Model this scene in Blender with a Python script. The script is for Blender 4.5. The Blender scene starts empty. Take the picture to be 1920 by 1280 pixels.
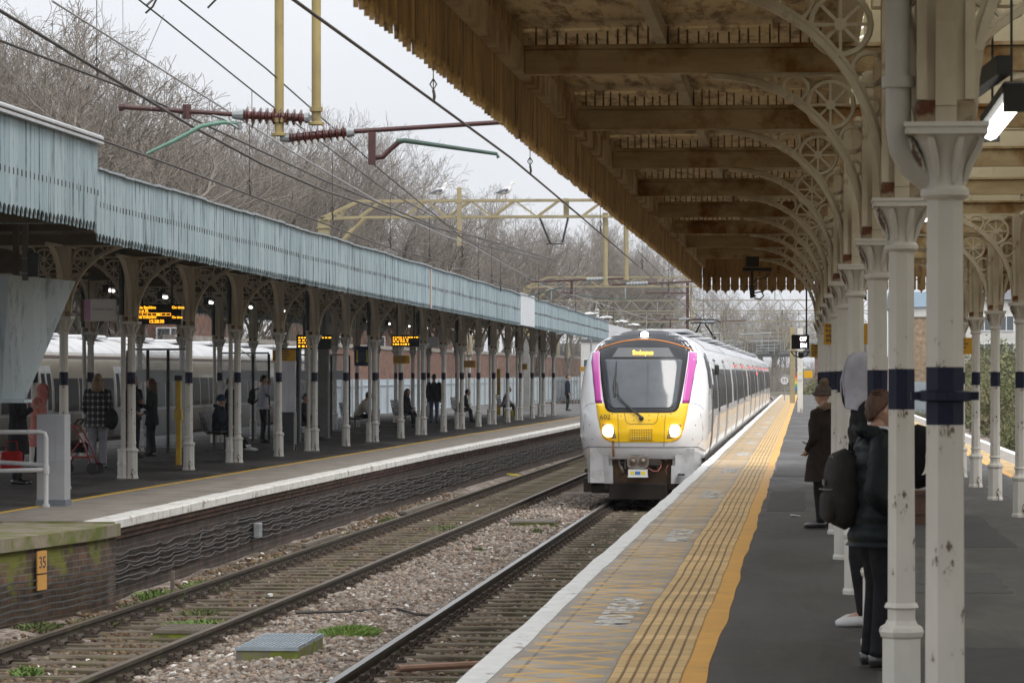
import bpy, math, random
import numpy as np
from mathutils import Vector, Matrix
R = math.radians
PI = math.pi
random.seed(7)
scene = bpy.context.scene
col = scene.collection

# ------------------------------------------------------------ camera, sky, sun, exposure
# world axes: X across the tracks (right positive), Y along the tracks (away), Z up from platform level (0)
cam_d = bpy.data.cameras.new('camera')
cam = bpy.data.objects.new('camera', cam_d)
col.objects.link(cam)
cam.location = (0, 0, 1.8)
cam.rotation_euler = (R(90), 0, math.atan(.0915))
cam_d.sensor_width = 36
cam_d.lens = 112.5
cam_d.shift_y = 0.03125
cam_d.clip_start = 0.5
cam_d.clip_end = 5000
cam_d.dof.use_dof = True
cam_d.dof.focus_distance = 60
cam_d.dof.aperture_fstop = 14
scene.camera = cam

SUN_EL, SUN_ROT = R(48), R(150)
world = bpy.data.worlds.new('World')
scene.world = world
world.use_nodes = True
wn = world.node_tree.nodes
wl = world.node_tree.links
sky = wn.new('ShaderNodeTexSky')
sky.sky_type = 'NISHITA'
sky.sun_disc = False
sky.sun_elevation = SUN_EL
sky.sun_rotation = SUN_ROT
sky.air_density = 1.0
sky.dust_density = 4.0
hs = wn.new('ShaderNodeHueSaturation')
hs.inputs['Saturation'].default_value = 0.25
wl.new(sky.outputs[0], hs.inputs['Color'])
mx = wn.new('ShaderNodeMix')
mx.data_type = 'RGBA'
mx.inputs[0].default_value = 0.86
wl.new(hs.outputs[0], mx.inputs[6])
# cloud cover: soft grey-white overcast with faint broad variation
tc = wn.new('ShaderNodeTexCoord')
nz = wn.new('ShaderNodeTexNoise')
nz.inputs['Scale'].default_value = 2.2
nz.inputs['Detail'].default_value = 4
wl.new(tc.outputs['Generated'], nz.inputs['Vector'])
cr = wn.new('ShaderNodeValToRGB')
cr.color_ramp.elements[0].position = .3
cr.color_ramp.elements[0].color = (.72, .75, .80, 1)
cr.color_ramp.elements[1].position = .7
cr.color_ramp.elements[1].color = (.93, .93, .95, 1)
wl.new(nz.outputs[0], cr.inputs[0])
sc_ = wn.new('ShaderNodeVectorMath')
sc_.operation = 'SCALE'
sc_.inputs['Scale'].default_value = 7.4
wl.new(cr.outputs[0], sc_.inputs[0])
wl.new(sc_.outputs[0], mx.inputs[7])
bg = wn['Background']
# an overcast sky is brighter overhead than at the horizon
spz = wn.new('ShaderNodeSeparateXYZ'); wl.new(tc.outputs['Generated'], spz.inputs[0])
mzr = wn.new('ShaderNodeMapRange'); mzr.inputs[1].default_value = .08; mzr.inputs[2].default_value = 1.0; mzr.inputs[3].default_value = 1.0; mzr.inputs[4].default_value = 2.0
wl.new(spz.outputs[2], mzr.inputs[0])
vz = wn.new('ShaderNodeVectorMath'); vz.operation = 'SCALE'; wl.new(mx.outputs[2], vz.inputs[0]); wl.new(mzr.outputs[0], vz.inputs['Scale'])
wl.new(vz.outputs[0], bg.inputs[0])
bg.inputs[1].default_value = 0.112

sun_d = bpy.data.lights.new('sun', 'SUN')
sun_d.energy = 1.5
sun_d.angle = R(28)
sun_d.color = (1, .96, .9)
sun = bpy.data.objects.new('sun', sun_d)
col.objects.link(sun)
# light comes from behind and to the right of the camera, high up
sun.rotation_euler = (R(36), 0, R(50))

scene.view_settings.view_transform = 'Standard'
scene.view_settings.look = 'None'
scene.view_settings.gamma = 1
scene.view_settings.exposure = 0.52
scene.cycles.max_bounces = 8
scene.cycles.diffuse_bounces = 4
scene.cycles.glossy_bounces = 3
scene.cycles.transmission_bounces = 4
scene.cycles.transparent_max_bounces = 8
scene.cycles.volume_bounces = 0
scene.cycles.caustics_reflective = False
scene.cycles.caustics_refractive = False

# ------------------------------------------------------------ mesh helper
class MB:
    def __init__(s):
        s.v = []; s.f = []; s.mi = []; s.M = Matrix.Identity(4); s.k = 0
    def add(s, vs, fs):
        n = len(s.v)
        M = s.M
        if M == Matrix.Identity(4):
            s.v.extend([tuple(p) for p in vs])
        else:
            s.v.extend([tuple(M @ Vector(p)) for p in vs])
        for f in fs:
            s.f.append(tuple(i + n for i in f)); s.mi.append(s.k)
        return s
    def box(s, x0, x1, y0, y1, z0, z1):
        vs = [(x0,y0,z0),(x1,y0,z0),(x1,y1,z0),(x0,y1,z0),(x0,y0,z1),(x1,y0,z1),(x1,y1,z1),(x0,y1,z1)]
        return s.add(vs, [(0,3,2,1),(4,5,6,7),(0,1,5,4),(1,2,6,5),(2,3,7,6),(3,0,4,7)])
    def bbox(s, x0, x1, y0, y1, z0, z1, b=.01):
        # box with chamfered vertical and top edges
        pts = [(x0+b,y0),(x1-b,y0),(x1,y0+b),(x1,y1-b),(x1-b,y1),(x0+b,y1),(x0,y1-b),(x0,y0+b)]
        cx, cy = (x0+x1)/2, (y0+y1)/2
        kx = 1-2*b/max(x1-x0,1e-6); ky = 1-2*b/max(y1-y0,1e-6)
        vs = [(x,y,z0) for x,y in pts]+[(x,y,z1-b) for x,y in pts]+[(cx+(x-cx)*kx,cy+(y-cy)*ky,z1) for x,y in pts]
        fs = [tuple(range(7,-1,-1)), tuple(range(16,24))]
        for j in (0,8):
            for i in range(8):
                fs.append((j+i, j+(i+1)%8, j+8+(i+1)%8, j+8+i))
        return s.add(vs, fs)
    def beam(s, a, b, w, h, up=(0,0,1)):
        a = Vector(a); b = Vector(b); d = (b-a).normalized(); u = Vector(up)
        sd = d.cross(u)
        if sd.length < 1e-4: sd = d.cross(Vector((1,0,0)))
        sd.normalize(); u = sd.cross(d)
        vs = []
        for p in (a, b):
            for i, j in ((-1,-1),(1,-1),(1,1),(-1,1)):
                vs.append(p + sd*(w/2*i) + u*(h/2*j))
        return s.add(vs, [(0,1,2,3),(7,6,5,4),(0,4,5,1),(1,5,6,2),(2,6,7,3),(3,7,4,0)])
    def tube(s, pts, r, n=8, cap=True, closed=False):
        pts = [Vector(p) for p in pts]
        m = len(pts)
        rs = r if isinstance(r, (list, tuple)) else [r]*m
        vs = []; prev = None
        for i, p in enumerate(pts):
            if closed: d = pts[(i+1)%m]-pts[i-1]
            else: d = pts[min(i+1,m-1)]-pts[max(i-1,0)]
            if d.length < 1e-9: d = Vector((0,0,1))
            d.normalize()
            if prev is None:
                a = Vector((0,0,1)) if abs(d.z) < .9 else Vector((1,0,0))
                x = d.cross(a).normalized()
            else:
                x = prev - d*prev.dot(d)
                x = x.normalized() if x.length > 1e-6 else d.orthogonal().normalized()
            prev = x; y = d.cross(x)
            for k in range(n):
                t = 2*PI*k/n
                vs.append(p + (x*math.cos(t)+y*math.sin(t))*rs[i])
        fs = []
        for i in range(m if closed else m-1):
            j = (i+1) % m
            for k in range(n):
                fs.append((i*n+k, i*n+(k+1)%n, j*n+(k+1)%n, j*n+k))
        if cap and not closed:
            fs.append(tuple(range(n-1,-1,-1))); fs.append(tuple((m-1)*n+k for k in range(n)))
        return s.add(vs, fs)
    def lathe(s, prof, n=12, c=(0,0,0), phase=0, sx=1, sy=1):
        vs = []
        for r, z in prof:
            for k in range(n):
                t = 2*PI*k/n+phase
                vs.append((c[0]+r*math.cos(t)*sx, c[1]+r*math.sin(t)*sy, c[2]+z))
        m = len(prof); fs = []
        for i in range(m-1):
            for k in range(n):
                fs.append((i*n+k, i*n+(k+1)%n, (i+1)*n+(k+1)%n, (i+1)*n+k))
        fs.append(tuple(range(n-1,-1,-1))); fs.append(tuple((m-1)*n+k for k in range(n)))
        return s.add(vs, fs)
    def prism(s, poly, a, b, axis='y'):
        # 2D outline extruded from a to b. axis y: (x,z) outline; x: (y,z); z: (x,y)
        def mk(p, t):
            return (p[0],t,p[1]) if axis=='y' else ((t,p[0],p[1]) if axis=='x' else (p[0],p[1],t))
        n = len(poly)
        vs = [mk(p,a) for p in poly]+[mk(p,b) for p in poly]
        fs = [tuple(range(n)), tuple(range(2*n-1,n-1,-1))]
        for i in range(n):
            fs.append((i, n+i, n+(i+1)%n, (i+1)%n))
        return s.add(vs, fs)
    def ring(s, c, r, t, n=16, axis='y', m=5):
        pts = []
        for k in range(n):
            a = 2*PI*k/n
            u, w = r*math.cos(a), r*math.sin(a)
            pts.append((c[0]+u, c[1], c[2]+w) if axis=='y' else ((c[0], c[1]+u, c[2]+w) if axis=='x' else (c[0]+u,c[1]+w,c[2])))
        return s.tube(pts, t, m, closed=True)
    def grid(s, P, closed_u=False):
        # P[i][j] rows of points
        nu = len(P); nv = len(P[0])
        vs = [p for row in P for p in row]
        fs = []
        for i in range(nu if closed_u else nu-1):
            for j in range(nv-1):
                a = i*nv+j; b = ((i+1)%nu)*nv+j
                fs.append((a, b, b+1, a+1))
        return s.add(vs, fs)
    def sph(s, c, rx, ry=None, rz=None, n=12, m=8):
        ry = ry or rx; rz = rz or rx
        return s.lathe([(max(1e-4, math.sin(PI*i/m)), -math.cos(PI*i/m)) for i in range(m+1)], n) if False else s._sph(c, rx, ry, rz, n, m)
    def _sph(s, c, rx, ry, rz, n, m):
        vs = [(c[0],c[1],c[2]-rz)]
        for i in range(1, m):
            a = PI*i/m
            for k in range(n):
                t = 2*PI*k/n
                vs.append((c[0]+rx*math.sin(a)*math.cos(t), c[1]+ry*math.sin(a)*math.sin(t), c[2]-rz*math.cos(a)))
        vs.append((c[0],c[1],c[2]+rz))
        fs = [(0, 1+(k+1)%n, 1+k) for k in range(n)]
        for i in range(m-2):
            for k in range(n):
                a = 1+i*n; fs.append((a+k, a+(k+1)%n, a+n+(k+1)%n, a+n+k))
        L = len(vs)-1; a = 1+(m-2)*n
        fs += [(a+k, a+(k+1)%n, L) for k in range(n)]
        return s.add(vs, fs)
    def build(s, name, mat=None, parent=None, smooth=False, loc=None):
        me = bpy.data.meshes.new(name)
        me.from_pydata(s.v, [], s.f)
        mats = mat if isinstance(mat, (list, tuple)) else [mat]
        for m in mats:
            if m: me.materials.append(m)
        if len(mats) > 1: me.polygons.foreach_set('material_index', s.mi)
        if smooth is True: me.polygons.foreach_set('use_smooth', [True]*len(me.polygons))
        me.update()
        if smooth == 'auto':
            me.polygons.foreach_set('use_smooth', [True]*len(me.polygons))
            me.set_sharp_from_angle(angle=R(35))
        o = bpy.data.objects.new(name, me)
        col.objects.link(o)
        if loc: o.location = loc
        if parent: o.parent = parent
        return o

def tag(o, label=None, cat=None, group=None, kind=None):
    if label: o['label'] = label
    if cat: o['category'] = cat
    if group: o['group'] = group
    if kind: o['kind'] = kind
    return o
def thing(name, label, cat, loc=(0,0,0), rz=0, group=None):
    o = bpy.data.objects.new(name, None)
    o.empty_display_size = .1
    col.objects.link(o)
    o.location = loc; o.rotation_euler = (0,0,rz)
    return tag(o, label, cat, group)
def struct(o, kind='structure'):
    o['kind'] = kind
    return o
def kids(o): return [c for c in KIDS.get(o.name, [])]
def dup(root, loc=None, rz=None, label=None, group=None, scale=None, skip=()):
    r = root.copy(); col.objects.link(r)
    if loc is not None: r.location = loc
    if rz is not None: r.rotation_euler = (r.rotation_euler[0], r.rotation_euler[1], rz)
    if scale is not None: r.scale = scale
    if label: r['label'] = label
    if group: r['group'] = group
    for ch in list(root.children):
        if ch.name.split('.')[0] in skip: continue
        c = ch.copy(); col.objects.link(c); c.parent = r
        for g in list(ch.children):
            d = g.copy(); col.objects.link(d); d.parent = c
    return r
ORD = ['first','second','third','fourth','fifth','sixth','seventh','eighth','ninth','tenth','eleventh','twelfth','thirteenth','fourteenth','fifteenth','sixteenth','seventeenth','eighteenth','nineteenth','twentieth','twenty-first','twenty-second','twenty-third','twenty-fourth','twenty-fifth','twenty-sixth','twenty-seventh','twenty-eighth','twenty-ninth','thirtieth']
def text_mesh(body, size, mat, name='lettering', parent=None, M=None, extrude=.002, align='LEFT', sx=1.0, spacing=1.0, bold=0):
    cu = bpy.data.curves.new('txt', 'FONT')
    cu.body = body; cu.size = size; cu.extrude = extrude; cu.align_x = align; cu.space_character = spacing
    cu.offset = bold; cu.resolution_u = 3
    t = bpy.data.objects.new('txt', cu); col.objects.link(t)
    dg = bpy.context.evaluated_depsgraph_get()
    me = bpy.data.meshes.new_from_object(t.evaluated_get(dg))
    bpy.data.objects.remove(t); bpy.data.curves.remove(cu)
    me.transform(Matrix.Diagonal((sx,1,1,1)))
    if M: me.transform(M)
    me.materials.clear(); me.materials.append(mat)
    me.name = name
    o = bpy.data.objects.new(name, me); col.objects.link(o)
    if parent: o.parent = parent
    return o
# text frames: facing -Y (towards the camera); facing +X ; facing up
def TF(x, y, z, rz=0): return Matrix.Translation((x,y,z)) @ Matrix.Rotation(rz,4,'Z') @ Matrix.Rotation(PI/2,4,'X')

# ------------------------------------------------------------ materials
MC = {}
def mat_base(name):
    m = bpy.data.materials.new(name); m.use_nodes = True
    nt = m.node_tree
    return m, nt.nodes, nt.links, nt.nodes['Principled BSDF']
def pm(name, c1, c2=None, scale=8, rough=.7, metal=0, bump=0, bscale=None, stretch=(1,1,1), dirt=None, dscale=3, dlo=.55, dhi=.7, dstretch=None, spec=.5, coat=0, dist=.02):
    """paint/stone/metal: two colours mixed by noise, an optional third (dirt, rust, moss) in patches, optional bump"""
    if name in MC: return MC[name]
    m, N, L, b = mat_base(name)
    b.inputs['Roughness'].default_value = rough
    b.inputs['Metallic'].default_value = metal
    b.inputs['Specular IOR Level'].default_value = spec
    b.inputs['Coat Weight'].default_value = coat
    b.inputs['Base Color'].default_value = (*c1, 1)
    if c2 is not None or dirt is not None or bump:
        tcn = N.new('ShaderNodeTexCoord')
        def noise(sc, st, det=5):
            mp = N.new('ShaderNodeMapping'); mp.inputs['Scale'].default_value = st
            L.new(tcn.outputs['Object'], mp.inputs[0])
            nn = N.new('ShaderNodeTexNoise'); nn.inputs['Scale'].default_value = sc; nn.inputs['Detail'].default_value = det
            nn.inputs['Roughness'].default_value = .65
            L.new(mp.outputs[0], nn.inputs['Vector']); return nn.outputs[0]
        out = None
        if c2 is not None:
            rp = N.new('ShaderNodeValToRGB')
            rp.color_ramp.elements[0].position = .35; rp.color_ramp.elements[0].color = (*c1,1)
            rp.color_ramp.elements[1].position = .65; rp.color_ramp.elements[1].color = (*c2,1)
            L.new(noise(scale, stretch), rp.inputs[0]); out = rp.outputs[0]
        if dirt is not None:
            mr = N.new('ShaderNodeMapRange'); mr.inputs[1].default_value = dlo; mr.inputs[2].default_value = dhi
            L.new(noise(dscale, dstretch or stretch, 8), mr.inputs[0])
            mi = N.new('ShaderNodeMix'); mi.data_type = 'RGBA'
            L.new(mr.outputs[0], mi.inputs[0])
            if out: L.new(out, mi.inputs[6])
            else: mi.inputs[6].default_value = (*c1,1)
            mi.inputs[7].default_value = (*dirt,1); out = mi.outputs[2]
        if out: L.new(out, b.inputs['Base Color'])
        if bump:
            bp = N.new('ShaderNodeBump'); bp.inputs['Strength'].default_value = bump; bp.inputs['Distance'].default_value = dist
            L.new(noise(bscale or scale*3, stretch), bp.inputs['Height']); L.new(bp.outputs[0], b.inputs['Normal'])
    MC[name] = m
    return m
def emat(name, c, strength):
    if name in MC: return MC[name]
    m, N, L, b = mat_base(name)
    b.inputs['Base Color'].default_value = (*c,1)
    b.inputs['Emission Color'].default_value = (*c,1)
    b.inputs['Emission Strength'].default_value = strength
    MC[name] = m
    return m
def boards(name, c1, c2, dark, pitch=.2, axis=1, gap=.0, rough=.75, dlo=.52, dhi=.66, vs=(3,3,.5), bare=None, blo=.66):
    """painted boards side by side along an axis: every board its own tone, vertical streaks of peeled paint and grime"""
    if name in MC: return MC[name]
    m, N, L, b = mat_base(name)
    b.inputs['Roughness'].default_value = rough
    tcn = N.new('ShaderNodeTexCoord')
    sp = N.new('ShaderNodeSeparateXYZ'); L.new(tcn.outputs['Object'], sp.inputs[0])
    dv = N.new('ShaderNodeMath'); dv.operation = 'DIVIDE'; dv.inputs[1].default_value = pitch
    L.new(sp.outputs[axis], dv.inputs[0])
    fl = N.new('ShaderNodeMath'); fl.operation = 'FLOOR'; L.new(dv.outputs[0], fl.inputs[0])
    wn_ = N.new('ShaderNodeTexWhiteNoise'); wn_.noise_dimensions = '1D'; L.new(fl.outputs[0], wn_.inputs['W'])
    # offset the streak noise per board
    cb = N.new('ShaderNodeCombineXYZ'); L.new(wn_.outputs[0], cb.inputs[2])
    vsn = N.new('ShaderNodeVectorMath'); vsn.operation = 'SCALE'; vsn.inputs['Scale'].default_value = 40
    L.new(cb.outputs[0], vsn.inputs[0])
    va = N.new('ShaderNodeVectorMath'); va.operation = 'ADD'; L.new(tcn.outputs['Object'], va.inputs[0]); L.new(vsn.outputs[0], va.inputs[1])
    mp = N.new('ShaderNodeMapping'); mp.inputs['Scale'].default_value = vs; L.new(va.outputs[0], mp.inputs[0])
    n1 = N.new('ShaderNodeTexNoise'); n1.inputs['Scale'].default_value = 4; n1.inputs['Detail'].default_value = 8; n1.inputs['Roughness'].default_value = .7
    L.new(mp.outputs[0], n1.inputs['Vector'])
    m1 = N.new('ShaderNodeMix'); m1.data_type = 'RGBA'; m1.inputs[6].default_value = (*c1,1); m1.inputs[7].default_value = (*c2,1)
    L.new(wn_.outputs[0], m1.inputs[0])
    mr = N.new('ShaderNodeMapRange'); mr.inputs[1].default_value = dlo; mr.inputs[2].default_value = dhi; L.new(n1.outputs[0], mr.inputs[0])
    m2 = N.new('ShaderNodeMix'); m2.data_type = 'RGBA'; L.new(mr.outputs[0], m2.inputs[0]); L.new(m1.outputs[2], m2.inputs[6]); m2.inputs[7].default_value = (*dark,1)
    out = m2.outputs[2]
    if bare:
        n2 = N.new('ShaderNodeTexNoise'); n2.inputs['Scale'].default_value = 1.3; n2.inputs['Detail'].default_value = 6
        L.new(mp.outputs[0], n2.inputs['Vector'])
        mr2 = N.new('ShaderNodeMapRange'); mr2.inputs[1].default_value = blo; mr2.inputs[2].default_value = blo+.06; L.new(n2.outputs[0], mr2.inputs[0])
        m3 = N.new('ShaderNodeMix'); m3.data_type = 'RGBA'; L.new(mr2.outputs[0], m3.inputs[0]); L.new(out, m3.inputs[6]); m3.inputs[7].default_value = (*bare,1)
        out = m3.outputs[2]
    L.new(out, b.inputs['Base Color'])
    bp = N.new('ShaderNodeBump'); bp.inputs['Strength'].default_value = .35; bp.inputs['Distance'].default_value = .01
    L.new(n1.outputs[0], bp.inputs['Height']); L.new(bp.outputs[0], b.inputs['Normal'])
    MC[name] = m
    return m
def brickmat(name, c1, c2, mortar, moss=None, mlo=.5, mhi=.62, sz=1.0):
    if name in MC: return MC[name]
    m, N, L, b = mat_base(name)
    b.inputs['Roughness'].default_value = .9
    tcn = N.new('ShaderNodeTexCoord')
    sp = N.new('ShaderNodeSeparateXYZ'); L.new(tcn.outputs['Object'], sp.inputs[0])
    ad = N.new('ShaderNodeMath'); ad.operation = 'ADD'; L.new(sp.outputs[0], ad.inputs[0]); L.new(sp.outputs[1], ad.inputs[1])
    cb = N.new('ShaderNodeCombineXYZ'); L.new(ad.outputs[0], cb.inputs[0]); L.new(sp.outputs[2], cb.inputs[1])
    br = N.new('ShaderNodeTexBrick')
    br.inputs['Color1'].default_value = (*c1,1); br.inputs['Color2'].default_value = (*c2,1); br.inputs['Mortar'].default_value = (*mortar,1)
    br.inputs['Scale'].default_value = 1/sz
    br.inputs['Brick Width'].default_value = .225; br.inputs['Row Height'].default_value = .075; br.inputs['Mortar Size'].default_value = .008
    L.new(cb.outputs[0], br.inputs['Vector'])
    n1 = N.new('ShaderNodeTexNoise'); n1.inputs['Scale'].default_value = 3; n1.inputs['Detail'].default_value = 8; L.new(tcn.outputs['Object'], n1.inputs['Vector'])
    dk = N.new('ShaderNodeMix'); dk.data_type = 'RGBA'; dk.blend_type = 'MULTIPLY'; dk.inputs[0].default_value = .8
    L.new(br.outputs[0], dk.inputs[6])
    rp = N.new('ShaderNodeValToRGB'); rp.color_ramp.elements[0].position = .3; rp.color_ramp.elements[0].color = (.35,.33,.32,1); rp.color_ramp.elements[1].position = .7; rp.color_ramp.elements[1].color = (1.2,1.15,1.1,1)
    L.new(n1.outputs[0], rp.inputs[0]); L.new(rp.outputs[0], dk.inputs[7])
    out = dk.outputs[2]
    if moss:
        n2 = N.new('ShaderNodeTexNoise'); n2.inputs['Scale'].default_value = 2.2; n2.inputs['Detail'].default_value = 9; n2.inputs['Roughness'].default_value = .7; L.new(tcn.outputs['Object'], n2.inputs['Vector'])
        zz = N.new('ShaderNodeMapRange'); zz.inputs[1].default_value = -1; zz.inputs[2].default_value = 0; zz.inputs[3].default_value = -.12; zz.inputs[4].default_value = .12
        L.new(sp.outputs[2], zz.inputs[0])
        a2 = N.new('ShaderNodeMath'); a2.operation = 'ADD'; L.new(n2.outputs[0], a2.inputs[0]); L.new(zz.outputs[0], a2.inputs[1])
        mr = N.new('ShaderNodeMapRange'); mr.inputs[1].default_value = mlo; mr.inputs[2].default_value = mhi; L.new(a2.outputs[0], mr.inputs[0])
        m3 = N.new('ShaderNodeMix'); m3.data_type = 'RGBA'; L.new(mr.outputs[0], m3.inputs[0]); L.new(out, m3.inputs[6]); m3.inputs[7].default_value = (*moss,1)
        out = m3.outputs[2]
    L.new(out, b.inputs['Base Color'])
    bp = N.new('ShaderNodeBump'); bp.inputs['Strength'].default_value = .6; bp.inputs['Distance'].default_value = .01
    L.new(br.outputs['Fac'], bp.inputs['Height']); bp.invert = True; L.new(bp.outputs[0], b.inputs['Normal'])
    MC[name] = m
    return m
def vcol(name, rough=.9, mul=1.0, attr='tone'):
    if name in MC: return MC[name]
    m, N, L, b = mat_base(name)
    b.inputs['Roughness'].default_value = rough
    a = N.new('ShaderNodeAttribute'); a.attribute_name = attr
    L.new(a.outputs['Color'], b.inputs['Base Color'])
    MC[name] = m
    return m
def smoothstep(a, b, x):
    t = max(0, min(1, (x-a)/(b-a))); return t*t*(3-2*t)
def interp(x, tab):
    if x <= tab[0][0]: return tab[0][1]
    for (a, b), (c, d) in zip(tab, tab[1:]):
        if x <= c: return b+(d-b)*(x-a)/(c-a)
    return tab[-1][1]
# ------------------------------------------------------------ ground, tracks, platforms
def LC(y):   # centre line of the left track
    return interp(y, [(0,-7.6),(30,-7.25),(42,-7.08),(60,-6.94),(100,-6.76),(160,-6.7),(260,-6.8)]) + bend(y)
def RC(y): return -3.42 + bend(y)
def bend(y): return -max(0, y-255)**2/11000
def LE(y):   # track-side edge of the left platform
    return interp(y, [(30,-8.5),(38.4,-8.44),(47,-8.46),(57,-8.42),(75,-8.32),(92,-8.12),(112,-7.93),(150,-7.8),(190,-7.8)])
PLEND = 190; PREND = 272

m_ground = pm('earth', (.07,.055,.04), (.12,.1,.07), scale=.8, rough=1, dirt=(.06,.075,.03), dscale=.15, dlo=.5, dhi=.6)
g = MB(); ys = [-60,0,100,200,300,420,560,800,1200,2500]; xs = [-1500,-300,-120,-60,-30,-18,8,20,60,150,400,1500]
def gh(x, y):
    z = -1.35
    if x > 9: z += min(9, (x-9)*.38)
    if x < -30: z += min(3, (-30-x)*.03)
    return z
P = [[(x,y,gh(x,y)) for y in ys] for x in xs]
struct(g.grid(P).build('ground', m_ground))

# ballast
def hz(x, y):
    z = -1.125
    for c in (LC(y), RC(y)):
        d = abs(x-c)
        if d < .62: z -= .03
    z += .035*smoothstep(.9, 1.6, abs(x-LC(y)))*smoothstep(.9,1.6,abs(x-RC(y)))
    if x < -8.0: z += .08*smoothstep(-8.0,-8.5,x)
    z += .012*math.sin(x*5.1+y*1.7)+.012*math.sin(y*2.9-x*3.3)
    return z
def ballast_mat():
    m, N, L, b = mat_base('ballast')
    b.inputs['Roughness'].default_value = .95
    tcn = N.new('ShaderNodeTexCoord')
    vo = N.new('ShaderNodeTexVoronoi'); vo.inputs['Scale'].default_value = 16; vo.inputs['Randomness'].default_value = 1
    L.new(tcn.outputs['Object'], vo.inputs['Vector'])
    rp = N.new('ShaderNodeValToRGB')
    for i,(p,c) in enumerate([(0,(.05,.037,.028)),(.3,(.14,.105,.085)),(.6,(.26,.21,.18)),(1,(.40,.35,.31))]):
        e = rp.color_ramp.elements[i] if i < 2 else rp.color_ramp.elements.new(p)
        e.position = p; e.color = (*c,1)
    L.new(vo.outputs['Color'], rp.inputs[0])
    n1 = N.new('ShaderNodeTexNoise'); n1.inputs['Scale'].default_value = .9; n1.inputs['Detail'].default_value = 7; L.new(tcn.outputs['Object'], n1.inputs['Vector'])
    mr = N.new('ShaderNodeMapRange'); mr.inputs[1].default_value = .45; mr.inputs[2].default_value = .62; L.new(n1.outputs[0], mr.inputs[0])
    mi = N.new('ShaderNodeMix'); mi.data_type = 'RGBA'; L.new(mr.outputs[0], mi.inputs[0]); L.new(rp.outputs[0], mi.inputs[6]); mi.inputs[7].default_value = (.075,.058,.04,1)
    L.new(mi.outputs[2], b.inputs['Base Color'])
    bp = N.new('ShaderNodeBump'); bp.inputs['Strength'].default_value = 1; bp.inputs['Distance'].default_value = .03; L.new(vo.outputs['Distance'], bp.inputs['Height']); bp.invert = True
    L.new(bp.outputs[0], b.inputs['Normal'])
    return m
m_ballast = ballast_mat()
g = MB()
ys = [20+i*.5 for i in range(120)]+[80+i*4 for i in range(60)]+[320+i*30 for i in range(40)]
P = []
for i in range(45):
    u = i/44
    P.append([( (-8.9+u*7.1)+bend(y), y, hz(-8.9+u*7.1, min(y,250)) if y < 250 else -1.12) for y in ys])
struct(g.grid(P).build('track_bed', m_ballast, smooth=True))
# the parked train's track and the far right track: bed only
g = MB(); g.box(-25,-18.75,20,300,-1.6,-1.15); g.box(5.0,9.2,-10,400,-1.6,-1.13)
struct(g.build('outer_track_bed', m_ballast))

def ico():
    t = (1+5**.5)/2
    v = np.array([(-1,t,0),(1,t,0),(-1,-t,0),(1,-t,0),(0,-1,t),(0,1,t),(0,-1,-t),(0,1,-t),(t,0,-1),(t,0,1),(-t,0,-1),(-t,0,1)], float)/math.sqrt(1+t*t)
    f = np.array([(0,11,5),(0,5,1),(0,1,7),(0,7,10),(0,10,11),(1,5,9),(5,11,4),(11,10,2),(10,7,6),(7,1,8),(3,9,4),(3,4,2),(3,2,6),(3,6,8),(3,8,9),(4,9,5),(2,4,11),(6,2,10),(8,6,7),(9,8,1)])
    return v, f
def mesh_np(name, V, F, mat, colr=None, smooth=False):
    me = bpy.data.meshes.new(name)
    k = F.shape[1]
    me.vertices.add(len(V)); me.vertices.foreach_set('co', V.astype(np.float32).ravel())
    me.loops.add(F.size); me.loops.foreach_set('vertex_index', F.astype(np.int32).ravel())
    me.polygons.add(len(F)); me.polygons.foreach_set('loop_start', np.arange(0, F.size, k, dtype=np.int32))
    me.polygons.foreach_set('loop_total', np.full(len(F), k, dtype=np.int32))
    me.update(calc_edges=True)
    if colr is not None:
        at = me.attributes.new('tone', 'FLOAT_COLOR', 'POINT')
        at.data.foreach_set('color', np.hstack([colr, np.ones((len(colr),1))]).astype(np.float32).ravel())
    if smooth: me.polygons.foreach_set('use_smooth', [True]*len(F))
    me.materials.append(mat)
    o = bpy.data.objects.new(name, me); col.objects.link(o)
    return o
rng = np.random.default_rng(5)
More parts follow.
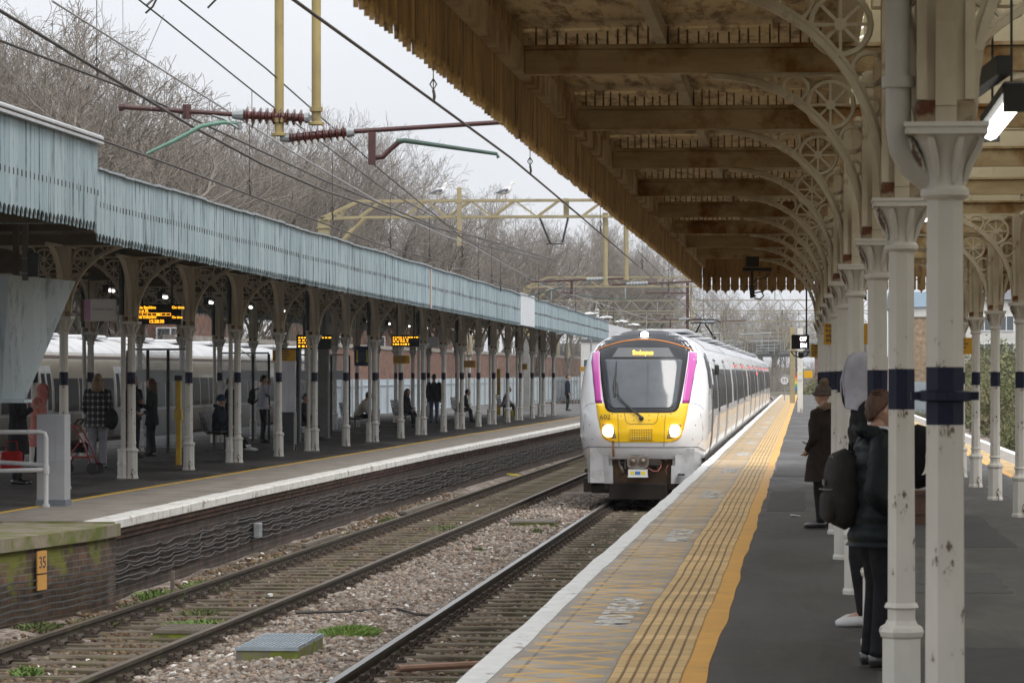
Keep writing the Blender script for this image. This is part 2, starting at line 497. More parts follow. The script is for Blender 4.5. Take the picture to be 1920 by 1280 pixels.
def stones(n, ysel, xlo, xhi, size, tonef, name):
    v, f = ico()
    y = ysel(n); x = xlo+(xhi-xlo)*rng.random(n)
    keep = np.ones(n, bool)
    lc = np.array([LC(a) for a in y])
    d1 = np.abs(x-lc); d2 = np.abs(x+3.42)
    fr = ((y/.757) % 1.0)
    onsl = (fr < .36) & ((d1 < 1.25) | (d2 < 1.25))
    keep &= ~(onsl & (rng.random(n) < .9))
    keep &= ~(((np.abs(d1-.75) < .13) | (np.abs(d2-.75) < .13)))
    thin = (d1 < .62) & (rng.random(n) < .45); keep &= ~thin
    thin = (x < -8.05) & (rng.random(n) < .55); keep &= ~thin
    x = x[keep]; y = y[keep]; n = len(x)
    z = np.array([hz(a, b) for a, b in zip(x, y)])
    s = size*(.45+.9*rng.random(n)**1.5)
    q = rng.normal(size=(n,4)); q /= np.linalg.norm(q,axis=1)[:,None]
    a,b,c,d = q.T
    Rm = np.stack([1-2*(c*c+d*d),2*(b*c-a*d),2*(b*d+a*c),2*(b*c+a*d),1-2*(b*b+d*d),2*(c*d-a*b),2*(b*d-a*c),2*(c*d+a*b),1-2*(b*b+c*c)],1).reshape(n,3,3)
    sc = s[:,None]*np.stack([1+.3*rng.random(n), .7+.3*rng.random(n), .5+.35*rng.random(n)],1)
    jit = 1+.34*(rng.random((n,12,1))-.5)
    V = v[None]*jit*sc[:,None,:]
    V = np.einsum('nij,nkj->nki', Rm, V)
    V[:,:,2] *= .8
    V += np.stack([x,y,z+s*.18],1)[:,None,:]
    F = (f[None]+12*np.arange(n)[:,None,None]).reshape(-1,3)
    tone = tonef(x, y, n)
    C = np.repeat(tone, 12, axis=0)
    o = mesh_np(name, V.reshape(-1,3), F, vcol('stone'), C)
    return struct(o, 'stuff')
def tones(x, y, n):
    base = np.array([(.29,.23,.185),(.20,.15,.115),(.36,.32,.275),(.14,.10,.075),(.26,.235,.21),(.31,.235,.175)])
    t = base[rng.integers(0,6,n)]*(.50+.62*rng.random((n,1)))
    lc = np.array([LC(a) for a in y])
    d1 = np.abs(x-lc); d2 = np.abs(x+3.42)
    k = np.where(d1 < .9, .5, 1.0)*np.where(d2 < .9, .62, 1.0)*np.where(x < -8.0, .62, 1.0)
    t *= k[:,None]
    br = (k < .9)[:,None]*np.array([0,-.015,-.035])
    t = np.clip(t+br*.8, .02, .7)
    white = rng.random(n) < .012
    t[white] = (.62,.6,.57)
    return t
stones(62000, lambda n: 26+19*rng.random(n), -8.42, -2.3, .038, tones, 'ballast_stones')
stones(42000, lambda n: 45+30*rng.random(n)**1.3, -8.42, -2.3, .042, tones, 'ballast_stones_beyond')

# rails with sleepers and chairs: one track is one thing
m_railside = pm('rail_side', (.030,.022,.015), (.055,.04,.025), scale=3, rough=.75, dirt=(.07,.075,.03), dscale=1.5)
m_railtopL = pm('rail_top_dull', (.09,.07,.052), (.15,.12,.09), scale=6, rough=.5, metal=.3, stretch=(1,.1,1))
m_railtopR = pm('rail_top_bright', (.32,.31,.31), (.22,.20,.19), scale=6, rough=.3, metal=.9, stretch=(1,.1,1))
m_sleep = pm('sleeper_wood', (.065,.05,.034), (.15,.125,.09), scale=5, rough=.95, stretch=(.25,2,2), dirt=(.10,.11,.03), dscale=.9, dlo=.55, dhi=.68, dstretch=(1,1,1), bump=.6, bscale=12)
m_chair = pm('chair_iron', (.035,.024,.016), (.06,.042,.03), scale=9, rough=.85, bump=.3)
RP = [(-.036,.14),(.036,.14),(.036,.105),(.012,.092),(.012,.03),(.06,.012),(.06,0),(-.06,0),(-.06,.012),(-.012,.03),(-.012,.092),(-.036,.105)]
def rail(par, cf, off, y0, y1, mats):
    ys = [y0+i*2.0 for i in range(int((min(y1,260)-y0)/2)+1)]
    while ys[-1] < y1: ys.append(ys[-1]+20)
    b = MB(); n = len(RP); vs = []
    for y in ys:
        for p in RP: vs.append((cf(y)+off+p[0], y, -1.09+p[1]))
    b.add(vs, [tuple(range(n-1,-1,-1)), tuple((len(ys)-1)*n+k for k in range(n))])
    for i in range(len(ys)-1):
        for k in range(n):
            b.k = 1 if k == 0 else 0
            b.f.append((i*n+k, i*n+(k+1)%n, (i+1)*n+(k+1)%n, (i+1)*n+k)); b.mi.append(b.k)
    return b.build('rail', mats, par)
def chair_mb(x, z=0, k=.0):
    b = MB()
    b.bbox(x-.2, x+.2, -.075, .075, z, z+.022, .006)
    for s in (-1, 1):
        b.bbox(x+s*.075-.03, x+s*.075+.03, -.06, .06, z+.02, z+.085, .008)
        b.tube([(x+s*.075,-.03,z+.06),(x+s*.115,-.03,z+.095),(x+s*.155,-.02,z+.06),(x+s*.155,.02,z+.045),(x+s*.115,.03,z+.09),(x+s*.075,.03,z+.06)], .011, 5)
        b.lathe([(.021,0),(.021,.03),(.012,.042)], 6, (x+s*.155,.045*s,z+.02))
        b.lathe([(.021,0),(.021,.03),(.012,.042)], 6, (x+s*.155,-.045*s,z+.02))
    return b
def sleeper_mesh(seed):
    rnd = random.Random(seed)
    b = MB(); b.bbox(-1.3, 1.3, -.125, .125, -.13, 0, .014)
    b.v = [(x+rnd.uniform(-.01,.01), y+rnd.uniform(-.008,.008), z+rnd.uniform(-.006,.004)) for x,y,z in b.v]
    return b
def track(name, label, cf, y0, y1, tops, far, nseed):
    root = thing(name, label, 'railway track', (0,0,0))
    for s in (-1, 1):
        rl = rail(root, cf, s*.79, y0, far, [m_railside, tops])
    protoS = [sleeper_mesh(k+nseed).build('sleeper', m_sleep, root) for k in range(4)]
    protoC = [chair_mb(s*.79).build('rail_chair', m_chair, protoS[0]) for s in (-1, 1)]
    for p in protoS[1:]:
        for c_ in protoC:
            c2 = c_.copy(); col.objects.link(c2); c2.parent = p
    n = 0; y = y0
    rnd = random.Random(nseed); bulk = MB()
    while y < y1:
        tip = rnd.uniform(-.012,.012)
        if n < 100:
            k = n % 4
            if n < 4: o = protoS[k]
            else:
                o = protoS[k].copy(); col.objects.link(o); o.parent = root
                for c_ in protoC:
                    c2 = c_.copy(); col.objects.link(c2); c2.parent = o
            o.location = (cf(y), y, -1.108+rnd.uniform(-.004,.003)); o.rotation_euler = (0,0,tip)
        else:
            bulk.box(cf(y)-1.3, cf(y)+1.3, y-.12, y+.12, -1.2, -1.108)
            for s in (-1,1): bulk.box(cf(y)+s*.79-.19, cf(y)+s*.79+.19, y-.06, y+.06, -1.108, -1.05)
        n += 1; y += .757
    if bulk.v:
        o = bulk.build('sleepers_beyond', m_sleep, root); o['kind'] = 'stuff'
    return root
track('railway_track', 'empty track with dull brown rails beside the left platform', LC, 25.0, 170, m_railtopL, 900, 3)
track('railway_track', 'track with bright polished rail top that the oncoming train runs on', RC, 23.0, 68, m_railtopR, 900, 11)
b = MB()
root = thing('railway_track', 'track under the grey parked train beyond the left platform', 'railway track')
for c_ in (-20.9-.75, -20.9+.75): b = MB(); b.box(c_-.035,c_+.035,20,300,-1.14,-.95); b.build('rail', m_railside, root)
root = thing('railway_track', 'track beyond the right platform edge at far right', 'railway track')
for c_ in (6.3-.75, 6.3+.75): b = MB(); b.box(c_-.035,c_+.035,20,400,-1.12,-.95); b.build('rail', m_railside, root)

# ---------------- right platform (the one the camera stands on)
def strip(name, xl, xr, ys, z, mat, thick=.05, kind='structure', zf=None):
    b = MB()
    L_ = [(xl(y), y, z) for y in ys]; R_ = [(xr(y), y, z) for y in ys]
    n = len(ys)
    b.add(L_+R_+[(x,y,z-thick) for x,y,_ in L_]+[(x,y,z-thick) for x,y,_ in R_],
          [(i, n+i, n+i+1, i+1) for i in range(n-1)]+[(2*n+i, i, i+1, 2*n+i+1) for i in range(n-1)]+[(n+i, 3*n+i, 3*n+i+1, n+i+1) for i in range(n-1)])
    return struct(b.build(name, mat), kind)
def wig(y, k, a): return .62*a*(math.sin(y*.55+k)+.7*math.sin(y*1.31+k*2.3)+.5*math.sin(y*2.7+k*3.1))
ysR = [8+i*.4 for i in range(160)]+[72+i*4 for i in range(51)]
ysR[-1] = PREND
e0 = lambda y: -2.02+wig(y,1,.012)
e1 = lambda y: -1.845+wig(y,2.2,.010)
e2 = lambda y: -1.17+wig(y,4,.012)
e3 = lambda y: -.72+wig(y,5,.008)
e4 = lambda y: -.575+wig(y,6.5,.016)
m_white = pm('edge_white_paint', (.72,.72,.70), (.60,.60,.57), scale=6, rough=.7, dirt=(.26,.23,.2), dscale=5, dlo=.6, dhi=.66, bump=.4, stretch=(1,.6,1))
strip('platform_edge_paint', e0, e1, ysR, 0.004, m_white, .12)

def slab_mat():
    m, N, L, b = mat_base('platform_slab')
    b.inputs['Roughness'].default_value = .6
    tcn = N.new('ShaderNodeTexCoord'); sp = N.new('ShaderNodeSeparateXYZ'); L.new(tcn.outputs['Object'], sp.inputs[0])
    def math_(op, a, b_=None, c=None):
        n = N.new('ShaderNodeMath'); n.operation = op
        for i, v in enumerate((a, b_, c)):
            if v is None: continue
            if isinstance(v, (int, float)): n.inputs[i].default_value = v
            else: L.new(v, n.inputs[i])
        return n.outputs[0]
    n1 = N.new('ShaderNodeTexNoise'); n1.inputs['Scale'].default_value = 1.6; n1.inputs['Detail'].default_value = 8; n1.inputs['Roughness'].default_value=.7; L.new(tcn.outputs['Object'], n1.inputs['Vector'])
    rp = N.new('ShaderNodeValToRGB'); rp.color_ramp.elements[0].position=.3; rp.color_ramp.elements[0].color=(.21,.175,.13,1); rp.color_ramp.elements[1].position=.7; rp.color_ramp.elements[1].color=(.40,.35,.285,1)
    L.new(n1.outputs[0], rp.inputs[0])
    # each slab (about 0.6 m) its own tone, dark joints
    sl = math_('DIVIDE', sp.outputs[1], .61); fr = math_('FRACT', sl); fl = math_('FLOOR', sl)
    wn_ = N.new('ShaderNodeTexWhiteNoise'); wn_.noise_dimensions='1D'; L.new(fl, wn_.inputs['W'])
    tone = math_('MULTIPLY_ADD', wn_.outputs[0], .5, .72)
    vs = N.new('ShaderNodeVectorMath'); vs.operation='SCALE'; L.new(rp.outputs[0], vs.inputs[0]); L.new(tone, vs.inputs['Scale'])
    jn = math_('GREATER_THAN', fr, .955)
    jx = math_('LESS_THAN', math_('ABSOLUTE', math_('ADD', sp.outputs[0], 1.72)), .012)
    jj = math_('MAXIMUM', jn, jx)
    m1 = N.new('ShaderNodeMix'); m1.data_type='RGBA'; L.new(math_('MULTIPLY', jj, .7), m1.inputs[0]); L.new(vs.outputs[0], m1.inputs[6]); m1.inputs[7].default_value=(.06,.05,.04,1)
    # worn yellow lattice: two sets of slanting lines
    u = math_('DIVIDE', math_('ADD', sp.outputs[0], 1.80), .60)
    u = math_('MINIMUM', math_('MAXIMUM', u, 0), 1)
    w = math_('DIVIDE', sp.outputs[1], 1.12)
    def lines(a):
        t = math_('PINGPONG', math_('ADD', w, a), .5)
        t = math_('MULTIPLY', t, 2)
        return math_('LESS_THAN', math_('ABSOLUTE', math_('SUBTRACT', t, u)), .105)
    ln = math_('MAXIMUM', lines(0.0), lines(.5))
    inx = math_('MULTIPLY', math_('GREATER_THAN', sp.outputs[0], -1.80), math_('LESS_THAN', sp.outputs[0], -1.19))
    n2 = N.new('ShaderNodeTexNoise'); n2.inputs['Scale'].default_value=7; n2.inputs['Detail'].default_value=6; L.new(tcn.outputs['Object'], n2.inputs['Vector'])
    wear = N.new('ShaderNodeMapRange'); wear.inputs[1].default_value=.30; wear.inputs[2].default_value=.48; L.new(n2.outputs[0], wear.inputs[0])
    n3 = N.new('ShaderNodeTexNoise'); n3.inputs['Scale'].default_value=.5; L.new(tcn.outputs['Object'], n3.inputs['Vector'])
    wr3 = N.new('ShaderNodeMapRange'); wr3.inputs[1].default_value=.35; wr3.inputs[2].default_value=.55; L.new(n3.outputs[0], wr3.inputs[0])
    fac = math_('MULTIPLY', math_('MULTIPLY', ln, inx), math_('MULTIPLY', wear.outputs[0], math_('MULTIPLY_ADD', wr3.outputs[0], .45, .5)))
    m2 = N.new('ShaderNodeMix'); m2.data_type='RGBA'; L.new(fac, m2.inputs[0]); L.new(m1.outputs[2], m2.inputs[6]); m2.inputs[7].default_value=(.58,.33,.04,1)
    L.new(m2.outputs[2], b.inputs['Base Color'])
    bp = N.new('ShaderNodeBump'); bp.inputs['Strength'].default_value=.4; bp.inputs['Distance'].default_value=.006; L.new(n1.outputs[0], bp.inputs['Height']); L.new(bp.outputs[0], b.inputs['Normal'])
    return m
strip('platform_slabs', e1, e2, ysR, 0, slab_mat(), .05)
# tactile paving: six raised ribs with dirt in the grooves
def tactile_mat():
    m, N, L, b = mat_base('tactile')
    b.inputs['Roughness'].default_value = .65
    tcn = N.new('ShaderNodeTexCoord'); sp = N.new('ShaderNodeSeparateXYZ'); L.new(tcn.outputs['Object'], sp.inputs[0])
    n1 = N.new('ShaderNodeTexNoise'); n1.inputs['Scale'].default_value = 2.5; n1.inputs['Detail'].default_value = 8; L.new(tcn.outputs['Object'], n1.inputs['Vector'])
    rp = N.new('ShaderNodeValToRGB'); rp.color_ramp.elements[0].position=.3; rp.color_ramp.elements[0].color=(.46,.29,.10,1); rp.color_ramp.elements[1].position=.65; rp.color_ramp.elements[1].color=(.62,.43,.19,1)
    L.new(n1.outputs[0], rp.inputs[0])
    mr = N.new('ShaderNodeMapRange'); mr.inputs[1].default_value=.0005; mr.inputs[2].default_value=.007; L.new(sp.outputs[2], mr.inputs[0])
    mi = N.new('ShaderNodeMix'); mi.data_type='RGBA'; L.new(mr.outputs[0], mi.inputs[0]); mi.inputs[6].default_value=(.20,.12,.05,1); L.new(rp.outputs[0], mi.inputs[7])
    dv = N.new('ShaderNodeMath'); dv.operation='DIVIDE'; dv.inputs[1].default_value=.4; L.new(sp.outputs[1], dv.inputs[0])
    fr = N.new('ShaderNodeMath'); fr.operation='FRACT'; L.new(dv.outputs[0], fr.inputs[0])
    gt = N.new('ShaderNodeMath'); gt.operation='GREATER_THAN'; gt.inputs[1].default_value=.95; L.new(fr.outputs[0], gt.inputs[0])
    fl = N.new('ShaderNodeMath'); fl.operation='FLOOR'; L.new(dv.outputs[0], fl.inputs[0])
    wn_ = N.new('ShaderNodeTexWhiteNoise'); wn_.noise_dimensions='1D'; L.new(fl.outputs[0], wn_.inputs['W'])
    mu = N.new('ShaderNodeMath'); mu.operation='MULTIPLY_ADD'; mu.inputs[1].default_value=.3; mu.inputs[2].default_value=.82; L.new(wn_.outputs[0], mu.inputs[0])
    vs = N.new('ShaderNodeVectorMath'); vs.operation='SCALE'; L.new(mi.outputs[2], vs.inputs[0]); L.new(mu.outputs[0], vs.inputs['Scale'])
    m3 = N.new('ShaderNodeMix'); m3.data_type='RGBA'; L.new(gt.outputs[0], m3.inputs[0]); L.new(vs.outputs[0], m3.inputs[6]); m3.inputs[7].default_value=(.2,.12,.05,1)
    L.new(m3.outputs[2], b.inputs['Base Color'])
    return m
m_tact = tactile_mat()
def ribs(name, x0, x1, n, ys, mat, h=.009):
    b = MB(); P = []
    prof = []
    for i in range(n):
        a = i/n; w = 1/n
        prof += [(a+.08*w, 0), (a+.20*w, h), (a+.86*w, h), (a+.98*w, 0)]
    prof = [(0,0)]+prof+[(1,0)]
    for u, z in prof: P.append([(x0(y)+(x1(y)-x0(y))*u, y, z+.0004) for y in ys])
    return struct(b.grid(P).build(name, mat))
ribs('tactile_paving', e2, e3, 6, ysR, m_tact)
m_yel = pm('yellow_line', (.66,.34,.05), (.56,.29,.05), scale=2.5, rough=.55, dirt=(.36,.21,.07), dscale=4, dlo=.55, dhi=.75, bump=.2)
strip('yellow_line', e3, e4, ysR, .004, m_yel, .03)
def asphalt_mat():
    m, N, L, b = mat_base('asphalt')
    tcn = N.new('ShaderNodeTexCoord')
    n1 = N.new('ShaderNodeTexNoise'); n1.inputs['Scale'].default_value=.55; n1.inputs['Detail'].default_value=9; n1.inputs['Roughness'].default_value=.6
    mp = N.new('ShaderNodeMapping'); mp.inputs['Scale'].default_value=(1.6,.5,1); L.new(tcn.outputs['Object'], mp.inputs[0]); L.new(mp.outputs[0], n1.inputs['Vector'])
    rp = N.new('ShaderNodeValToRGB'); rp.color_ramp.elements[0].position=.35; rp.color_ramp.elements[0].color=(.021,.019,.018,1); rp.color_ramp.elements[1].position=.65; rp.color_ramp.elements[1].color=(.060,.055,.050,1)
    L.new(n1.outputs[0], rp.inputs[0])
    # spots of gum and grit
    vo = N.new('ShaderNodeTexVoronoi'); vo.inputs['Scale'].default_value=3.2; L.new(tcn.outputs['Object'], vo.inputs['Vector'])
    lt = N.new('ShaderNodeMath'); lt.operation='LESS_THAN'; lt.inputs[1].default_value=.10; L.new(vo.outputs['Distance'], lt.inputs[0])
    mm = N.new('ShaderNodeMath'); mm.operation='MULTIPLY'; mm.inputs[1].default_value=.4; L.new(lt.outputs[0], mm.inputs[0])
    mi = N.new('ShaderNodeMix'); mi.data_type='RGBA'; L.new(mm.outputs[0], mi.inputs[0]); L.new(rp.outputs[0], mi.inputs[6]); mi.inputs[7].default_value=(.2,.19,.18,1)
    L.new(mi.outputs[2], b.inputs['Base Color'])
    r2 = N.new('ShaderNodeMapRange'); r2.inputs[1].default_value=.4; r2.inputs[2].default_value=.62; r2.inputs[3].default_value=.5; r2.inputs[4].default_value=.85
    L.new(n1.outputs[0], r2.inputs[0]); L.new(r2.outputs[0], b.inputs['Roughness'])
    n3 = N.new('ShaderNodeTexNoise'); n3.inputs['Scale'].default_value=60; n3.inputs['Detail'].default_value=3; L.new(tcn.outputs['Object'], n3.inputs['Vector'])
    bp = N.new('ShaderNodeBump'); bp.inputs['Strength'].default_value=.5; bp.inputs['Distance'].default_value=.006; L.new(n3.outputs[0], bp.inputs['Height']); L.new(bp.outputs[0], b.inputs['Normal'])
    return m
m_asph = asphalt_mat()
f0 = lambda y: 3.55+wig(y,8,.01)
f1 = lambda y: 3.70+wig(y,9,.008)
f2 = lambda y: 4.12+wig(y,10,.008)
f3 = lambda y: 4.62; f4 = lambda y: 4.80
strip('platform_surface', e4, f0, ysR, 0, m_asph, .05)
strip('yellow_line', f0, f1, ysR, .004, m_yel, .03)
ribs('tactile_paving', f1, f2, 6, ysR, m_tact)
# patched and re-laid pieces of tarmac, a cable trench cover and cracks sealed with bitumen
m_tar = pm('tar_patch', (.022,.021,.021), (.04,.038,.036), scale=4, rough=.8, bump=.5, bscale=60, dist=.005)
m_tarl = pm('tar_patch_pale', (.075,.072,.068), (.055,.052,.05), scale=4, rough=.85, bump=.5, bscale=60, dist=.005)
rp_ = random.Random(31)
for k,(x0,x1,y0,y1,mm_) in enumerate([(.9,1.7,26.5,29.2,m_tarl),(1.0,2.2,33.5,41,m_tar),(-.5,.0,42,49,m_tar),(.6,2.6,17.5,21.2,m_tar),(-.52,1.6,56.5,62,m_tarl),(2.9,3.4,40,52,m_tarl)]):
    n_ = 14; ed = [(x0+(x1-x0)*i/n_, y0+rp_.uniform(-.05,.05)) for i in range(n_)]+[(x1+rp_.uniform(-.02,.02), y0+(y1-y0)*i/n_) for i in range(n_)]+[(x1-(x1-x0)*i/n_, y1+rp_.uniform(-.05,.05)) for i in range(n_)]+[(x0+rp_.uniform(-.02,.02), y1-(y1-y0)*i/n_) for i in range(n_)]
    b = MB(); b.prism(ed, -.01, .0035, 'z'); struct(b.build('platform_patch', mm_))
for k in range(2):
    x, y = rp_.uniform(.6,2.4), rp_.uniform(18,60); pts = [(x,y,.0)]
    for j in range(14): x += rp_.uniform(-.12,.12); y += rp_.uniform(.1,.7); pts.append((max(-.5,min(3.4,x)),y,0))
    b = MB(); b.tube(pts, .007, 4); struct(b.build('platform_crack', m_tar))
m_conc = pm('concrete', (.2,.18,.155), (.3,.275,.24), scale=2, rough=.85, dirt=(.1,.085,.07), dscale=3, dlo=.55, dhi=.7, bump=.3)
strip('platform_slabs', f2, f3, ysR, 0, m_conc, .05)
strip('platform_edge_paint', f3, f4, ysR, .004, m_white, .12)
m_brick = brickmat('wall_brick', (.10,.055,.04), (.06,.038,.03), (.07,.06,.05))
w = thing('platform_wall', 'dark brick wall holding up the right platform above the ballast', 'wall')
b = MB(); b.box(-1.93,4.7,6,PREND,-1.4,-.055); b.build('brickwork', m_brick, w)
# worn MIND THE GAP lettering in white on the slabs
m_wpaint = pm('worn_white_paint', (.68,.67,.64), (.5,.48,.45), scale=9, rough=.8, dirt=(.28,.25,.2), dscale=10, dlo=.50, dhi=.60)
for k, y in enumerate([11, 22.8, 34.3, 46.3, 58.3, 70.3, 82, 94, 106, 118, 130]):
    M = Matrix.Translation((-1.27, y, .003)) @ Matrix.Rotation(PI/2,4,'Z')
    o = text_mesh('MIND THE GAP', .34, m_wpaint, 'gap_lettering', None, M, extrude=.0015, sx=1.18, bold=.012)
    struct(o)
    M = None

# ---------------- left platform
ysL = [38.4+i*.8 for i in range(190)]; ysL[-1] = PLEND
m_whiteL = pm('coping_white', (.62,.61,.58), (.5,.49,.46), scale=4, rough=.75, dirt=(.25,.22,.19), dscale=4, dlo=.56, dhi=.66, bump=.4)
def coping_mat():
    m = pm('coping_tmp', (.62,.61,.58), (.5,.49,.46), scale=4, rough=.75, dirt=(.25,.22,.18), dscale=4, dlo=.56, dhi=.66, bump=.4)
    return m
# coping stones one by one with joints (one mesh: it is kerb)
b = MB(); y = 38.4; rnd = random.Random(4)
while y < PLEND:
    L_ = .75
    j = rnd.uniform(-.006,.006); zt = rnd.uniform(-.004,.004)
    b.bbox(LE(y+.4)-.33+j, LE(y+.4)+j, y+.006, y+L_-.006, -.11, .008+zt, .018); y += L_
struct(b.build('platform_kerb', m_whiteL))
yl0 = lambda y: interp(y, [(38,-10.32),(50,-10.28),(60,-10.2),(74,-10.0),(92,-9.85),(130,-9.3),(150,-9.1)])+wig(y,3,.006)
strip('platform_slabs', yl0, lambda y: LE(y)-.325, ysL, 0, pm('slab_left', (.15,.13,.11), (.23,.205,.175), scale=1.5, rough=.8, dirt=(.09,.075,.06), dscale=2, bump=.3), .1)
strip('yellow_line', lambda y: yl0(y)-.11, yl0, ysL, .003, pm('yellow_line_left', (.62,.38,.03), (.5,.3,.04), scale=3, rough=.6, dirt=(.2,.14,.06), dscale=6, dlo=.58, dhi=.7), .1)
m_asphL = m_asph
strip('platform_surface', lambda y: -18.6, lambda y: yl0(y)-.11, [38.4]+ysL[1:], 0, m_asphL, .1)
w = thing('platform_wall', 'long sooty brick wall under the left platform with its white edge', 'wall')
b = MB(); n = len(ysL)
vs = [(LE(y)-.12, y, -.11) for y in ysL]+[(LE(y)-.12, y, -1.5) for y in ysL]+[(-18.5,y,-.11) for y in ysL]+[(-18.5,y,-1.5) for y in ysL]
b.add(vs, [(i,n+i,n+i+1,i+1) for i in range(n-1)]+[(2*n+i,2*n+i+1,3*n+i+1,3*n+i) for i in range(n-1)]+[(0,2*n,3*n,n),(n-1,2*n-1,4*n-1,3*n-1)])
b.build('brickwork', brickmat('wall_brick_left', (.07,.04,.03), (.026,.02,.017), (.10,.088,.075)), w)
# corbelled brick course just under the coping
b = MB()
for i in range(len(ysL)-1):
    y0, y1 = ysL[i], ysL[i+1]
    for q in range(2):
        b.box(LE(y0)-.14, LE(y0)-.045-.04*q, y0+.002, y1-.002, -.185-.075*q+.001, -.112-.075*q)
b.build('brick_corbel', brickmat('corbel_brick', (.16,.075,.05), (.09,.05,.04), (.08,.07,.06)), w)

# near end: mossy older platform that veers away
m_mossbrick = brickmat('moss_brick', (.13,.075,.045), (.06,.042,.032), (.15,.135,.11), moss=(.12,.13,.015), mlo=.53, mhi=.62)
m_mosstop = pm('moss_top', (.17,.15,.11), (.24,.2,.15), scale=1.5, rough=.95, dirt=(.10,.115,.015), dscale=1.6, dlo=.45, dhi=.6, bump=.8)
w = thing('platform_wall', 'mossy brick wall of the near platform end at lower left', 'wall')
def nearw(zt, zb, off, yb, mat, nm, par):
    b = MB()
    A = [(-8.3+off, yb), (-8.36+off, 37.1), (-8.8+off, 34.4), (-10.2+off, 26.0)]
    vs = [(x,y,zt) for x,y in A]+[(x,y,zb) for x,y in A]+[(-18,yb,zt),(-18,26,zt),(-18,yb,zb),(-18,26,zb)]
    b.add(vs, [(0,4,5,1),(1,5,6,2),(2,6,7,3),(0,1,2,3,9,8),(0,8,10,4),(3,7,11,9)])
    return b.build(nm, mat, par)
nearw(-.17, -1.5, -.03, 38.25, m_mossbrick, 'brickwork', w)
o = nearw(-.02, -.168, .02, 38.3, m_mosstop, 'platform_end_slab', None); struct(o)
b = MB()
b.box(-17.9,-8.38,38.29,38.42,-.15,-.004); o = struct(b.build('platform_joint', m_mosstop))
# asphalt surface on the near end behind the slab edge
b = MB(); b.box(-17.9,-9.75,26.2,38.28,-.03,-.006); struct(b.build('platform_surface', m_asphL))
# ------------------------------------------------------------ iron columns
m_iron = pm('column_paint', (.66,.645,.60), (.57,.55,.50), scale=3, rough=.5, dirt=(.12,.075,.045), dscale=6, dlo=.595, dhi=.625, bump=.25, bscale=25, dist=.004, stretch=(1,1,.5))
m_ironU = pm('upper_iron_paint', (.60,.54,.43), (.45,.385,.28), scale=4, rough=.65, dirt=(.13,.06,.025), dscale=3.5, dlo=.57, dhi=.66, stretch=(1,1,.4))
m_band = pm('band_navy', (.006,.009,.028), (.012,.016,.04), scale=6, rough=.5, spec=.25, dirt=(.2,.2,.19), dscale=12, dlo=.70, dhi=.74)
m_rust = pm('rusty_block', (.34,.29,.21), (.25,.17,.10), scale=9, rough=.85, dirt=(.11,.035,.015), dscale=7, dlo=.5, dhi=.58)
m_pipeb = pm('black_pipe', (.012,.012,.013), (.03,.03,.03), scale=5, rough=.5)
m_pipew = pm('white_pipe', (.52,.51,.48), (.44,.42,.38), scale=3, rough=.45, dirt=(.2,.13,.08), dscale=5, dlo=.62, dhi=.7)
OCT = PI/8
def bracket(sx, parent, rings=True, name='spandrel_bracket', plane='x'):
    """quarter-circle arch rib with three cast rings in the spandrel; sx = side it reaches to"""
    b = MB()
    if plane == 'y': b.M = Matrix.Rotation(PI/2,4,'Z')
    n = 16; c0 = (1.1, 2.75); pts = []
    for i in range(n+1):
        a = PI-(PI/2)*i/n
        pts.append((c0[0]+1.0*math.cos(a)-.0, c0[1]+1.03*math.sin(a)))
    pts = [(.085,2.68)]+pts
    for p, q in zip(pts, pts[1:]):
        b.beam((sx*p[0],0,p[1]), (sx*q[0],0,q[1]), .075, .035)
        b.beam((sx*(p[0]-.022),0,p[1]+.022), (sx*(q[0]-.022),0,q[1]+.022), .03, .02)
    b.beam((sx*.09,0,3.79),(sx*1.12,0,3.79),.05,.03)
    if rings:
        b.ring((sx*.31,0,3.585), .155, .017, 18)
        b.ring((sx*.165,0,3.355), .085, .015, 14)
        b.ring((sx*.545,0,3.695), .085, .015, 14)
        b.ring((sx*.73,0,3.735), .045, .012, 10)
        for k in range(8):
            a = PI/4*k
            b.beam((sx*.31+.02*math.cos(a),0,3.585+.02*math.sin(a)), (sx*.31+.15*math.cos(a),0,3.585+.15*math.sin(a)), .015,.016)
        b.tube([(sx*.31,-.02,3.585),(sx*.31,.02,3.585)], .035, 8)
        b.ring((sx*.15,0,3.16), .05, .012, 10)
    return b.build(name, m_ironU, parent)
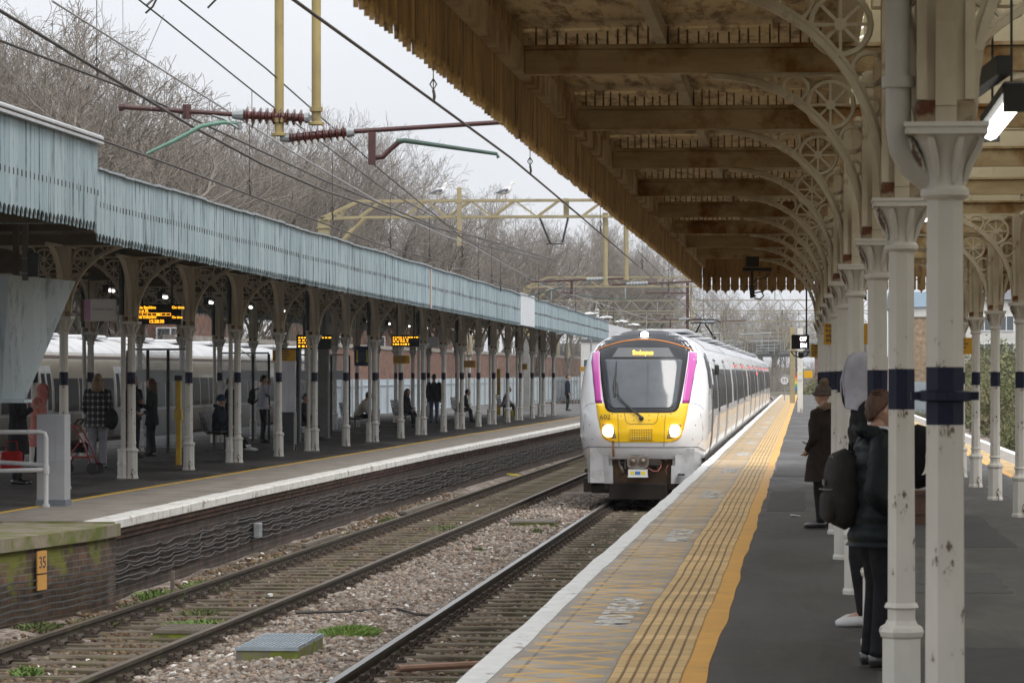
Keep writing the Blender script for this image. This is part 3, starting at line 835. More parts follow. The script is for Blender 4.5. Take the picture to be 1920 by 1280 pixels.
def column(label, x, y, kind='edge', pipe=None, group=None, dense=True):
    r = thing('iron_column', label, 'column', (x,y,0), 0, group)
    b = MB(); b.lathe([(.075,.52),(.073,1.0),(.070,1.62)], 8, phase=OCT); b.lathe([(.070,1.82),(.068,2.44)], 8, phase=OCT)
    for z in (.60,):
        b.lathe([(.078,z),(.088,z+.008),(.078,z+.03)], 16)
    b.build('shaft', m_iron, r)
    b = MB(); b.lathe([(.0715,1.617),(.0715,1.823)], 8, phase=OCT); b.build('navy_band', m_band, r)
    b = MB(); b.lathe([(.118,0),(.118,.03),(.105,.05),(.103,.45),(.115,.462),(.122,.485),(.115,.505),(.088,.52),(.08,.54)], 8, phase=OCT)
    b.build('plinth', m_iron, r)
    b = MB(); b.lathe([(.070,2.42),(.086,2.435),(.086,2.455),(.072,2.47),(.074,2.52),(.088,2.58),(.115,2.63),(.135,2.65)], 16)
    for k in range(8):   # leaves under the abacus
        a = PI/4*k+PI/8; c_, s_ = math.cos(a), math.sin(a)
        b.tube([(.074*c_,.074*s_,2.48),(.092*c_,.092*s_,2.545),(.122*c_,.122*s_,2.60),(.138*c_,.138*s_,2.638),(.128*c_,.128*s_,2.625)], [.010,.016,.017,.012,.006], 5)
    b.box(-.145,.145,-.145,.145,2.648,2.672); b.box(-.15,.15,-.15,.15,2.673,2.69)
    b.build('capital', m_iron, r, smooth='auto')
    b = MB(); b.bbox(-.105,.105,-.105,.105,2.69,2.77,.01); b.build('post_foot', m_rust, r)
    b = MB(); b.box(-.088,.088,-.088,.088,2.77,3.8)
    for sx in (-1,1):
        for sy in (-1,1):
            b.box(sx*.085-.018,sx*.085+.018, sy*.085-.018, sy*.085+.018, 2.772, 3.79)
    b.build('post', m_ironU, r)
    bracket(1, r); bracket(-1, r)
    bracket(1, r, False, 'arch_rib', 'y'); bracket(-1, r, False, 'arch_rib', 'y')
    if pipe: downpipe(r, pipe)
    return r
def downpipe(r, kind):
    if kind == 'high':   # white pipe that swan-necks into the capital
        b = MB(); b.tube([(-.165,-.02,4.0),(-.165,-.02,2.80),(-.165,-.02,2.68),(-.155,-.02,2.60),(-.12,-.01,2.54),(-.07,0,2.50),(-.03,0,2.48)], .045, 12)
        for z in (3.6,2.84): b.lathe([(.06,z-.02),(.06,z+.02)], 12, (-.165,-.02,0))
        b.build('downpipe', m_pipew, r, smooth='auto')
    else:
        b = MB(); b.tube([(-.16,-.05,4.0),(-.16,-.05,2.80)], .05, 8); b.build('black_downpipe', m_pipeb, r, smooth='auto')
        b = MB(); b.tube([(-.16,-.05,2.80),(-.16,-.05,2.68),(-.13,-.06,2.55),(-.13,-.06,.52)], .043, 8)
        for z in (1.0, 2.0): b.lathe([(.05,z-.015),(.05,z+.015)], 8, (-.13,-.06,0))
        b.build('downpipe', m_pipew, r, smooth='auto')
        b = MB(); b.lathe([(.09,0),(.09,.03),(.08,.05),(.08,.22),(.09,.23),(.09,.26),(.08,.28),(.08,.46),(.09,.48),(.09,.51),(.06,.52)], 8, (-.15,-.06,0), OCT)
        b.build('pipe_plinth', m_iron, r)
# -------- right platform: near row and far row
RXN = lambda y: interp(y, [(11,.50),(21,.485),(26,.42),(31,.38),(45,.33),(60,.27)])
YR = [11.55+4.92*k for k in range(-1, 10)]
base = None
def colcopy(proto, x, y, label, group):
    return dup(proto, (x, y, 0), None, label, group)
g1 = 'iron columns down the left row of the right platform'
c1 = column('nearest white column at the right with a pipe clip on its navy band', RXN(YR[1]), YR[1], pipe='high', group=g1)
b = MB(); b.lathe([(.084,1.70),(.096,1.705),(.096,1.735),(.084,1.74)], 16); b.box(-.12,-.08,-.03,.03,1.705,1.735); b.box(.08,.12,-.03,.03,1.705,1.735)
b.build('pipe_clip', m_band, c1)
c2 = column('second column from the camera in front of the schoolboy with the backpack', RXN(YR[2]), YR[2], group=g1)
for k, y in enumerate(YR):
    if k in (1, 2): continue
    if k == 0: continue
    lab = {3:'third column from the camera with the grey hood in front of it', 4:'fourth column from the camera standing behind the schoolboy'}.get(k, '%s white column from the camera in the left row of the right platform' % ORD[k-1])
    o = colcopy(c2, RXN(y), y, lab, g1)
g2 = 'iron columns down the right row of the right platform'
for k, y in enumerate([35.9,40.6,46.0,51.2,56.0]):
    if k == 0: continue
    colcopy(c2, 2.70, y, ['','white column cut by the right edge of the picture, rusty at its foot','middle one of the three whole columns at far right with heavy rust above its capital','leftmost of the three columns at far right with litter at its foot','column of the right row almost hidden behind the nearest column'][k], g2)
# -------- left platform rows
g3 = 'iron columns down the track-side row of the left platform'
YL = [44.2+4.93*k for k in range(20)]
LX1 = lambda y: interp(y, [(44,-11.55),(54,-11.5),(64,-11.42),(79,-11.34),(90,-11.2),(140,-10.8)])
protoP = None
for k, y in enumerate(YL):
    if k == 0: continue
    lab = '%s column in the track-side row of the left platform, counted from the near end' % ORD[k-1]
    if k % 2 == 0:
        if protoP is None: protoP = o = column(lab, LX1(y), y, pipe='low', group=g3)
        else: o = colcopy(protoP, LX1(y), y, lab, g3)
    else: o = colcopy(c2, LX1(y), y, lab, g3)
g4 = 'iron columns down the back row of the left platform'
for k in range(17):
    y = 62.9+4.93*k
    lab = '%s column in the back row of the left platform, beyond the front row' % ORD[k]
    colcopy(protoP if k % 3 == 1 else c2, -15.35+.006*(y-63), y, lab, g4)

# ------------------------------------------------------------ canopies
m_brownboard = boards('valance_brown', (.34,.20,.065), (.50,.32,.12), (.085,.048,.02), pitch=.175, axis=1, vs=(3,3,.6), dlo=.47, dhi=.62)
m_brownboardx = boards('valance_brown_end', (.30,.19,.085), (.38,.25,.12), (.09,.05,.025), pitch=.175, axis=0, vs=(3,3,.8), dlo=.5, dhi=.66)
m_blueboard = boards('valance_blue', (.235,.31,.34), (.32,.395,.42), (.045,.07,.085), pitch=.19, axis=1, vs=(1.8,1.8,.2), dlo=.53, dhi=.63, bare=(.30,.25,.22), blo=.67)
m_timber = pm('canopy_timber', (.50,.40,.25), (.32,.235,.13), scale=2.2, rough=.85, stretch=(.4,1,2), dirt=(.20,.095,.025), dscale=1.7, dlo=.47, dhi=.60, dstretch=(1,1,1))
m_timberb = pm('canopy_timber_pale', (.48,.42,.31), (.36,.30,.21), scale=2.5, rough=.8, stretch=(1,.3,1), dirt=(.12,.08,.045), dscale=1.5, dlo=.55, dhi=.7)
m_ceil = boards('canopy_ceiling', (.60,.48,.28), (.68,.56,.35), (.22,.14,.065), pitch=.22, axis=0, vs=(2,.4,2), dlo=.47, dhi=.62)
m_cream = pm('cream_paint', (.62,.56,.42), (.52,.46,.33), scale=2, rough=.7, dirt=(.22,.16,.09), dscale=2.5, dlo=.6, dhi=.72)
m_felt = pm('roof_felt', (.10,.11,.11), (.16,.17,.17), scale=1.5, rough=.9)
m_lead = pm('lead_flashing', (.33,.36,.38), (.22,.25,.27), scale=4, rough=.6, dirt=(.10,.12,.12), dscale=3)
def glass_roof():
    m, N, L, b = mat_base('rooflight')
    b.inputs['Base Color'].default_value = (.75,.76,.7,1); b.inputs['Roughness'].default_value = .5
    b.inputs['Transmission Weight'].default_value = .0
    tr = N.new('ShaderNodeBsdfTranslucent'); tr.inputs[0].default_value = (.8,.8,.72,1)
    mi = N.new('ShaderNodeMixShader'); mi.inputs[0].default_value = .75
    L.new(b.outputs[0], mi.inputs[1]); L.new(tr.outputs[0], mi.inputs[2]); L.new(mi.outputs[0], N['Material Output'].inputs[0])
    return m
m_glassroof = glass_roof()
def valance_y(b, x, y0, y1, z0f, z1f, pitch, w=.92, cusp=.09, th=.022, seed=1, slot=0):
    """row of vertical boards along Y with concave scallops between pointed feet"""
    rnd = random.Random(seed); y = y0
    while y < y1-1e-6:
        hw = pitch*w/2; c = y+pitch/2
        z0, z1 = z0f(c), z1f(c)+rnd.uniform(-.006,.01)
        zz = z0+rnd.uniform(-.008,.008); jx = rnd.uniform(-.004,.004)
        foot = []
        for i in range(5):
            a = PI/2*i/4
            foot.append((hw-hw*math.cos(a)*0-hw*(1-math.cos(PI/2-a)), zz+cusp*(1-math.sin(PI/2-(PI/2-a)))))
        # quarter circle from side (z+cusp) to centre point (z)
        rt = []
        for i in range(5):
            a = PI/2*i/4
            rt.append((hw*(1-math.sin(a))+.004, zz+cusp*math.cos(a)*1.0 if i < 4 else zz))
        rt = [(hw*(1-math.sin(PI/2*i/4)), zz+cusp*(math.cos(PI/2*i/4))) for i in range(4)]+[(.004, zz)]
        poly = [(c+p[0], p[1]) for p in rt]+[(c-p[0], p[1]) for p in reversed(rt)]+[(c-hw,z1),(c+hw,z1)]
        b.prism(poly, x-th/2+jx, x+th/2+jx, 'x')
        if slot:
            b.k = 1; zs_ = z0+(z1-z0)*slot; b.box(x+th/2-.004, x+th/2+.006, y+pitch-.012, y+pitch+.012, zs_-.035, zs_+.035); b.k = 0
        y += pitch
def scallop(c, hw, zz, z1, cusp):
    # concave quarter circles: high at the sides, pointed foot in the middle
    rt = [(hw*math.cos(t)**1, zz+cusp*(1-math.sin(t))) for t in []]
    pts = []
    for i in range(5):
        t = i/4
        pts.append((hw*(1-t), zz+cusp*math.sqrt(max(0,1-t*t))))
    return [(c+p[0], p[1]) for p in pts]+[(c-p[0], p[1]) for p in reversed(pts[:-1])]+[(c-hw,z1),(c+hw,z1)]
# right canopy
YE = 60.6
cr_ = thing('platform_canopy', 'brown timber canopy roof over the right platform seen from below', 'canopy', (0,0,0))
b = MB(); valance_y(b, -1.95, -5, YE, lambda y: 3.40, lambda y: 4.22, .175, cusp=.085, seed=2)
b.build('valance', m_brownboard, cr_)
b = MB(); valance_y(b, 4.72, -5, YE, lambda y: 3.40, lambda y: 4.22, .175, cusp=.085, seed=3)
b.build('valance', m_brownboard, cr_)
b = MB(); rnd = random.Random(3); x = -1.93
while x < 4.65:
    gp = .87 if rnd.random() < .55 else .98
    hw = .0875*gp
    b.prism(scallop(x+.0875, hw, 3.30+rnd.uniform(-.006,.006), 3.66, .075), YE, YE+.022, 'y')
    x += .175
b.box(-1.93,4.7,YE+.024,YE+.07,3.62,4.2)
b.build('end_valance', m_brownboardx, cr_)
b = MB()
b.box(-1.935,-1.87,-5,YE-.01,3.80,3.99); b.box(4.64,4.7,-5,YE-.01,3.80,3.99)
b.build('edge_beam', m_timber, cr_)
for y in [-2.8]+[YR[0]-4.92]+YR:
    b = MB(); b.bbox(-1.868, 4.638, y-.055, y+.055, 3.80, 3.965, .006)
    b.box(-1.868, 4.638, y-.09, y+.09, 3.966, 3.99)
    b.build('beam', m_timber if True else m_cream, cr_)
b = MB()
for x in (-.95,):
    b.box(x-.035,x+.035,-5,YE-.1,3.991,4.10)
b.box(.2,.32,-5,YE-.1,3.991,4.12); b.box(2.82,2.94,-5,YE-.1,3.991,4.12); b.box(3.7,3.77,-5,YE-.1,3.991,4.10)
b.build('purlin', m_timberb, cr_)
# slatted comb strip above each beam and ceiling of boards
for y in YR:
    x = -1.8; b = MB(); b.box(-1.8,.17,y-.028,y-.007,3.992,3.998)
    while x < .15:
        b.box(x, x+.012, y-.03, y-.005, 4.0, 4.10+.03*math.sin(x*7+y)); x += .068+.01*math.sin(x*31)
    b.build('slat_comb', pm('comb_dark', (.16,.115,.065), rough=.9), cr_)
b = MB()
for i in range(14):
    ya = -7.6+.0+4.92*i; yb = ya+4.9
    # each bay rises a little towards its far beam like a shallow furrow
    for (xa, xb) in ((-1.93,.36),(2.80,4.71)):
        b.add([(xa,ya,4.14),(xb,ya,4.16),(xb,yb,4.18),(xa,yb,4.16),(xa,ya,4.2),(xb,ya,4.22),(xb,yb,4.24),(xa,yb,4.22)],
              [(0,1,2,3),(7,6,5,4),(0,4,5,1),(1,5,6,2),(2,6,7,3),(3,7,4,0)])
b.build('ceiling', m_ceil, cr_)
# central raised roof between the two column rows, cream painted with glazing
b = MB()
for i in range(14):
    ya = -7.6+4.92*i
    b.bbox(.40, 2.76, ya+2.3, ya+2.5, 4.0, 4.22, .006)
    b.box(.40, 2.76, ya-.04, ya+.04, 4.0, 4.5)
b.box(.33,.38,-5,YE-.1,4.13,4.75); b.box(2.79,2.84,-5,YE-.1,4.13,4.75)
b.build('lantern_frame', m_cream, cr_)
b = MB(); b.add([(.28,-5,4.76),(1.58,-5,5.35),(1.58,YE,5.35),(.28,YE,4.76)],[(0,1,2,3)]); b.add([(2.88,-5,4.76),(1.58,-5,5.36),(1.58,YE,5.36),(2.88,YE,4.76)],[(0,1,2,3)])
b.build('rooflight', m_glassroof, cr_)
b = MB(); y = -5
while y < YE:
    b.beam((.28,y,4.73),(1.58,y,5.32),.04,.05); b.beam((2.88,y,4.73),(1.58,y,5.32),.04,.05); y += .82
b.box(1.54,1.62,-5,YE,5.28,5.37)
b.build('glazing_bar', m_cream, cr_)
# left canopy: lower long part and a raised near part
cl_ = thing('platform_canopy', 'long canopy of the left platform with a pale blue boarded valance', 'canopy', (0,0,0))
YS, YEL = 38.35, 140.4
b = MB(); valance_y(b, -8.60, YS, YEL, lambda y: interp(y,[(38,3.41),(56,3.33),(97,3.25),(140,3.2)]), lambda y: interp(y,[(38,4.28),(97,4.19),(140,4.06)])+.012*math.sin(y*.9), .19, w=.965, cusp=.10, seed=5, slot=.52)
m_slot = pm('slot_dark', (.05,.035,.035), rough=.9)
b.build('valance', [m_blueboard, m_slot], cl_)
b = MB()
for i in range(205):
    y0 = YS+i*.5; z = interp(y0,[(38,4.28),(97,4.19),(140,4.06)])+.012*math.sin(y0*.9)
    j = random.uniform(-.012,.012)
    b.box(-8.66, -8.55, y0, y0+.49, z+.005+j*.5, z+.035+j)
b.build('flashing', m_lead, cl_)
b = MB(); b.box(-8.585,-8.57,96.6,101.6,3.27,4.25); b.build('white_panel', pm('panel_white', (.62,.64,.66), (.52,.54,.56), scale=2, rough=.5), cl_)
b = MB(); b.box(-8.586,-8.572,73.2,73.4,3.30,4.22); b.build('bare_board', pm('bare_board', (.45,.36,.3), rough=.8), cl_)
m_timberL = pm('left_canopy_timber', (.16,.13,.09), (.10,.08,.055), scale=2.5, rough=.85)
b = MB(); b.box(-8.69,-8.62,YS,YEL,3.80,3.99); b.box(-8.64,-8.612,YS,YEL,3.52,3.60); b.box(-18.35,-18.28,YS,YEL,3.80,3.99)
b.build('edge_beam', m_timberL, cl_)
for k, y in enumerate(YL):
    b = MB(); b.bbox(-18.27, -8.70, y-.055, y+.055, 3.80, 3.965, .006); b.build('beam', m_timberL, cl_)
b = MB()
for x in (-9.9,-11.45,-13.3,-15.3,-16.9): b.box(x-.04,x+.04,YS,YEL,3.966,4.06)
b.build('purlin', m_timberL, cl_)
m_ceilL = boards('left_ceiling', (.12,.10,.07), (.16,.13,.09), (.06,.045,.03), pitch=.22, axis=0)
b = MB()
b.add([(-18.4,YS,4.07),(-8.62,YS,4.07),(-8.62,YEL,4.0),(-18.4,YEL,4.0),(-18.4,YS,4.14),(-8.62,YS,4.14),(-8.62,YEL,4.02),(-18.4,YEL,4.02)],
      [(0,1,2,3),(7,6,5,4),(0,4,5,1),(1,5,6,2),(2,6,7,3),(3,7,4,0)])
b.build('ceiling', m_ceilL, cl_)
b = MB(); valance_y(b, -18.38, YS, YEL, lambda y: 3.55, lambda y: 4.1, .38, w=.965, cusp=.10, seed=6); b.build('valance', m_blueboard, cl_)
# raised near part
cn_ = thing('platform_canopy', 'raised near end of the left canopy with taller pale blue boards', 'canopy', (0,0,0))
b = MB(); valance_y(b, -8.585, 26.0, YS-.02, lambda y: 3.53, lambda y: 4.58, .19, w=.965, cusp=.11, seed=8, slot=.45); b.build('valance', [m_blueboard, m_slot], cn_)
b = MB(); valance_y(b, -8.60, YS-.01, YS+.0, lambda y: 3.53, lambda y: 4.58, .03); 
b = MB(); b.bbox(-8.75,-8.50,25.9,YS+.03,4.585,4.69,.02); b.build('flashing', pm('coping_metal', (.42,.43,.44), (.33,.34,.35), scale=3, rough=.5), cn_)
b = MB(); b.box(-18,-8.62,YS-.05,YS-.02,3.62,4.57); b.build('end_board', m_blueboard, cn_)
b = MB(); b.box(-8.72,-8.62,26,YS-.06,3.86,4.05)
for y in (29.4,34.3,38.1): b.box(-18,-8.72,y-.055,y+.055,3.88,4.05)
b.box(-12.6,-8.7,37.9,38.0,3.62,3.80)
b.build('beam', m_timberL, cn_)
b = MB(); b.box(-18,-8.62,26,YS-.06,4.1,4.16); b.build('ceiling', m_ceilL, cn_)
# boarded pale blue hopper hanging at the near end of the left platform
hp = thing('boarded_hopper', 'pale blue boarded wedge hanging over the near end of the left platform', 'boarding')
m_hop = boards('hopper_boards', (.47,.55,.59), (.54,.62,.65), (.20,.25,.27), pitch=.14, axis=0, vs=(2,2,.4), dlo=.55, dhi=.7)
T = [(-12.2,43.3,3.14),(-10.75,42.6,3.14),(-10.0,43.35,3.07),(-11.3,44.3,3.07)]
B_ = [(-11.02,42.98,1.45),(-10.92,42.88,1.45),(-10.63,43.05,1.45),(-10.8,43.3,1.45)]
b = MB(); b.add(T+B_, [(0,1,2,3),(7,6,5,4),(0,4,5,1),(1,5,6,2),(2,6,7,3),(3,7,4,0)]); b.build('cladding', m_hop, hp)
b = MB(); b.box(-11.06,-10.60,42.86,43.30,1.40,1.447); b.build('bottom_board', m_hop, hp)
b = MB(); b.beam((-10.9,43.6,3.1),(-10.9,43.6,3.88),.08,.08); b.beam((-11.5,43.6,3.1),(-11.5,43.6,3.88),.08,.08); b.build('hanger', m_timberL, hp)
# ------------------------------------------------------------ the oncoming electric train (local z=0 at rail top, y=0 at the nose tip)
def W_(z): return interp(z, [(.95,1.28),(1.1,1.325),(1.4,1.365),(1.9,1.385),(2.4,1.37),(2.8,1.325),(3.05,1.26),(3.22,1.185),(3.36,1.08),(3.48,.93),(3.58,.74),(3.66,.52),(3.71,.32),(3.74,.15),(3.75,.02)])
def Y0(z): return interp(z, [(.95,.20),(1.1,.10),(1.3,.03),(1.5,0),(1.8,.03),(2.0,.09),(2.4,.27),(2.8,.48),(3.1,.66),(3.3,.82),(3.45,1.02),(3.55,1.30),(3.63,1.75),(3.69,2.5),(3.73,3.6),(3.75,4.6)])
NA = 1.25
def nose_y(x, z):
    u = min(1, abs(x)/W_(z))
    return Y0(z)+NA*(1-math.sqrt(max(0, 1-u**2.7)))
m_tw = pm('train_white', (.78,.79,.81), (.74,.75,.77), scale=.7, rough=.22, coat=.6, dirt=(.52,.50,.47), dscale=1.2, dlo=.62, dhi=.8)
m_ty = pm('train_yellow', (.90,.56,.006), (.86,.53,.006), scale=1, rough=.3, coat=.5, dirt=(.62,.38,.03), dscale=4, dlo=.6, dhi=.8)
m_tp = pm('train_magenta', (.50,.06,.35), rough=.28, coat=.5)
m_tg = pm('train_dark_grey', (.030,.032,.038), (.045,.047,.053), scale=1.5, rough=.6, spec=.15)
m_tb = pm('train_black_gloss', (.022,.023,.026), rough=.35, spec=.25)
m_tglass = pm('windscreen_glass', (.055,.065,.075), (.09,.10,.115), scale=.9, rough=.1, spec=.6)
m_tor = pm('orange_line', (.75,.26,.04), rough=.4)
m_twin = pm('side_glass', (.010,.011,.013), rough=.35, spec=.12)
m_tdoor = pm('door_grey', (.24,.25,.27), rough=.35, coat=.3)
m_tsilver = pm('roof_silver', (.46,.47,.49), (.38,.39,.41), scale=2, rough=.4, metal=.2, dirt=(.25,.24,.23), dscale=1.5, dlo=.55, dhi=.7)
m_tun = pm('underframe_grime', (.035,.027,.022), (.06,.045,.035), scale=5, rough=.85, dirt=(.12,.075,.045), dscale=3, dlo=.55, dhi=.7)
m_tskirt = pm('skirt_grey', (.50,.51,.52), (.40,.40,.41), scale=1.5, rough=.4, coat=.2, dirt=(.22,.20,.18), dscale=2, dlo=.52, dhi=.75)
m_steel = pm('worn_steel', (.30,.28,.26), (.18,.16,.14), scale=9, rough=.5, metal=.5, dirt=(.13,.07,.04), dscale=8, dlo=.5, dhi=.65)
m_rubber = pm('rubber', (.02,.02,.02), rough=.6)
m_ink = pm('dark_lettering', (.05,.05,.06), rough=.5)
NOSE = 67.2
tr = thing('passenger_train', 'white electric train with yellow and magenta front and lit headlights coming towards the camera', 'train', (-3.42, NOSE, -.95))
# nose shell
zs = [.95,1.0,1.1,1.2,1.3,1.4,1.5,1.6,1.75,1.9,2.05,2.2,2.4,2.6,2.8,2.95,3.05,3.14,3.22,3.29,3.36,3.42,3.48,3.53,3.58,3.62,3.66,3.685,3.71,3.725,3.74,3.75]
us = [math.sin(PI/2*k/14) for k in range(-14,15)]
P = []
for z in zs:
    w = W_(z); row = [(-w, 7.0, z)]
    row += [(u*w, Y0(z)+NA*(1-math.sqrt(max(0,1-abs(u)**2.7))), z) for u in us]
    row.append((w, 7.0, z)); P.append(row)
b = MB(); b.grid(P); body = b.build('nose_body', m_tw, tr, smooth=True)
def patch(name, zl, xl, xr, nx, eps, mat, parent=tr, smooth=True):
    P = []
    for z in zl:
        a, c = xl(z), xr(z); row = []
        row.append((a, nose_y(a,z)+.02, z))
        for i in range(nx+1):
            x = a+(c-a)*i/nx; row.append((x, nose_y(x,z)-eps, z))
        row.append((c, nose_y(c,z)+.02, z)); P.append(row)
    P = [[(p[0], p[1]+eps+.02, p[2]) for p in P[0]]]+P+[[(p[0], p[1]+eps+.02, p[2]) for p in P[-1]]]
    b = MB(); b.grid(P); return b.build(name, mat, parent, smooth=smooth)
def lin(a, b_, n): return [a+(b_-a)*i/n for i in range(n+1)]
# dark dome above the windscreen
dome_hw = lambda z: min(W_(z)*.995, interp(z, [(3.2,1.17),(3.36,1.07),(3.75,1.0)]))
dm = patch('roof_dome_panel', lin(3.225,3.705,22), lambda z: -dome_hw(z)*.985, lambda z: dome_hw(z)*.985, 26, .004, m_tg)
def hwW(z): 
    if z > 3.235: return .95*math.sqrt(max(.0004,(3.445-z)/.21))
    return interp(z, [(1.93,.60),(1.945,.68),(1.975,.735),(2.03,.775),(2.2,.82),(2.6,.885),(3.0,.935),(3.235,.95)])
ws = patch('windscreen_surround', [1.93,1.945,1.975,2.03]+lin(2.1,3.235,14)[0:]+[3.27,3.31,3.35,3.39,3.42,3.435,3.444], lambda z: -hwW(z), lambda z: hwW(z), 20, .014, m_tb)
def hwG(z): return interp(z, [(2.025,.58),(2.04,.645),(2.07,.69),(2.13,.72),(2.6,.775),(3.0,.83),(3.03,.825),(3.05,.79)])
patch('windscreen', [2.025,2.04,2.07,2.13]+lin(2.2,3.0,8)+[3.03,3.05], lambda z: -hwG(z), lambda z: hwG(z), 16, .020, m_tglass)
# orange line over the windscreen
b = MB(); pts = []
for i in range(-16,17):
    x = i/16*1.02; z = 3.475-.215*(x/1.0)**2
    pts.append((x, nose_y(x,z)-.012, z))
b.tube(pts, .014, 6); b.build('orange_line', m_tor, tr)
for s in (-1,1):
    i_ = lambda z: interp(z, [(2.12,.845),(2.6,.90),(3.0,.955),(3.27,.965)])
    o_ = lambda z: interp(z, [(2.12,.985),(2.6,1.06),(3.0,1.13),(3.27,1.125)])
    if s < 0: patch('magenta_panel', lin(2.125,3.27,14), lambda z: -o_(z), lambda z: -i_(z), 4, .006, m_tp)
    else: patch('magenta_panel', lin(2.125,3.27,14), lambda z: i_(z), lambda z: o_(z), 4, .006, m_tp)
hy = lambda z: interp(z, [(1.305,.55),(1.315,.66),(1.35,.76),(1.42,.825),(1.6,.885),(1.9,.95),(2.12,.985)])
yp = patch('yellow_panel', [1.305,1.315,1.35,1.42]+lin(1.5,2.12,10), lambda z: -hy(z), lambda z: hy(z), 24, .006, m_ty)
def seam(pts, r=.0045, mat=None, par=None, eps=.009):
    q = []
    for (a, c), (d, e) in zip(pts, pts[1:]):
        for i in range(8): q.append((a+(d-a)*i/8, c+(e-c)*i/8))
    q.append(pts[-1])
    return [(x, nose_y(x,z)-eps, z) for x, z in q]
b = MB()
for s in (-1,1): b.tube(seam([(s*.50,1.90),(s*.475,1.30),(s*.47,1.22)]), .0045, 4)
b.tube(seam([(-.36,1.925),(-.33,1.76),(-.29,1.71),(-.24,1.69),(.24,1.69),(.29,1.71),(.33,1.76),(.36,1.925)]), .0045, 4)
b.build('panel_seams', m_ink, yp)
b = MB()
b.tube([(x, nose_y(x,1.20)-.002, z) for x, z in [(u*1.36, 1.20 if abs(u)<.86 else 1.20-.9*(abs(u)-.86)) for u in lin(-.97,.97,40)]], .007, 5)
b.tube([(x, nose_y(x,z)-.002, z) for x, z in [(1.02,2.12),(1.1,2.115),(1.2,2.08),(1.28,2.0)]], .004, 4)
b.tube([(x, nose_y(x,z)-.002, z) for x, z in [(-1.02,2.12),(-1.1,2.115),(-1.2,2.08),(-1.28,2.0)]], .004, 4)
b.build('body_seams', m_ink, tr)
# headlights
m_refl = pm('lamp_reflector', (.28,.19,.12), (.40,.30,.2), scale=12, rough=.25, metal=.6)
m_lamp = emat('headlamp_light', (1,.93,.78), 26)
m_halo = emat('lamp_glow', (1,.60,.22), 2.6)  # warm glow ring around the headlamps, put into an emissive disc
for s in (-1, 1):
    def pq(t, k):   # quad in (x,z)
        A, B, C, D_ = (.875,1.745),(.555,1.705),(.49,1.335),(.70,1.345)
        top = (A[0]+(B[0]-A[0])*k, A[1]+(B[1]-A[1])*k); bot = (D_[0]+(C[0]-D_[0])*k, D_[1]+(C[1]-D_[1])*k)
        bend_ = .05*math.sin(PI*t)*(1-k)
        return (top[0]+(bot[0]-top[0])*t+bend_, top[1]+(bot[1]-top[1])*t)
    P = []
    for i in range(7):
        row = []
        for j in range(7):
            x, z = pq(i/6, j/6); e = .012 if 0 < i < 6 and 0 < j < 6 else -.01
            row.append((s*x, nose_y(x,z)-e, z))
        P.append(row)
    b = MB(); b.grid(P); hl = b.build('headlight', m_refl, tr)
    cx, cz = .69, 1.545; y = nose_y(cx,cz)-.03
    b = MB(); b.M = Matrix.Translation((s*cx,y,cz)) @ Matrix.Rotation(PI/2,4,'X'); b.lathe([(.142,-.02),(.142,.002),(.125,.008)], 20); b.build('lens', m_halo, hl)  # oversized orange disc stands for the halo around the bulb
    b = MB(); b.M = Matrix.Translation((s*cx,y-.006,cz)) @ Matrix.Rotation(PI/2,4,'X'); b.lathe([(.10,-.01),(.10,.006),(.06,.02)], 20); b.build('bulb', m_lamp, hl)
# top marker lamp on the dome
cz = 3.565; y = nose_y(0,cz)
b = MB(); b.M = Matrix.Translation((0,y-.03,cz)) @ Matrix.Rotation(PI/2,4,'X'); b.lathe([(.115,-.25),(.115,.0),(.10,.02)], 18); tl = b.build('top_lamp', m_tg, tr)
b = MB(); b.M = Matrix.Translation((0,y-.055,cz)) @ Matrix.Rotation(PI/2,4,'X'); b.lathe([(.085,-.02),(.085,.006),(.05,.02)], 18); b.build('bulb', m_lamp, tl)
# air grille
b = MB()
for i in range(14): x = -.235+.47*i/13; b.box(x-.008,x+.008, nose_y(x,1.47)-.022, nose_y(x,1.47)+.01, 1.365,1.585)
for i in range(7): z = 1.365+.22*i/6; b.box(-.243,.243, nose_y(0,z)-.024, nose_y(.24,z)+.01, z-.008, z+.008)
gr = b.build('air_grille', m_ty, tr)
b = MB(); b.box(-.24,.24,.0-.012,.02,1.37,1.58); b.build('grille_backing', m_ink, gr)
text_mesh('602', .15, m_ink, 'unit_number', tr, TF(-.885, nose_y(.8,1.84)-.035, 1.79, -.22)@Matrix.Scale(1,4), sx=1.05, bold=.0)
# small fittings on the front: lifting covers, bolts, body-side panel lines
b = MB()
for s in (-1,1):
    for (x, z) in ((s*.62,1.90),(s*.43,1.86),(s*.16,1.77),(s*.16,1.87),(s*1.12,1.66),(s*1.06,1.36)):
        y_ = nose_y(x,z); b._sph((x,y_-.006,z), .012,.008,.012, 6, 4)
    b.tube([(x, nose_y(x,z)-.004, z) for x,z in [(s*1.22,1.9),(s*1.27,1.6),(s*1.26,1.35),(s*1.16,1.24)]], .004, 4)
b.build('front_bolts', m_ink, tr)
b = MB()
for s in (-1,1): b.tube([(x, nose_y(x,z)-.010, z) for x,z in [(s*.99,2.13),(s*1.06,2.6),(s*1.125,3.0),(s*1.15,3.25)]], .006, 4)
b.build('pillar_seam', m_tb, tr)
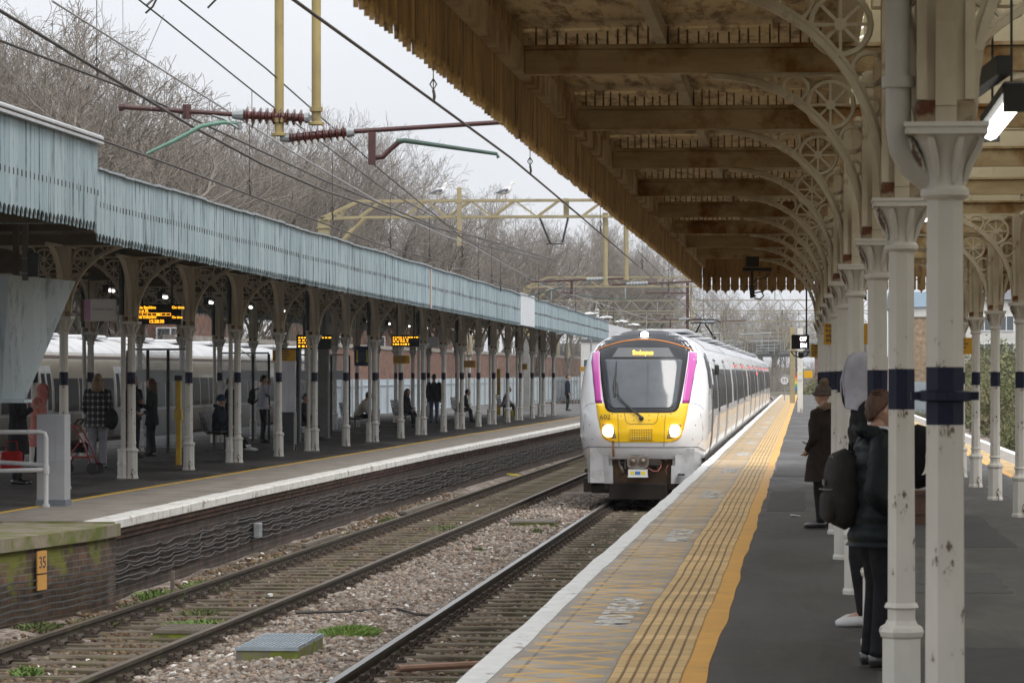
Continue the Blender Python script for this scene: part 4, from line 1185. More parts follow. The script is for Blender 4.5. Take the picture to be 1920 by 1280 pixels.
# destination display
P = []
for i, z in enumerate(lin(3.10,3.30,4)):
    hw_ = .66-.62*(z-3.10); P.append([(x, nose_y(x,z)-.026, z) for x in lin(-hw_,hw_,12)])
b = MB(); b.grid(P); dd = b.build('destination_display', pm('display_grey', (.10,.105,.11), rough=.2), ws)
m_led = emat('led_amber', (1,.62,.04), 4)
for i, ch in enumerate([1]):
    text_mesh('Shoeburyness', .125, m_led, 'destination_lettering', ws, TF(0, nose_y(0,3.15)-.05, 3.155)@Matrix.Rotation(-.0,4,'X'), align='CENTER', sx=.62, bold=.002)
# wiper
b = MB()
def wp(x, z, e=.06): return (x, nose_y(x,z)-e, z)
b.tube([wp(0.0,1.83,.05), wp(-.2,1.98), wp(-.42,2.16), wp(-.52,2.26)], [.022,.018,.014,.01], 6)
b.tube([wp(.04,1.82,.04), wp(-.14,1.97,.07), wp(-.36,2.14,.07), wp(-.50,2.30,.07)], [.012,.011,.009,.008], 6)
b.tube([wp(-.575,2.26,.035), wp(-.59,2.5,.035), wp(-.58,2.70,.035)], [.022,.026,.018], 6)
b.tube([wp(-.57,2.7,.035), wp(-.565,2.9,.035), wp(-.56,3.02,.035)], [.016,.010,.004], 6)
b.tube([wp(-.50,2.28,.045), wp(-.53,2.5,.05), wp(-.55,2.58,.05)], [.012,.012,.01], 6)
b.tube([wp(-.50,2.28,.045), wp(-.60,2.36,.05), wp(-.62,2.5,.05)], .008, 5)
b.M = Matrix.Translation((.0,nose_y(0,1.81)-.03,1.81)) @ Matrix.Rotation(PI/2,4,'X'); b.lathe([(.05,-.02),(.05,.02),(.03,.03)], 12)
b.build('wiper', m_rubber, tr, smooth='auto')
# lower skirts and coupler pocket
def skirt(s):
    b = MB()
    # outline on (x,z), extruded a little and following the nose in plan
    for (xa, xb, z0, z1) in ((.70,1.21,.815,1.175),(.62,1.19,.43,.813)):
        P = []
        for j in range(7):
            z = z0+(z1-z0)*j/6; row = []
            for i in range(11):
                x = xa+(xb-xa)*i/10+.02*(z-.8)
                y = .14+NA*(1-math.sqrt(max(0,1-min(1,x/1.27)**2.7)))*.9+.05*(1.2-z)
                row.append((s*x, y, z))
            row.append((s*(xb+.02*(z-.8)), 3.0, z))
            P.append([(s*(xa+.02*(z-.8)), .55, z)]+row)
        P = [[(p[0], p[1]+.06 if 0 < k < len(P[0])-1 else p[1], p[2]) for k, p in enumerate(P[0])]]+P
        b.grid(P)
    b.box(min(s*.64,s*1.1), max(s*.64,s*1.1), .35, .6, .44, 1.17)
    o = b.build('skirt', m_tskirt, tr, smooth='auto')
    return o
for s in (-1,1):
    sk = skirt(s)
    if s > 0:
        b = MB(); b.box(.76,.90,.17,.30,.60,.645); b.build('step_slot', m_ink, sk)
    b = MB(); b.box(s*1.24-.05,s*1.24+.05,1.4,6.5,.62,.70); b.box(s*1.2-.12,s*1.2+.12,1.5,6.5,.2,.5); b.build('underframe_step', m_tun, tr)
b = MB(); b.box(-.80,.70,.45,3,.30,1.22); b.build('coupler_pocket', pm('pocket_brown', (.09,.05,.022), (.05,.03,.016), scale=6, rough=.8, dirt=(.16,.085,.03), dscale=4, dlo=.5, dhi=.65), tr)
b = MB(); b.bbox(-.70,.55,.30,3,.10,.44,.03); b.box(-1.08,-.6,.5,1.6,.22,.4); b.build('obstacle_deflector', pm('deflector_black', (.018,.015,.013), (.03,.024,.02), scale=5, rough=.85, spec=.2), tr)
cp_ = None
b = MB(); 
ol = []
for k in range(24):
    a = 2*PI*k/24; ex = .6
    ol.append((math.copysign(abs(math.cos(a))**ex,math.cos(a))*.225-.07, math.copysign(abs(math.sin(a))**ex,math.sin(a))*.15+.90))
b.prism(ol, -.12, .5, 'y'); cp_ = b.build('coupler', m_steel, tr)
for x in (-.17,.04):
    b = MB(); b.M = Matrix.Translation((x,-.12,.91)) @ Matrix.Rotation(PI/2,4,'X'); b.lathe([(.095,-.01),(.095,.015),(.075,.018),(.07,.004),(.02,.03)], 16); b.build('coupler_face', pm('coupler_dark', (.10,.07,.05), (.2,.17,.14), scale=14, rough=.45, metal=.4), cp_)
b = MB(); b.box(-.27,.13,-.13,.1,.60,.74); b.box(-.28,.14,-.14,.1,.575,.60); cb_ = b.build('coupler_box', pm('box_white', (.6,.62,.62), rough=.4), tr)
m_by = pm('box_yellow', (.7,.55,.03), rough=.5); m_bb = pm('box_blue', (.05,.16,.42), rough=.5)
for x0,x1,mm_ in ((-.22,-.14,m_by),(-.125,-.015,m_bb),(0,.09,m_by)):
    b = MB(); b.box(x0,x1,-.134,-.128,.63,.70); b.build('box_marking', mm_, cb_)
b = MB()
for s, x in ((-1,-.36),(1,.325)): b.bbox(x-.018,x+.018,.36,.44,.74,1.02,.005)
b.box(-.64,-.55,.36,.44,.92,1.05); b.box(-.475,-.385,.36,.44,.95,1.1)
b.box(.46,.56,.40,.44,1.02,1.05); b.box(.48,.53,.40,.44,.98,1.02); b.box(.47,.53,.40,.44,.90,.925)
b.tube([(-.50,.38,.95),(-.47,.36,.80),(-.42,.34,.72),(-.40,.36,.66)], .03, 8)
b.tube([(-.46,.36,.88),(-.40,.34,.87),(-.36,.34,.92),(-.36,.34,1.05)], .014, 6)
b.build('coupler_fittings', m_steel, tr)
b = MB(); b.tube([(-.60,.22,1.0),(-.60,.12,1.16),(-.60,.10,1.28)], .022, 6); b.tube([(-.60,.10,1.28),(-.62,.09,1.31),(-.60,.08,1.34),(-.575,.09,1.31),(-.60,.10,1.28)], .012, 6)
b.build('lashing_ring', pm('ring_rust', (.28,.13,.05), rough=.7), tr)
b = MB(); b.tube([(.14,.1,.76),(.24,.08,.70),(.34,.1,.70),(.40,.2,.78),(.40,.35,.92)], .012, 6); b.tube([(.55,.36,.82),(.52,.3,.78),(.50,.3,.70),(.52,.32,.62)], .01, 6); b.build('jumper_cable', pm('cable_red', (.25,.07,.05), rough=.6), tr)
b = MB(); b.box(-.2,.12,.1,3,.8,.98); b.box(.15,.4,.2,3,.82,.96); b.build('drawbar', m_tun, tr)
# first bogie under the cab
def bogie(yc, name='bogie'):
    b = MB()
    for s in (-1,1):
        b.box(s*1.02-.07, s*1.02+.07, yc-1.7, yc+1.7, .38,.62)
        for dy in (-1.3,1.3): b.bbox(s*1.05-.12,s*1.05+.12,yc+dy-.22,yc+dy+.22,.22,.68,.04)
        b.lathe([(.09,0),(.09,.4)], 8, (s*1.08,yc,.45))
    b.box(-.9,.9,yc-.3,yc+.3,.35,.6)
    o = b.build(name, m_tun, tr)
    for dy in (-1.3,1.3):
        b = MB()
        for s in (-1,1):
            b.M = Matrix.Translation((s*.75,yc+dy,.42)) @ Matrix.Rotation(PI/2,4,'Y'); b.lathe([(.42,-.06),(.42,.06),(.34,.07)], 20)
        b.M = Matrix.Identity(4); b.tube([(-.75,yc+dy,.42),(.75,yc+dy,.42)], .08, 8)
        b.build('wheelset', m_steel, o)
    return o
# car bodies
def side_patch(b, s, y0, y1, z0, z1, eps, nz_=8):
    P = []
    for i in range(nz_+1):
        z = z0+(z1-z0)*i/nz_; x = s*(W_(z)+eps)
        P.append([(s*(W_(z)-.02), y0, z), (x,y0+.004,z), (x,y1-.004,z), (s*(W_(z)-.02),y1,z)])
    P = [[(s*(W_(z0)-.02), p[1], p[2]) for p in P[0]]]+P+[[(s*(W_(z1)-.02), p[1], p[2]) for p in P[-1]]]
    b.grid(P)
CARL = 24.0; GAP = .55
m_redled = emat('door_lamp_red', (.8,.04,.06), .7)
for c_ in range(5):
    ya = c_*(CARL+GAP); yb = ya+CARL; ys_ = ya if c_ else 7.0-.02
    zz = [.95,1.1,1.4,1.9,2.4,2.8,3.05,3.22,3.36,3.48,3.58,3.66,3.71,3.74,3.75]
    sec = [(-W_(z), z) for z in zz]+[(W_(z), z) for z in reversed(zz)]
    b = MB(); b.prism(sec, ys_, yb, 'y'); cb = b.build('car_body', m_tw, tr, smooth='auto')
    # silver roof skin
    P = []
    zr = [3.30,3.36,3.42,3.48,3.53,3.58,3.62,3.66,3.71,3.74,3.75]
    pr = [(-W_(z)-.004, z+.006) for z in zr]+[(W_(z)+.004, z+.006) for z in reversed(zr)]
    for x, z in pr: P.append([(x, (ya+.1 if c_ else 6.6), z), (x, yb-.1, z)])
    b = MB(); b.grid(P); b.build('roof', m_tsilver, tr, smooth='auto')
    b = MB()
    for (u0,u1) in ((.12,.25),(.42,.60),(.74,.88)):
        if ya+CARL*u1 < 8: continue
        b = MB(); b.bbox(-.62,.62, ya+CARL*u0, ya+CARL*u1, 3.74, 3.82, .03); b.build('roof_unit', m_tsilver, tr)
    for s in (-1,1):
        # doors at quarter points, windows between
        doors = [ya+6.2, ya+17.0] if c_ else [9.3, 17.6]
        segs = []; st = ya+.8 if c_ else 4.6
        for d_ in doors: segs.append((st, d_-.95)); st = d_+.95
        segs.append((st, yb-.8))
        for (p, q) in segs:
            n = max(1, int(round((q-p)/1.9))); wd = (q-p)/n
            for i in range(n):
                b = MB(); side_patch(b, s, p+i*wd+.09, p+(i+1)*wd-.09, 1.95, 2.86, .006); b.build('window', m_twin, tr, smooth=False)
        for d_ in doors:
            for h in (-1,1):
                b = MB(); side_patch(b, s, d_+(0.01 if h>0 else -.72), d_+(.72 if h>0 else -.01), 1.02, 3.0, .012, 12); dr = b.build('door', m_tdoor, tr)
                b = MB(); side_patch(b, s, d_+(0.10 if h>0 else -.62), d_+(.62 if h>0 else -.10), 1.85, 2.86, .018); b.build('door_window', m_twin, dr)
            b = MB(); side_patch(b, s, d_-.8, d_+.8, 3.03, 3.09, .010); b.build('door_header', m_ink, tr)
            if s > 0 and c_ > 0:
                b = MB()
                for q in (-.5, .5): b.bbox(W_(2.93)+.01, W_(2.93)+.05, d_+q-.07, d_+q+.07, 2.97, 3.02, .01)
                b.build('door_lamp', m_redled, tr)
    b = MB()
    for s in (-1,1):
        rnd = random.Random(c_*2+s)
        y = ya+5.2 if c_ else 6.5
        while y < yb-5.5:
            L_ = rnd.uniform(.7,1.8); b.bbox(s*1.0-.26,s*1.0+.26, y, y+L_, rnd.uniform(.28,.45), .93, .03); y += L_+rnd.uniform(.1,.5)
        b.box(s*1.24-.04,s*1.24+.04, (ys_ if c_ else 2.0), yb, .86,.955)
    b.build('underframe', m_tun, tr)
    bogie((ya if c_ else 1.2)+3.0); bogie(yb-3.0)
    if c_ < 4:
        b = MB(); b.box(-1.05,1.05,yb,yb+GAP,1.0,3.4); b.build('gangway', m_rubber, tr)
# cab side windows and cab door
for s in (-1,1):
    P = []
    for z in lin(2.42,3.14,10):
        ya_ = interp(z, [(2.42,2.35),(2.5,1.95),(3.0,2.12),(3.14,2.5)]); yb_ = interp(z, [(2.42,2.9),(2.5,3.1),(3.0,3.1),(3.14,2.95)])
        row = []
        for y in lin(ya_, yb_, 6):
            # x on the side surface at this y
            t = min(1, max(0,(y-Y0(z))/NA)); u = (1-(1-t)**2)**(1/2.7); row.append((s*(W_(z)*u+.012), y, z))
        P.append(row)
    b = MB(); b.grid(P); b.build('cab_side_window', m_twin, tr)
    b = MB()
    for y in (3.5,4.25):
        b.tube([(s*(W_(z)+.004), y, z) for z in lin(1.0,3.2,12)], .010, 4)
    b.build('cab_door_seam', m_ink, tr)
    b = MB(); b.bbox(s*1.40-.04,s*1.40+.06, 6.2,6.45,2.72,2.95,.02); b.build('side_camera', m_rubber, tr)
    b = MB(); side_patch(b, s, 4.45, 4.75, 2.5, 2.95, .02); b.build('side_panel_white', pm('panel_bright', (.75,.76,.78), rough=.4), tr)
# pantograph on the second car
b = MB(); y = 41
b.box(-.5,.5,y-.6,y+.6,3.76,3.86)
for s in (-1,1):
    b.tube([(s*.35,y-.4,3.85),(s*.3,y+.5,4.05),(s*.08,y-.35,4.42)], .03, 6)
    b.tube([(s*.38,y+.4,3.8),(s*.38,y+.4,4.0)], .05, 8)
b.tube([(-.42,y-.35,4.44),(.42,y-.35,4.44)], .022, 6)
b.tube([(-.55,y-.35,4.50),(-.45,y-.35,4.56),(.45,y-.35,4.56),(.55,y-.35,4.50)], .025, 6)
b.tube([(-.55,y-.05,4.50),(-.45,y-.05,4.56),(.45,y-.05,4.56),(.55,y-.05,4.50)], .025, 6)
for s in (-1,1): b.tube([(s*.53,y-.35,4.54),(s*.6,y-.35,4.42)], .02, 5)
b.build('pantograph', m_rubber, tr)

# ------------------------------------------------------------ parked train beyond the left platform
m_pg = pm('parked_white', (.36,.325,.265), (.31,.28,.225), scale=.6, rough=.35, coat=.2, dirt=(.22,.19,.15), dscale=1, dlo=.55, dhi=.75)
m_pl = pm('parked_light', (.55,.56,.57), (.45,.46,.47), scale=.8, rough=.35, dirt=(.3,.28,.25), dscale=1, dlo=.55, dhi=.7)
pt = thing('parked_train', 'grey white train standing at the far side of the left platform', 'train', (-20.9, 0, -.95))
tr_save = tr; tr = pt
y = 57.0
for c_ in range(4):
    L_ = 18.4; ya = y; yb = y+L_
    zz = [.95,1.1,1.4,1.9,2.4,2.8,3.05,3.22,3.36,3.48,3.58,3.66,3.71,3.74,3.75]
    sec = [(-W_(z), z) for z in zz]+[(W_(z), z) for z in reversed(zz)]
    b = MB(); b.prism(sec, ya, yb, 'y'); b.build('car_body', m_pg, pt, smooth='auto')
    P = []
    pr = [(-W_(z)-.004, z+.006) for z in zr]+[(W_(z)+.004, z+.006) for z in reversed(zr)]
    for xx, z in pr: P.append([(xx, ya+.05, z),(xx, yb-.05, z)])
    b = MB(); b.grid(P); b.build('roof', m_pl, pt, smooth='auto')
    b = MB(); side_patch(b, 1, ya, yb, 3.16, 3.24, .012, 2); b.build('cantrail_band', pm('cantrail_brown', (.09,.06,.05), rough=.6), pt)
    b = MB(); side_patch(b, 1, ya, yb, 1.66, 1.72, .008, 2); b.build('waist_line', m_pl, pt)
    for k in range(3): b = MB(); b.bbox(-.5,.5,ya+2+k*6,ya+4.6+k*6,3.74,3.86,.05); b.build('roof_unit', m_pl, pt)
    doors = [ya+5.4, ya+14.4]; segs = []; st = ya+.6
    for d_ in doors: segs.append((st,d_-.8)); st = d_+.8
    segs.append((st,yb-.6))
    for (p,q) in segs:
        n = max(1,int(round((q-p)/1.6))); wd = (q-p)/n
        for i in range(n):
            b = MB(); side_patch(b, 1, p+i*wd+.1, p+(i+1)*wd-.1, 1.75, 2.62, .008); b.build('window', m_twin, pt)
    for d_ in doors:
        for h in (-1,1):
            b = MB(); side_patch(b, 1, d_+(0.01 if h>0 else -.65), d_+(.65 if h>0 else -.01), 1.02, 2.95, .012, 12); dr = b.build('door', m_pl, pt)
            b = MB(); side_patch(b, 1, d_+(0.12 if h>0 else -.52), d_+(.52 if h>0 else -.12), 1.8, 2.75, .018); b.build('door_window', m_twin, dr)
    b = MB(); b.box(.7,1.25,ya+1,yb-1,.3,.9); b.box(1.2,1.3,ya,yb,.85,.955); b.build('underframe', m_tun, pt)
    if c_ < 3: b = MB(); b.box(-1,1,yb,yb+.5,1,3.4); b.build('gangway', m_rubber, pt)
    y = yb+.5
tr = tr_save
# ------------------------------------------------------------ overhead line portals and wires
m_must = pm('mustard_paint', (.34,.27,.11), (.26,.20,.085), scale=3, rough=.65, dirt=(.13,.11,.06), dscale=4, dlo=.58, dhi=.72)
m_mustp = pm('mustard_pale', (.34,.285,.16), (.26,.225,.135), scale=3, rough=.65, dirt=(.2,.17,.1), dscale=4, dlo=.6, dhi=.72)
m_brown = pm('maroon_tube', (.075,.028,.025), (.05,.02,.02), scale=6, rough=.5, dirt=(.20,.16,.14), dscale=12, dlo=.64, dhi=.72)
m_ins = pm('porcelain_brown', (.09,.022,.018), (.06,.018,.016), scale=5, rough=.18, coat=.5)
m_galv = pm('galvanised', (.33,.35,.36), (.25,.27,.28), scale=8, rough=.5, metal=.4)
m_verd = pm('verdigris', (.055,.10,.08), (.04,.07,.055), scale=7, rough=.6)
m_wire = pm('wire_dark', (.025,.022,.02), (.05,.04,.035), scale=3, rough=.5)
def lattice(b, x0, x1, y, z0, z1, w=.36, n=None, r=.044, c=.062):
    for z in (z0, z1):
        for dy in (-w/2, w/2): b.beam((x0,y+dy,z),(x1,y+dy,z),c,c)
    n = n or max(2, int((x1-x0)/.62)); n += n % 2
    for dy in (-w/2, w/2):
        for i in range(n):
            xa = x0+(x1-x0)*i/n; xb = x0+(x1-x0)*(i+1)/n
            za, zb = (z0,z1) if i % 2 == 0 else (z1,z0)
            b.beam((xa,y+dy,za),(xb,y+dy,zb),r,r)
    for i in range(0, n+1, 2):
        xa = x0+(x1-x0)*i/n
        b.beam((xa,y-w/2,z0),(xa,y+w/2,z0),r,r); b.beam((xa,y-w/2,z1),(xa,y+w/2,z1),r,r)
def portal(label, y, z0=6.12, z1=6.57, xl=-13.3, xr=5.9, drops=(-5.87,-5.45), dz=(4.46,4.58), dm=None, posts=True, dw=.053):
    r = thing('overhead_line_portal', label, 'gantry', (0,0,0), 0, 'gantries carrying the overhead line')
    b = MB(); lattice(b, xl+1.0, xr-.9, y, z0, z1)
    # sloping end bays down to the post heads
    for dy in (-.18,.18):
        b.beam((xl-.05,y+dy,z0-.02),(xl+1.0,y+dy,z1),.07,.07); b.beam((xl-.05,y+dy,z0-.03),(xl+1.0,y+dy,z0),.07,.07)
        b.beam((xl+.45,y+dy,z0),(xl+.62,y+dy,z0+.28),.035,.035); b.beam((xl+.45,y+dy,z0),(xl+.3,y+dy,z0+.18),.035,.035)
        b.beam((xl+.16,y+dy,z0-1.0),(xl+1.15,y+dy,z0-.03),.06,.06)
        b.beam((xl+.55,y+dy,z0-.6),(xl+.8,y+dy,z0-.3),.03,.03)
        b.beam((xr+.05,y+dy,z0-.02),(xr-.9,y+dy,z1),.07,.07)
    b.build('boom', m_mustp, r)
    if posts:
        for x in (xl, xr):
            b = MB(); b.bbox(x-.15,x+.15,y-.15,y+.15,3.6,z0-.06,.02); b.box(x-.18,x+.18,y-.18,y+.18,z0-.30,z0-.27); b.build('post', m_mustp, r); b = MB(); b.bbox(x-.145,x+.145,y-.145,y+.145,-1.2,3.61,.02); b.build('post_base', m_postgrey, r)
    for x, z in zip(drops, dz):
        b = MB(); b.tube([(x,y,z0+.1),(x,y,z)], dw, 12); b.lathe([(.09,z),(.09,z+.03),(.06,z+.04)], 12, (x,y,0)); b.lathe([(.075,0),(.075,.05)],12,(x,y,z+.15)); b.build('drop_tube', dm or m_must, r, smooth='auto')
    return r
m_postgrey = pm('post_grey', (.20,.20,.19), (.14,.14,.13), scale=2, rough=.7)
m_mustg = pm('hazed_mustard', (.30,.27,.19), (.22,.20,.15), scale=1, rough=.8)  # far gantries: distance haze put into a paler, greyer mustard
def insulator(b, p, q, n=9, r=.095, core=.045):
    p = Vector(p); q = Vector(q); d = q-p; L_ = d.length
    q_ = d.to_track_quat('Z','Y').to_matrix().to_4x4()
    M0 = b.M; b.M = M0 @ Matrix.Translation(p) @ q_
    prof = [(core,0)]
    for i in range(n):
        z = L_*(i+.5)/n; w = L_/n*.42
        prof += [(core, z-w), (r, z-w*.1), (r*.98, z+w*.15), (core*1.05, z+w*.5)]
    prof.append((core, L_)); b.lathe(prof, 14); b.M = M0
def registration(r, y, scale=1):
    # left arm (for the left track)
    xl, xr = -5.87, -5.45
    b = MB(); insulator(b, (-6.27,y,4.70),(-5.58-.0,y-.02,4.66), 9); 
    i1 = b.build('insulator', m_ins, r, smooth='auto')
    b = MB(); insulator(b, (-5.75,y,4.44),(-5.10,y,4.50), 9); i2 = b.build('insulator', m_ins, r, smooth='auto')
    b = MB()
    b.tube([(-6.40,y,4.70),(-6.27,y,4.70)], [.045,.07], 10); b.tube([(-5.58,y,4.66),(-5.53,y,4.66)], .06, 10); b.beam((-5.53,y,4.66),(-5.45,y,4.66),.04,.06)
    b.tube([(-5.86,y,4.43),(-5.75,y,4.44)], [.035,.06], 10); b.tube([(-5.10,y,4.50),(-5.02,y,4.505)], [.07,.05], 10)
    b.build('end_fitting', m_galv, r, smooth='auto')
    b = MB(); b.tube([(-7.68,y,4.80),(-6.38,y,4.705)], .027, 8)
    b.lathe([(.05,4.66),(.05,4.82)],8,(-6.92,y,0)); b.tube([(-7.69,y,4.80),(-7.64,y,4.797)], .045, 8)
    b.build('bracket_tube', m_brown, r, smooth='auto')
    b = MB(); b.tube([(-5.04,y,4.505),(-3.32,y,4.60)], .027, 8); b.tube([(-3.36,y,4.60),(-3.32,y,4.602)],.042,8)
    b.box(-4.86,-4.78,y-.03,y+.03,4.13,4.50); b.tube([(-4.82,y,4.21),(-4.70,y,4.22),(-4.62,y,4.30),(-4.52,y,4.385)], .03, 8)
    b.build('bracket_tube', m_brown, r, smooth='auto')
    b = MB(); b.tube([(-4.54,y,4.385),(-4.45,y,4.40),(-3.42,y,4.245),(-3.40,y,4.20)], [.034,.028,.02,.02], 8); b.build('steady_arm', m_verd, r, smooth='auto')
    b = MB(); b.tube([(-6.32,y,4.60),(-6.5,y,4.62),(-6.75,y,4.58),(-7.05,y,4.42),(-7.38,y,4.27)], [.02,.024,.024,.024,.016], 8); b.build('steady_arm', pm('verdigris_pale', (.17,.33,.26), (.13,.24,.19), scale=7, rough=.6), r, smooth='auto')
    b = MB(); b.tube([(-6.63,y,4.70),(-6.5,y,4.66),(-6.33,y,4.55)], .022, 6); b.tube([(-6.33,y,4.62),(-6.31,y,4.54)], .03, 6); b.build('arm_hanger', m_galv, r, smooth='auto')
p0 = portal('nearest gantry whose two mustard tubes hang down with brown ribbed insulators', 35.5, z0=6.95, z1=7.4)
registration(p0, 35.5)
p1 = portal('mustard lattice gantry with two gulls perched on its beam', 88, drops=(-5.47,-4.9), dz=(4.22,4.37), dm=m_mustp, dw=.07)
b = MB(); b.bbox(-9.56,-9.43,87.75,87.82,5.32,6.93,.01); b.box(-9.6,-9.39,87.74,87.83,6.5,6.6); b.build('mast', m_mustp, p1)
b = MB(); b.box(-6.62,-6.48,87.9,88.1,6.14,6.62); b.build('stiffener', m_mustp, p1)
b = MB(); insulator(b, (-7.28,88,6.08),(-6.98,88,5.36), 16, .05,.02); insulator(b, (-6.50,88,6.08),(-6.66,88,5.40), 16, .05,.02); b.beam((-7.1,88,5.37),(-6.62,88,5.37),.03,.03); b.build('vee_insulator', pm('ins_dark', (.03,.03,.035), rough=.4), p1)
def registration_far(r, y, xs=0):
    b = MB(); b.tube([(-7.5+xs,y,4.33),(-4.9+xs,y,4.42)], .03, 6); b.tube([(-5.3+xs,y,4.24),(-2.8+xs,y,4.33)], .03, 6)
    b.beam((-6.4+xs,y,4.33),(-6.4+xs,y,3.98),.07,.07); b.tube([(-6.4+xs,y,4.0),(-6.7+xs,y,4.05)],.02,5)
    b.build('bracket_tube', m_brown, r)
    b = MB(); insulator(b, (-6.0+xs,y,4.385),(-5.4+xs,y,4.405), 7, .06); b.build('insulator', m_galv, r); b = MB(); insulator(b, (-4.9+xs,y,4.26),(-4.3+xs,y,4.28), 7, .06); b.build('insulator', m_galv, r)
    b = MB(); b.tube([(-6.6+xs,y,4.2),(-7.1+xs,y,4.05),(-7.6+xs,y,3.95)], .02, 5); b.tube([(-6.2+xs,y,3.95),(-5.0+xs,y,3.82),(-4.6+xs,y,3.88)], .015, 5); b.build('steady_arm', m_verd, r)
registration_far(p1, 88)
p2 = portal('second mustard gantry further along, its post beside the white valance panel', 153, z0=5.95, z1=6.4, drops=(-5.4,), dz=(4.3,), dm=m_mustp)
registration_far(p2, 153)
for k, (y, lab) in enumerate([(215,'third lattice gantry beyond the canopy end, above the train roof'),(262,'fourth lattice gantry, pale with haze behind the train'),(300,'fifth lattice gantry over the tracks beyond the platforms'),(335,'sixth lattice gantry, half lost among the others before the bridge'),(375,'seventh lattice gantry just this side of the bridge'),(420,'last lattice gantry in front of the dark bridge')]):
    xs = bend(y)
    q = portal(lab, y, z0=6.0, z1=6.7, xl=-20+xs-.02*y, xr=5.9, drops=(-7.5+xs,-5.4+xs,-1.5+xs), dz=(4.4,4.3,4.3), dm=m_mustg)
    for c_ in q.children: c_.data.materials.clear(); c_.data.materials.append(m_mustg)
    for j in range(6):
        b = MB(); x = -18+xs+j*3.4; b.tube([(x,y,4.4),(x+2.2,y,4.5)], .04, 5); b.beam((x+.6,y,4.4),(x+.6,y,6.0),.06,.06); b.build('wire_support', m_galv, q)
    for j in range(4): b = MB(); x = -17+xs+j*5; b.beam((x,y-.1,6.75),(x,y-.1,7.65),.07,.07); b.build('stub_mast', m_galv, q)
# wires: each a thing, droppers are its parts
def wire(label, pts, r, cat='wire', name='overhead_wire', drops=None, dl=None, mat=None):
    root = thing(name, label, cat)
    b = MB(); b.tube(pts, r, 6); b.build('cable', mat or m_wire, root)
    for (x, y, za, zb) in (drops or []):
        b = MB(); b.tube([(x,y,za),(x,y,zb)], .005, 4); b.tube([(x-.0,y,zb+.20),(x+.03,y,zb+.15),(x,y,zb+.10),(x-.03,y,zb+.15),(x,y,zb+.20)], .007, 4); b.tube([(x,y,zb+.10),(x+.012,y,zb+.04),(x,y,zb-.01)], .014, 5)
        b.build('dropper', m_wire, root)
    return root
zR = lambda y: interp(y, [(0,4.28),(36,4.24),(62,3.98),(88,3.78),(108,3.68),(153,3.62),(260,3.7)])
stR = lambda y: -3.43+.12*math.sin(y/88*PI)+bend(y)
yy = [y for y in range(4, 64, 4)]+[66,72,80,88,98,108,120,135,153,180,215,262,300,340]
dy_ = [10+3.6*k for k in range(0, 5)]
wire('thick contact wire slanting across the sky to the train, just under the right canopy edge', [(stR(y), y, zR(y)) for y in yy], .013,
     drops=[(stR(y), y, zR(y)+1.0, zR(y)) for y in (19,28.6,38.6,52,66,80,96,112,130)])
zM = lambda y: zR(y)+.55+.0009*((y-10)%53-26)**2
wire('catenary wire above the right track', [(stR(y), y, 5.35+.0012*((y%52)-26)**2 if y < 88 else zR(y)+1.2) for y in yy], .011)
zL = lambda y: interp(y, [(0,4.2),(34,4.18),(52,3.99),(83,3.78),(120,3.7),(260,3.7)])
stL = lambda y: LC(y)+.05
yl = [y for y in range(20, 100, 4)]+[110,120,135,153,180,215,262,300,340]
wire('lowest contact wire running along just above the pale blue valance', [(-7.15 if y < 60 else stL(y), y, zL(y)) for y in yl], .012,
     drops=[(-7.15, y, zL(y)+.9, zL(y)) for y in (27.8,40.9,55,70,86,100,120)])
wire('thick black wire from the upper left corner crossing the left bracket tube', [(-7.05,20,5.25),(-7.05,27.6,4.99),(-7.05,36.2,4.66),(-7.02,41,4.52),(-7.0,46.3,4.47),(-6.95,60,4.55),(-6.9,67.7,4.69),(-6.8,88,4.9)], .017)
wire('second thick wire at upper left that meets the first near the bracket tube', [(-7.3,20,4.74),(-7.3,28.6,4.83),(-7.3,33.6,4.87),(-7.25,36,4.84),(-7.25,48,4.72),(-7.1,70,4.62),(-7.0,88,4.9)], .014,
     drops=[(-7.3,32.6,6.2,4.87)])
msg = [(-7.05,y,z) for y,z in [(25,6.05),(33.5,5.77),(35,5.70),(41.6,5.37),(53.4,4.9),(65,4.72),(75,4.75),(88,5.5)]]
wire('pair wire descending behind the mustard tubes, left one', msg, .010, drops=[(-7.05,40.5,5.42,4.95),(-7.05,47.5,5.1,4.1),(-7.05,60,4.75,3.95),(-7.05,72,4.75,3.85)])
wire('pair wire descending behind the mustard tubes, right one', [(-5.9,y,z) for y,z in [(26,5.5),(30,5.33),(34.8,5.15),(44.7,4.62),(55,4.15),(69.6,3.85),(88,3.95)]], .009, drops=[(-5.9,55,4.15,3.8),(-5.9,62,3.98,3.4)])
b = MB(); b.tube([(-7.05,33.9,5.75),(-6.95,34.0,5.87),(-6.35,34.0,5.85),(-6.25,33.9,5.92)], .014, 6); b.tube([(-6.9,34,5.95),(-7.0,34,5.75),(-7.08,34,5.68)], .012, 6); b.tube([(-6.24,34,5.98),(-6.3,34,5.83),(-6.4,34,5.73)], .012, 6)
tag(b.build('wire_spreader', m_wire), 'dark metal spreader bar clamping two wires at the top left', 'clamp')
b = MB(); b.tube([(-7.0,34.6,5.73),(-7.55,35.4,4.95)], .004, 4); b.tube([(-7.66,35.5,6.8),(-7.64,35.5,4.84)], .004, 4); tag(b.build('stay_wire', m_galv), 'thin grey stay wires hanging down to the end of the left bracket tube', 'wire')
m_wirepale = pm('wire_pale', (.35,.36,.37), rough=.4, metal=.3)
wire('pale silvery wire sweeping down from upper left to the first gantry mast', [(-7.15,30,5.35),(-7.3,46,4.95),(-8.2,66,5.0),(-9.0,80,5.25),(-9.35,88,5.42)], .011, mat=m_wirepale)
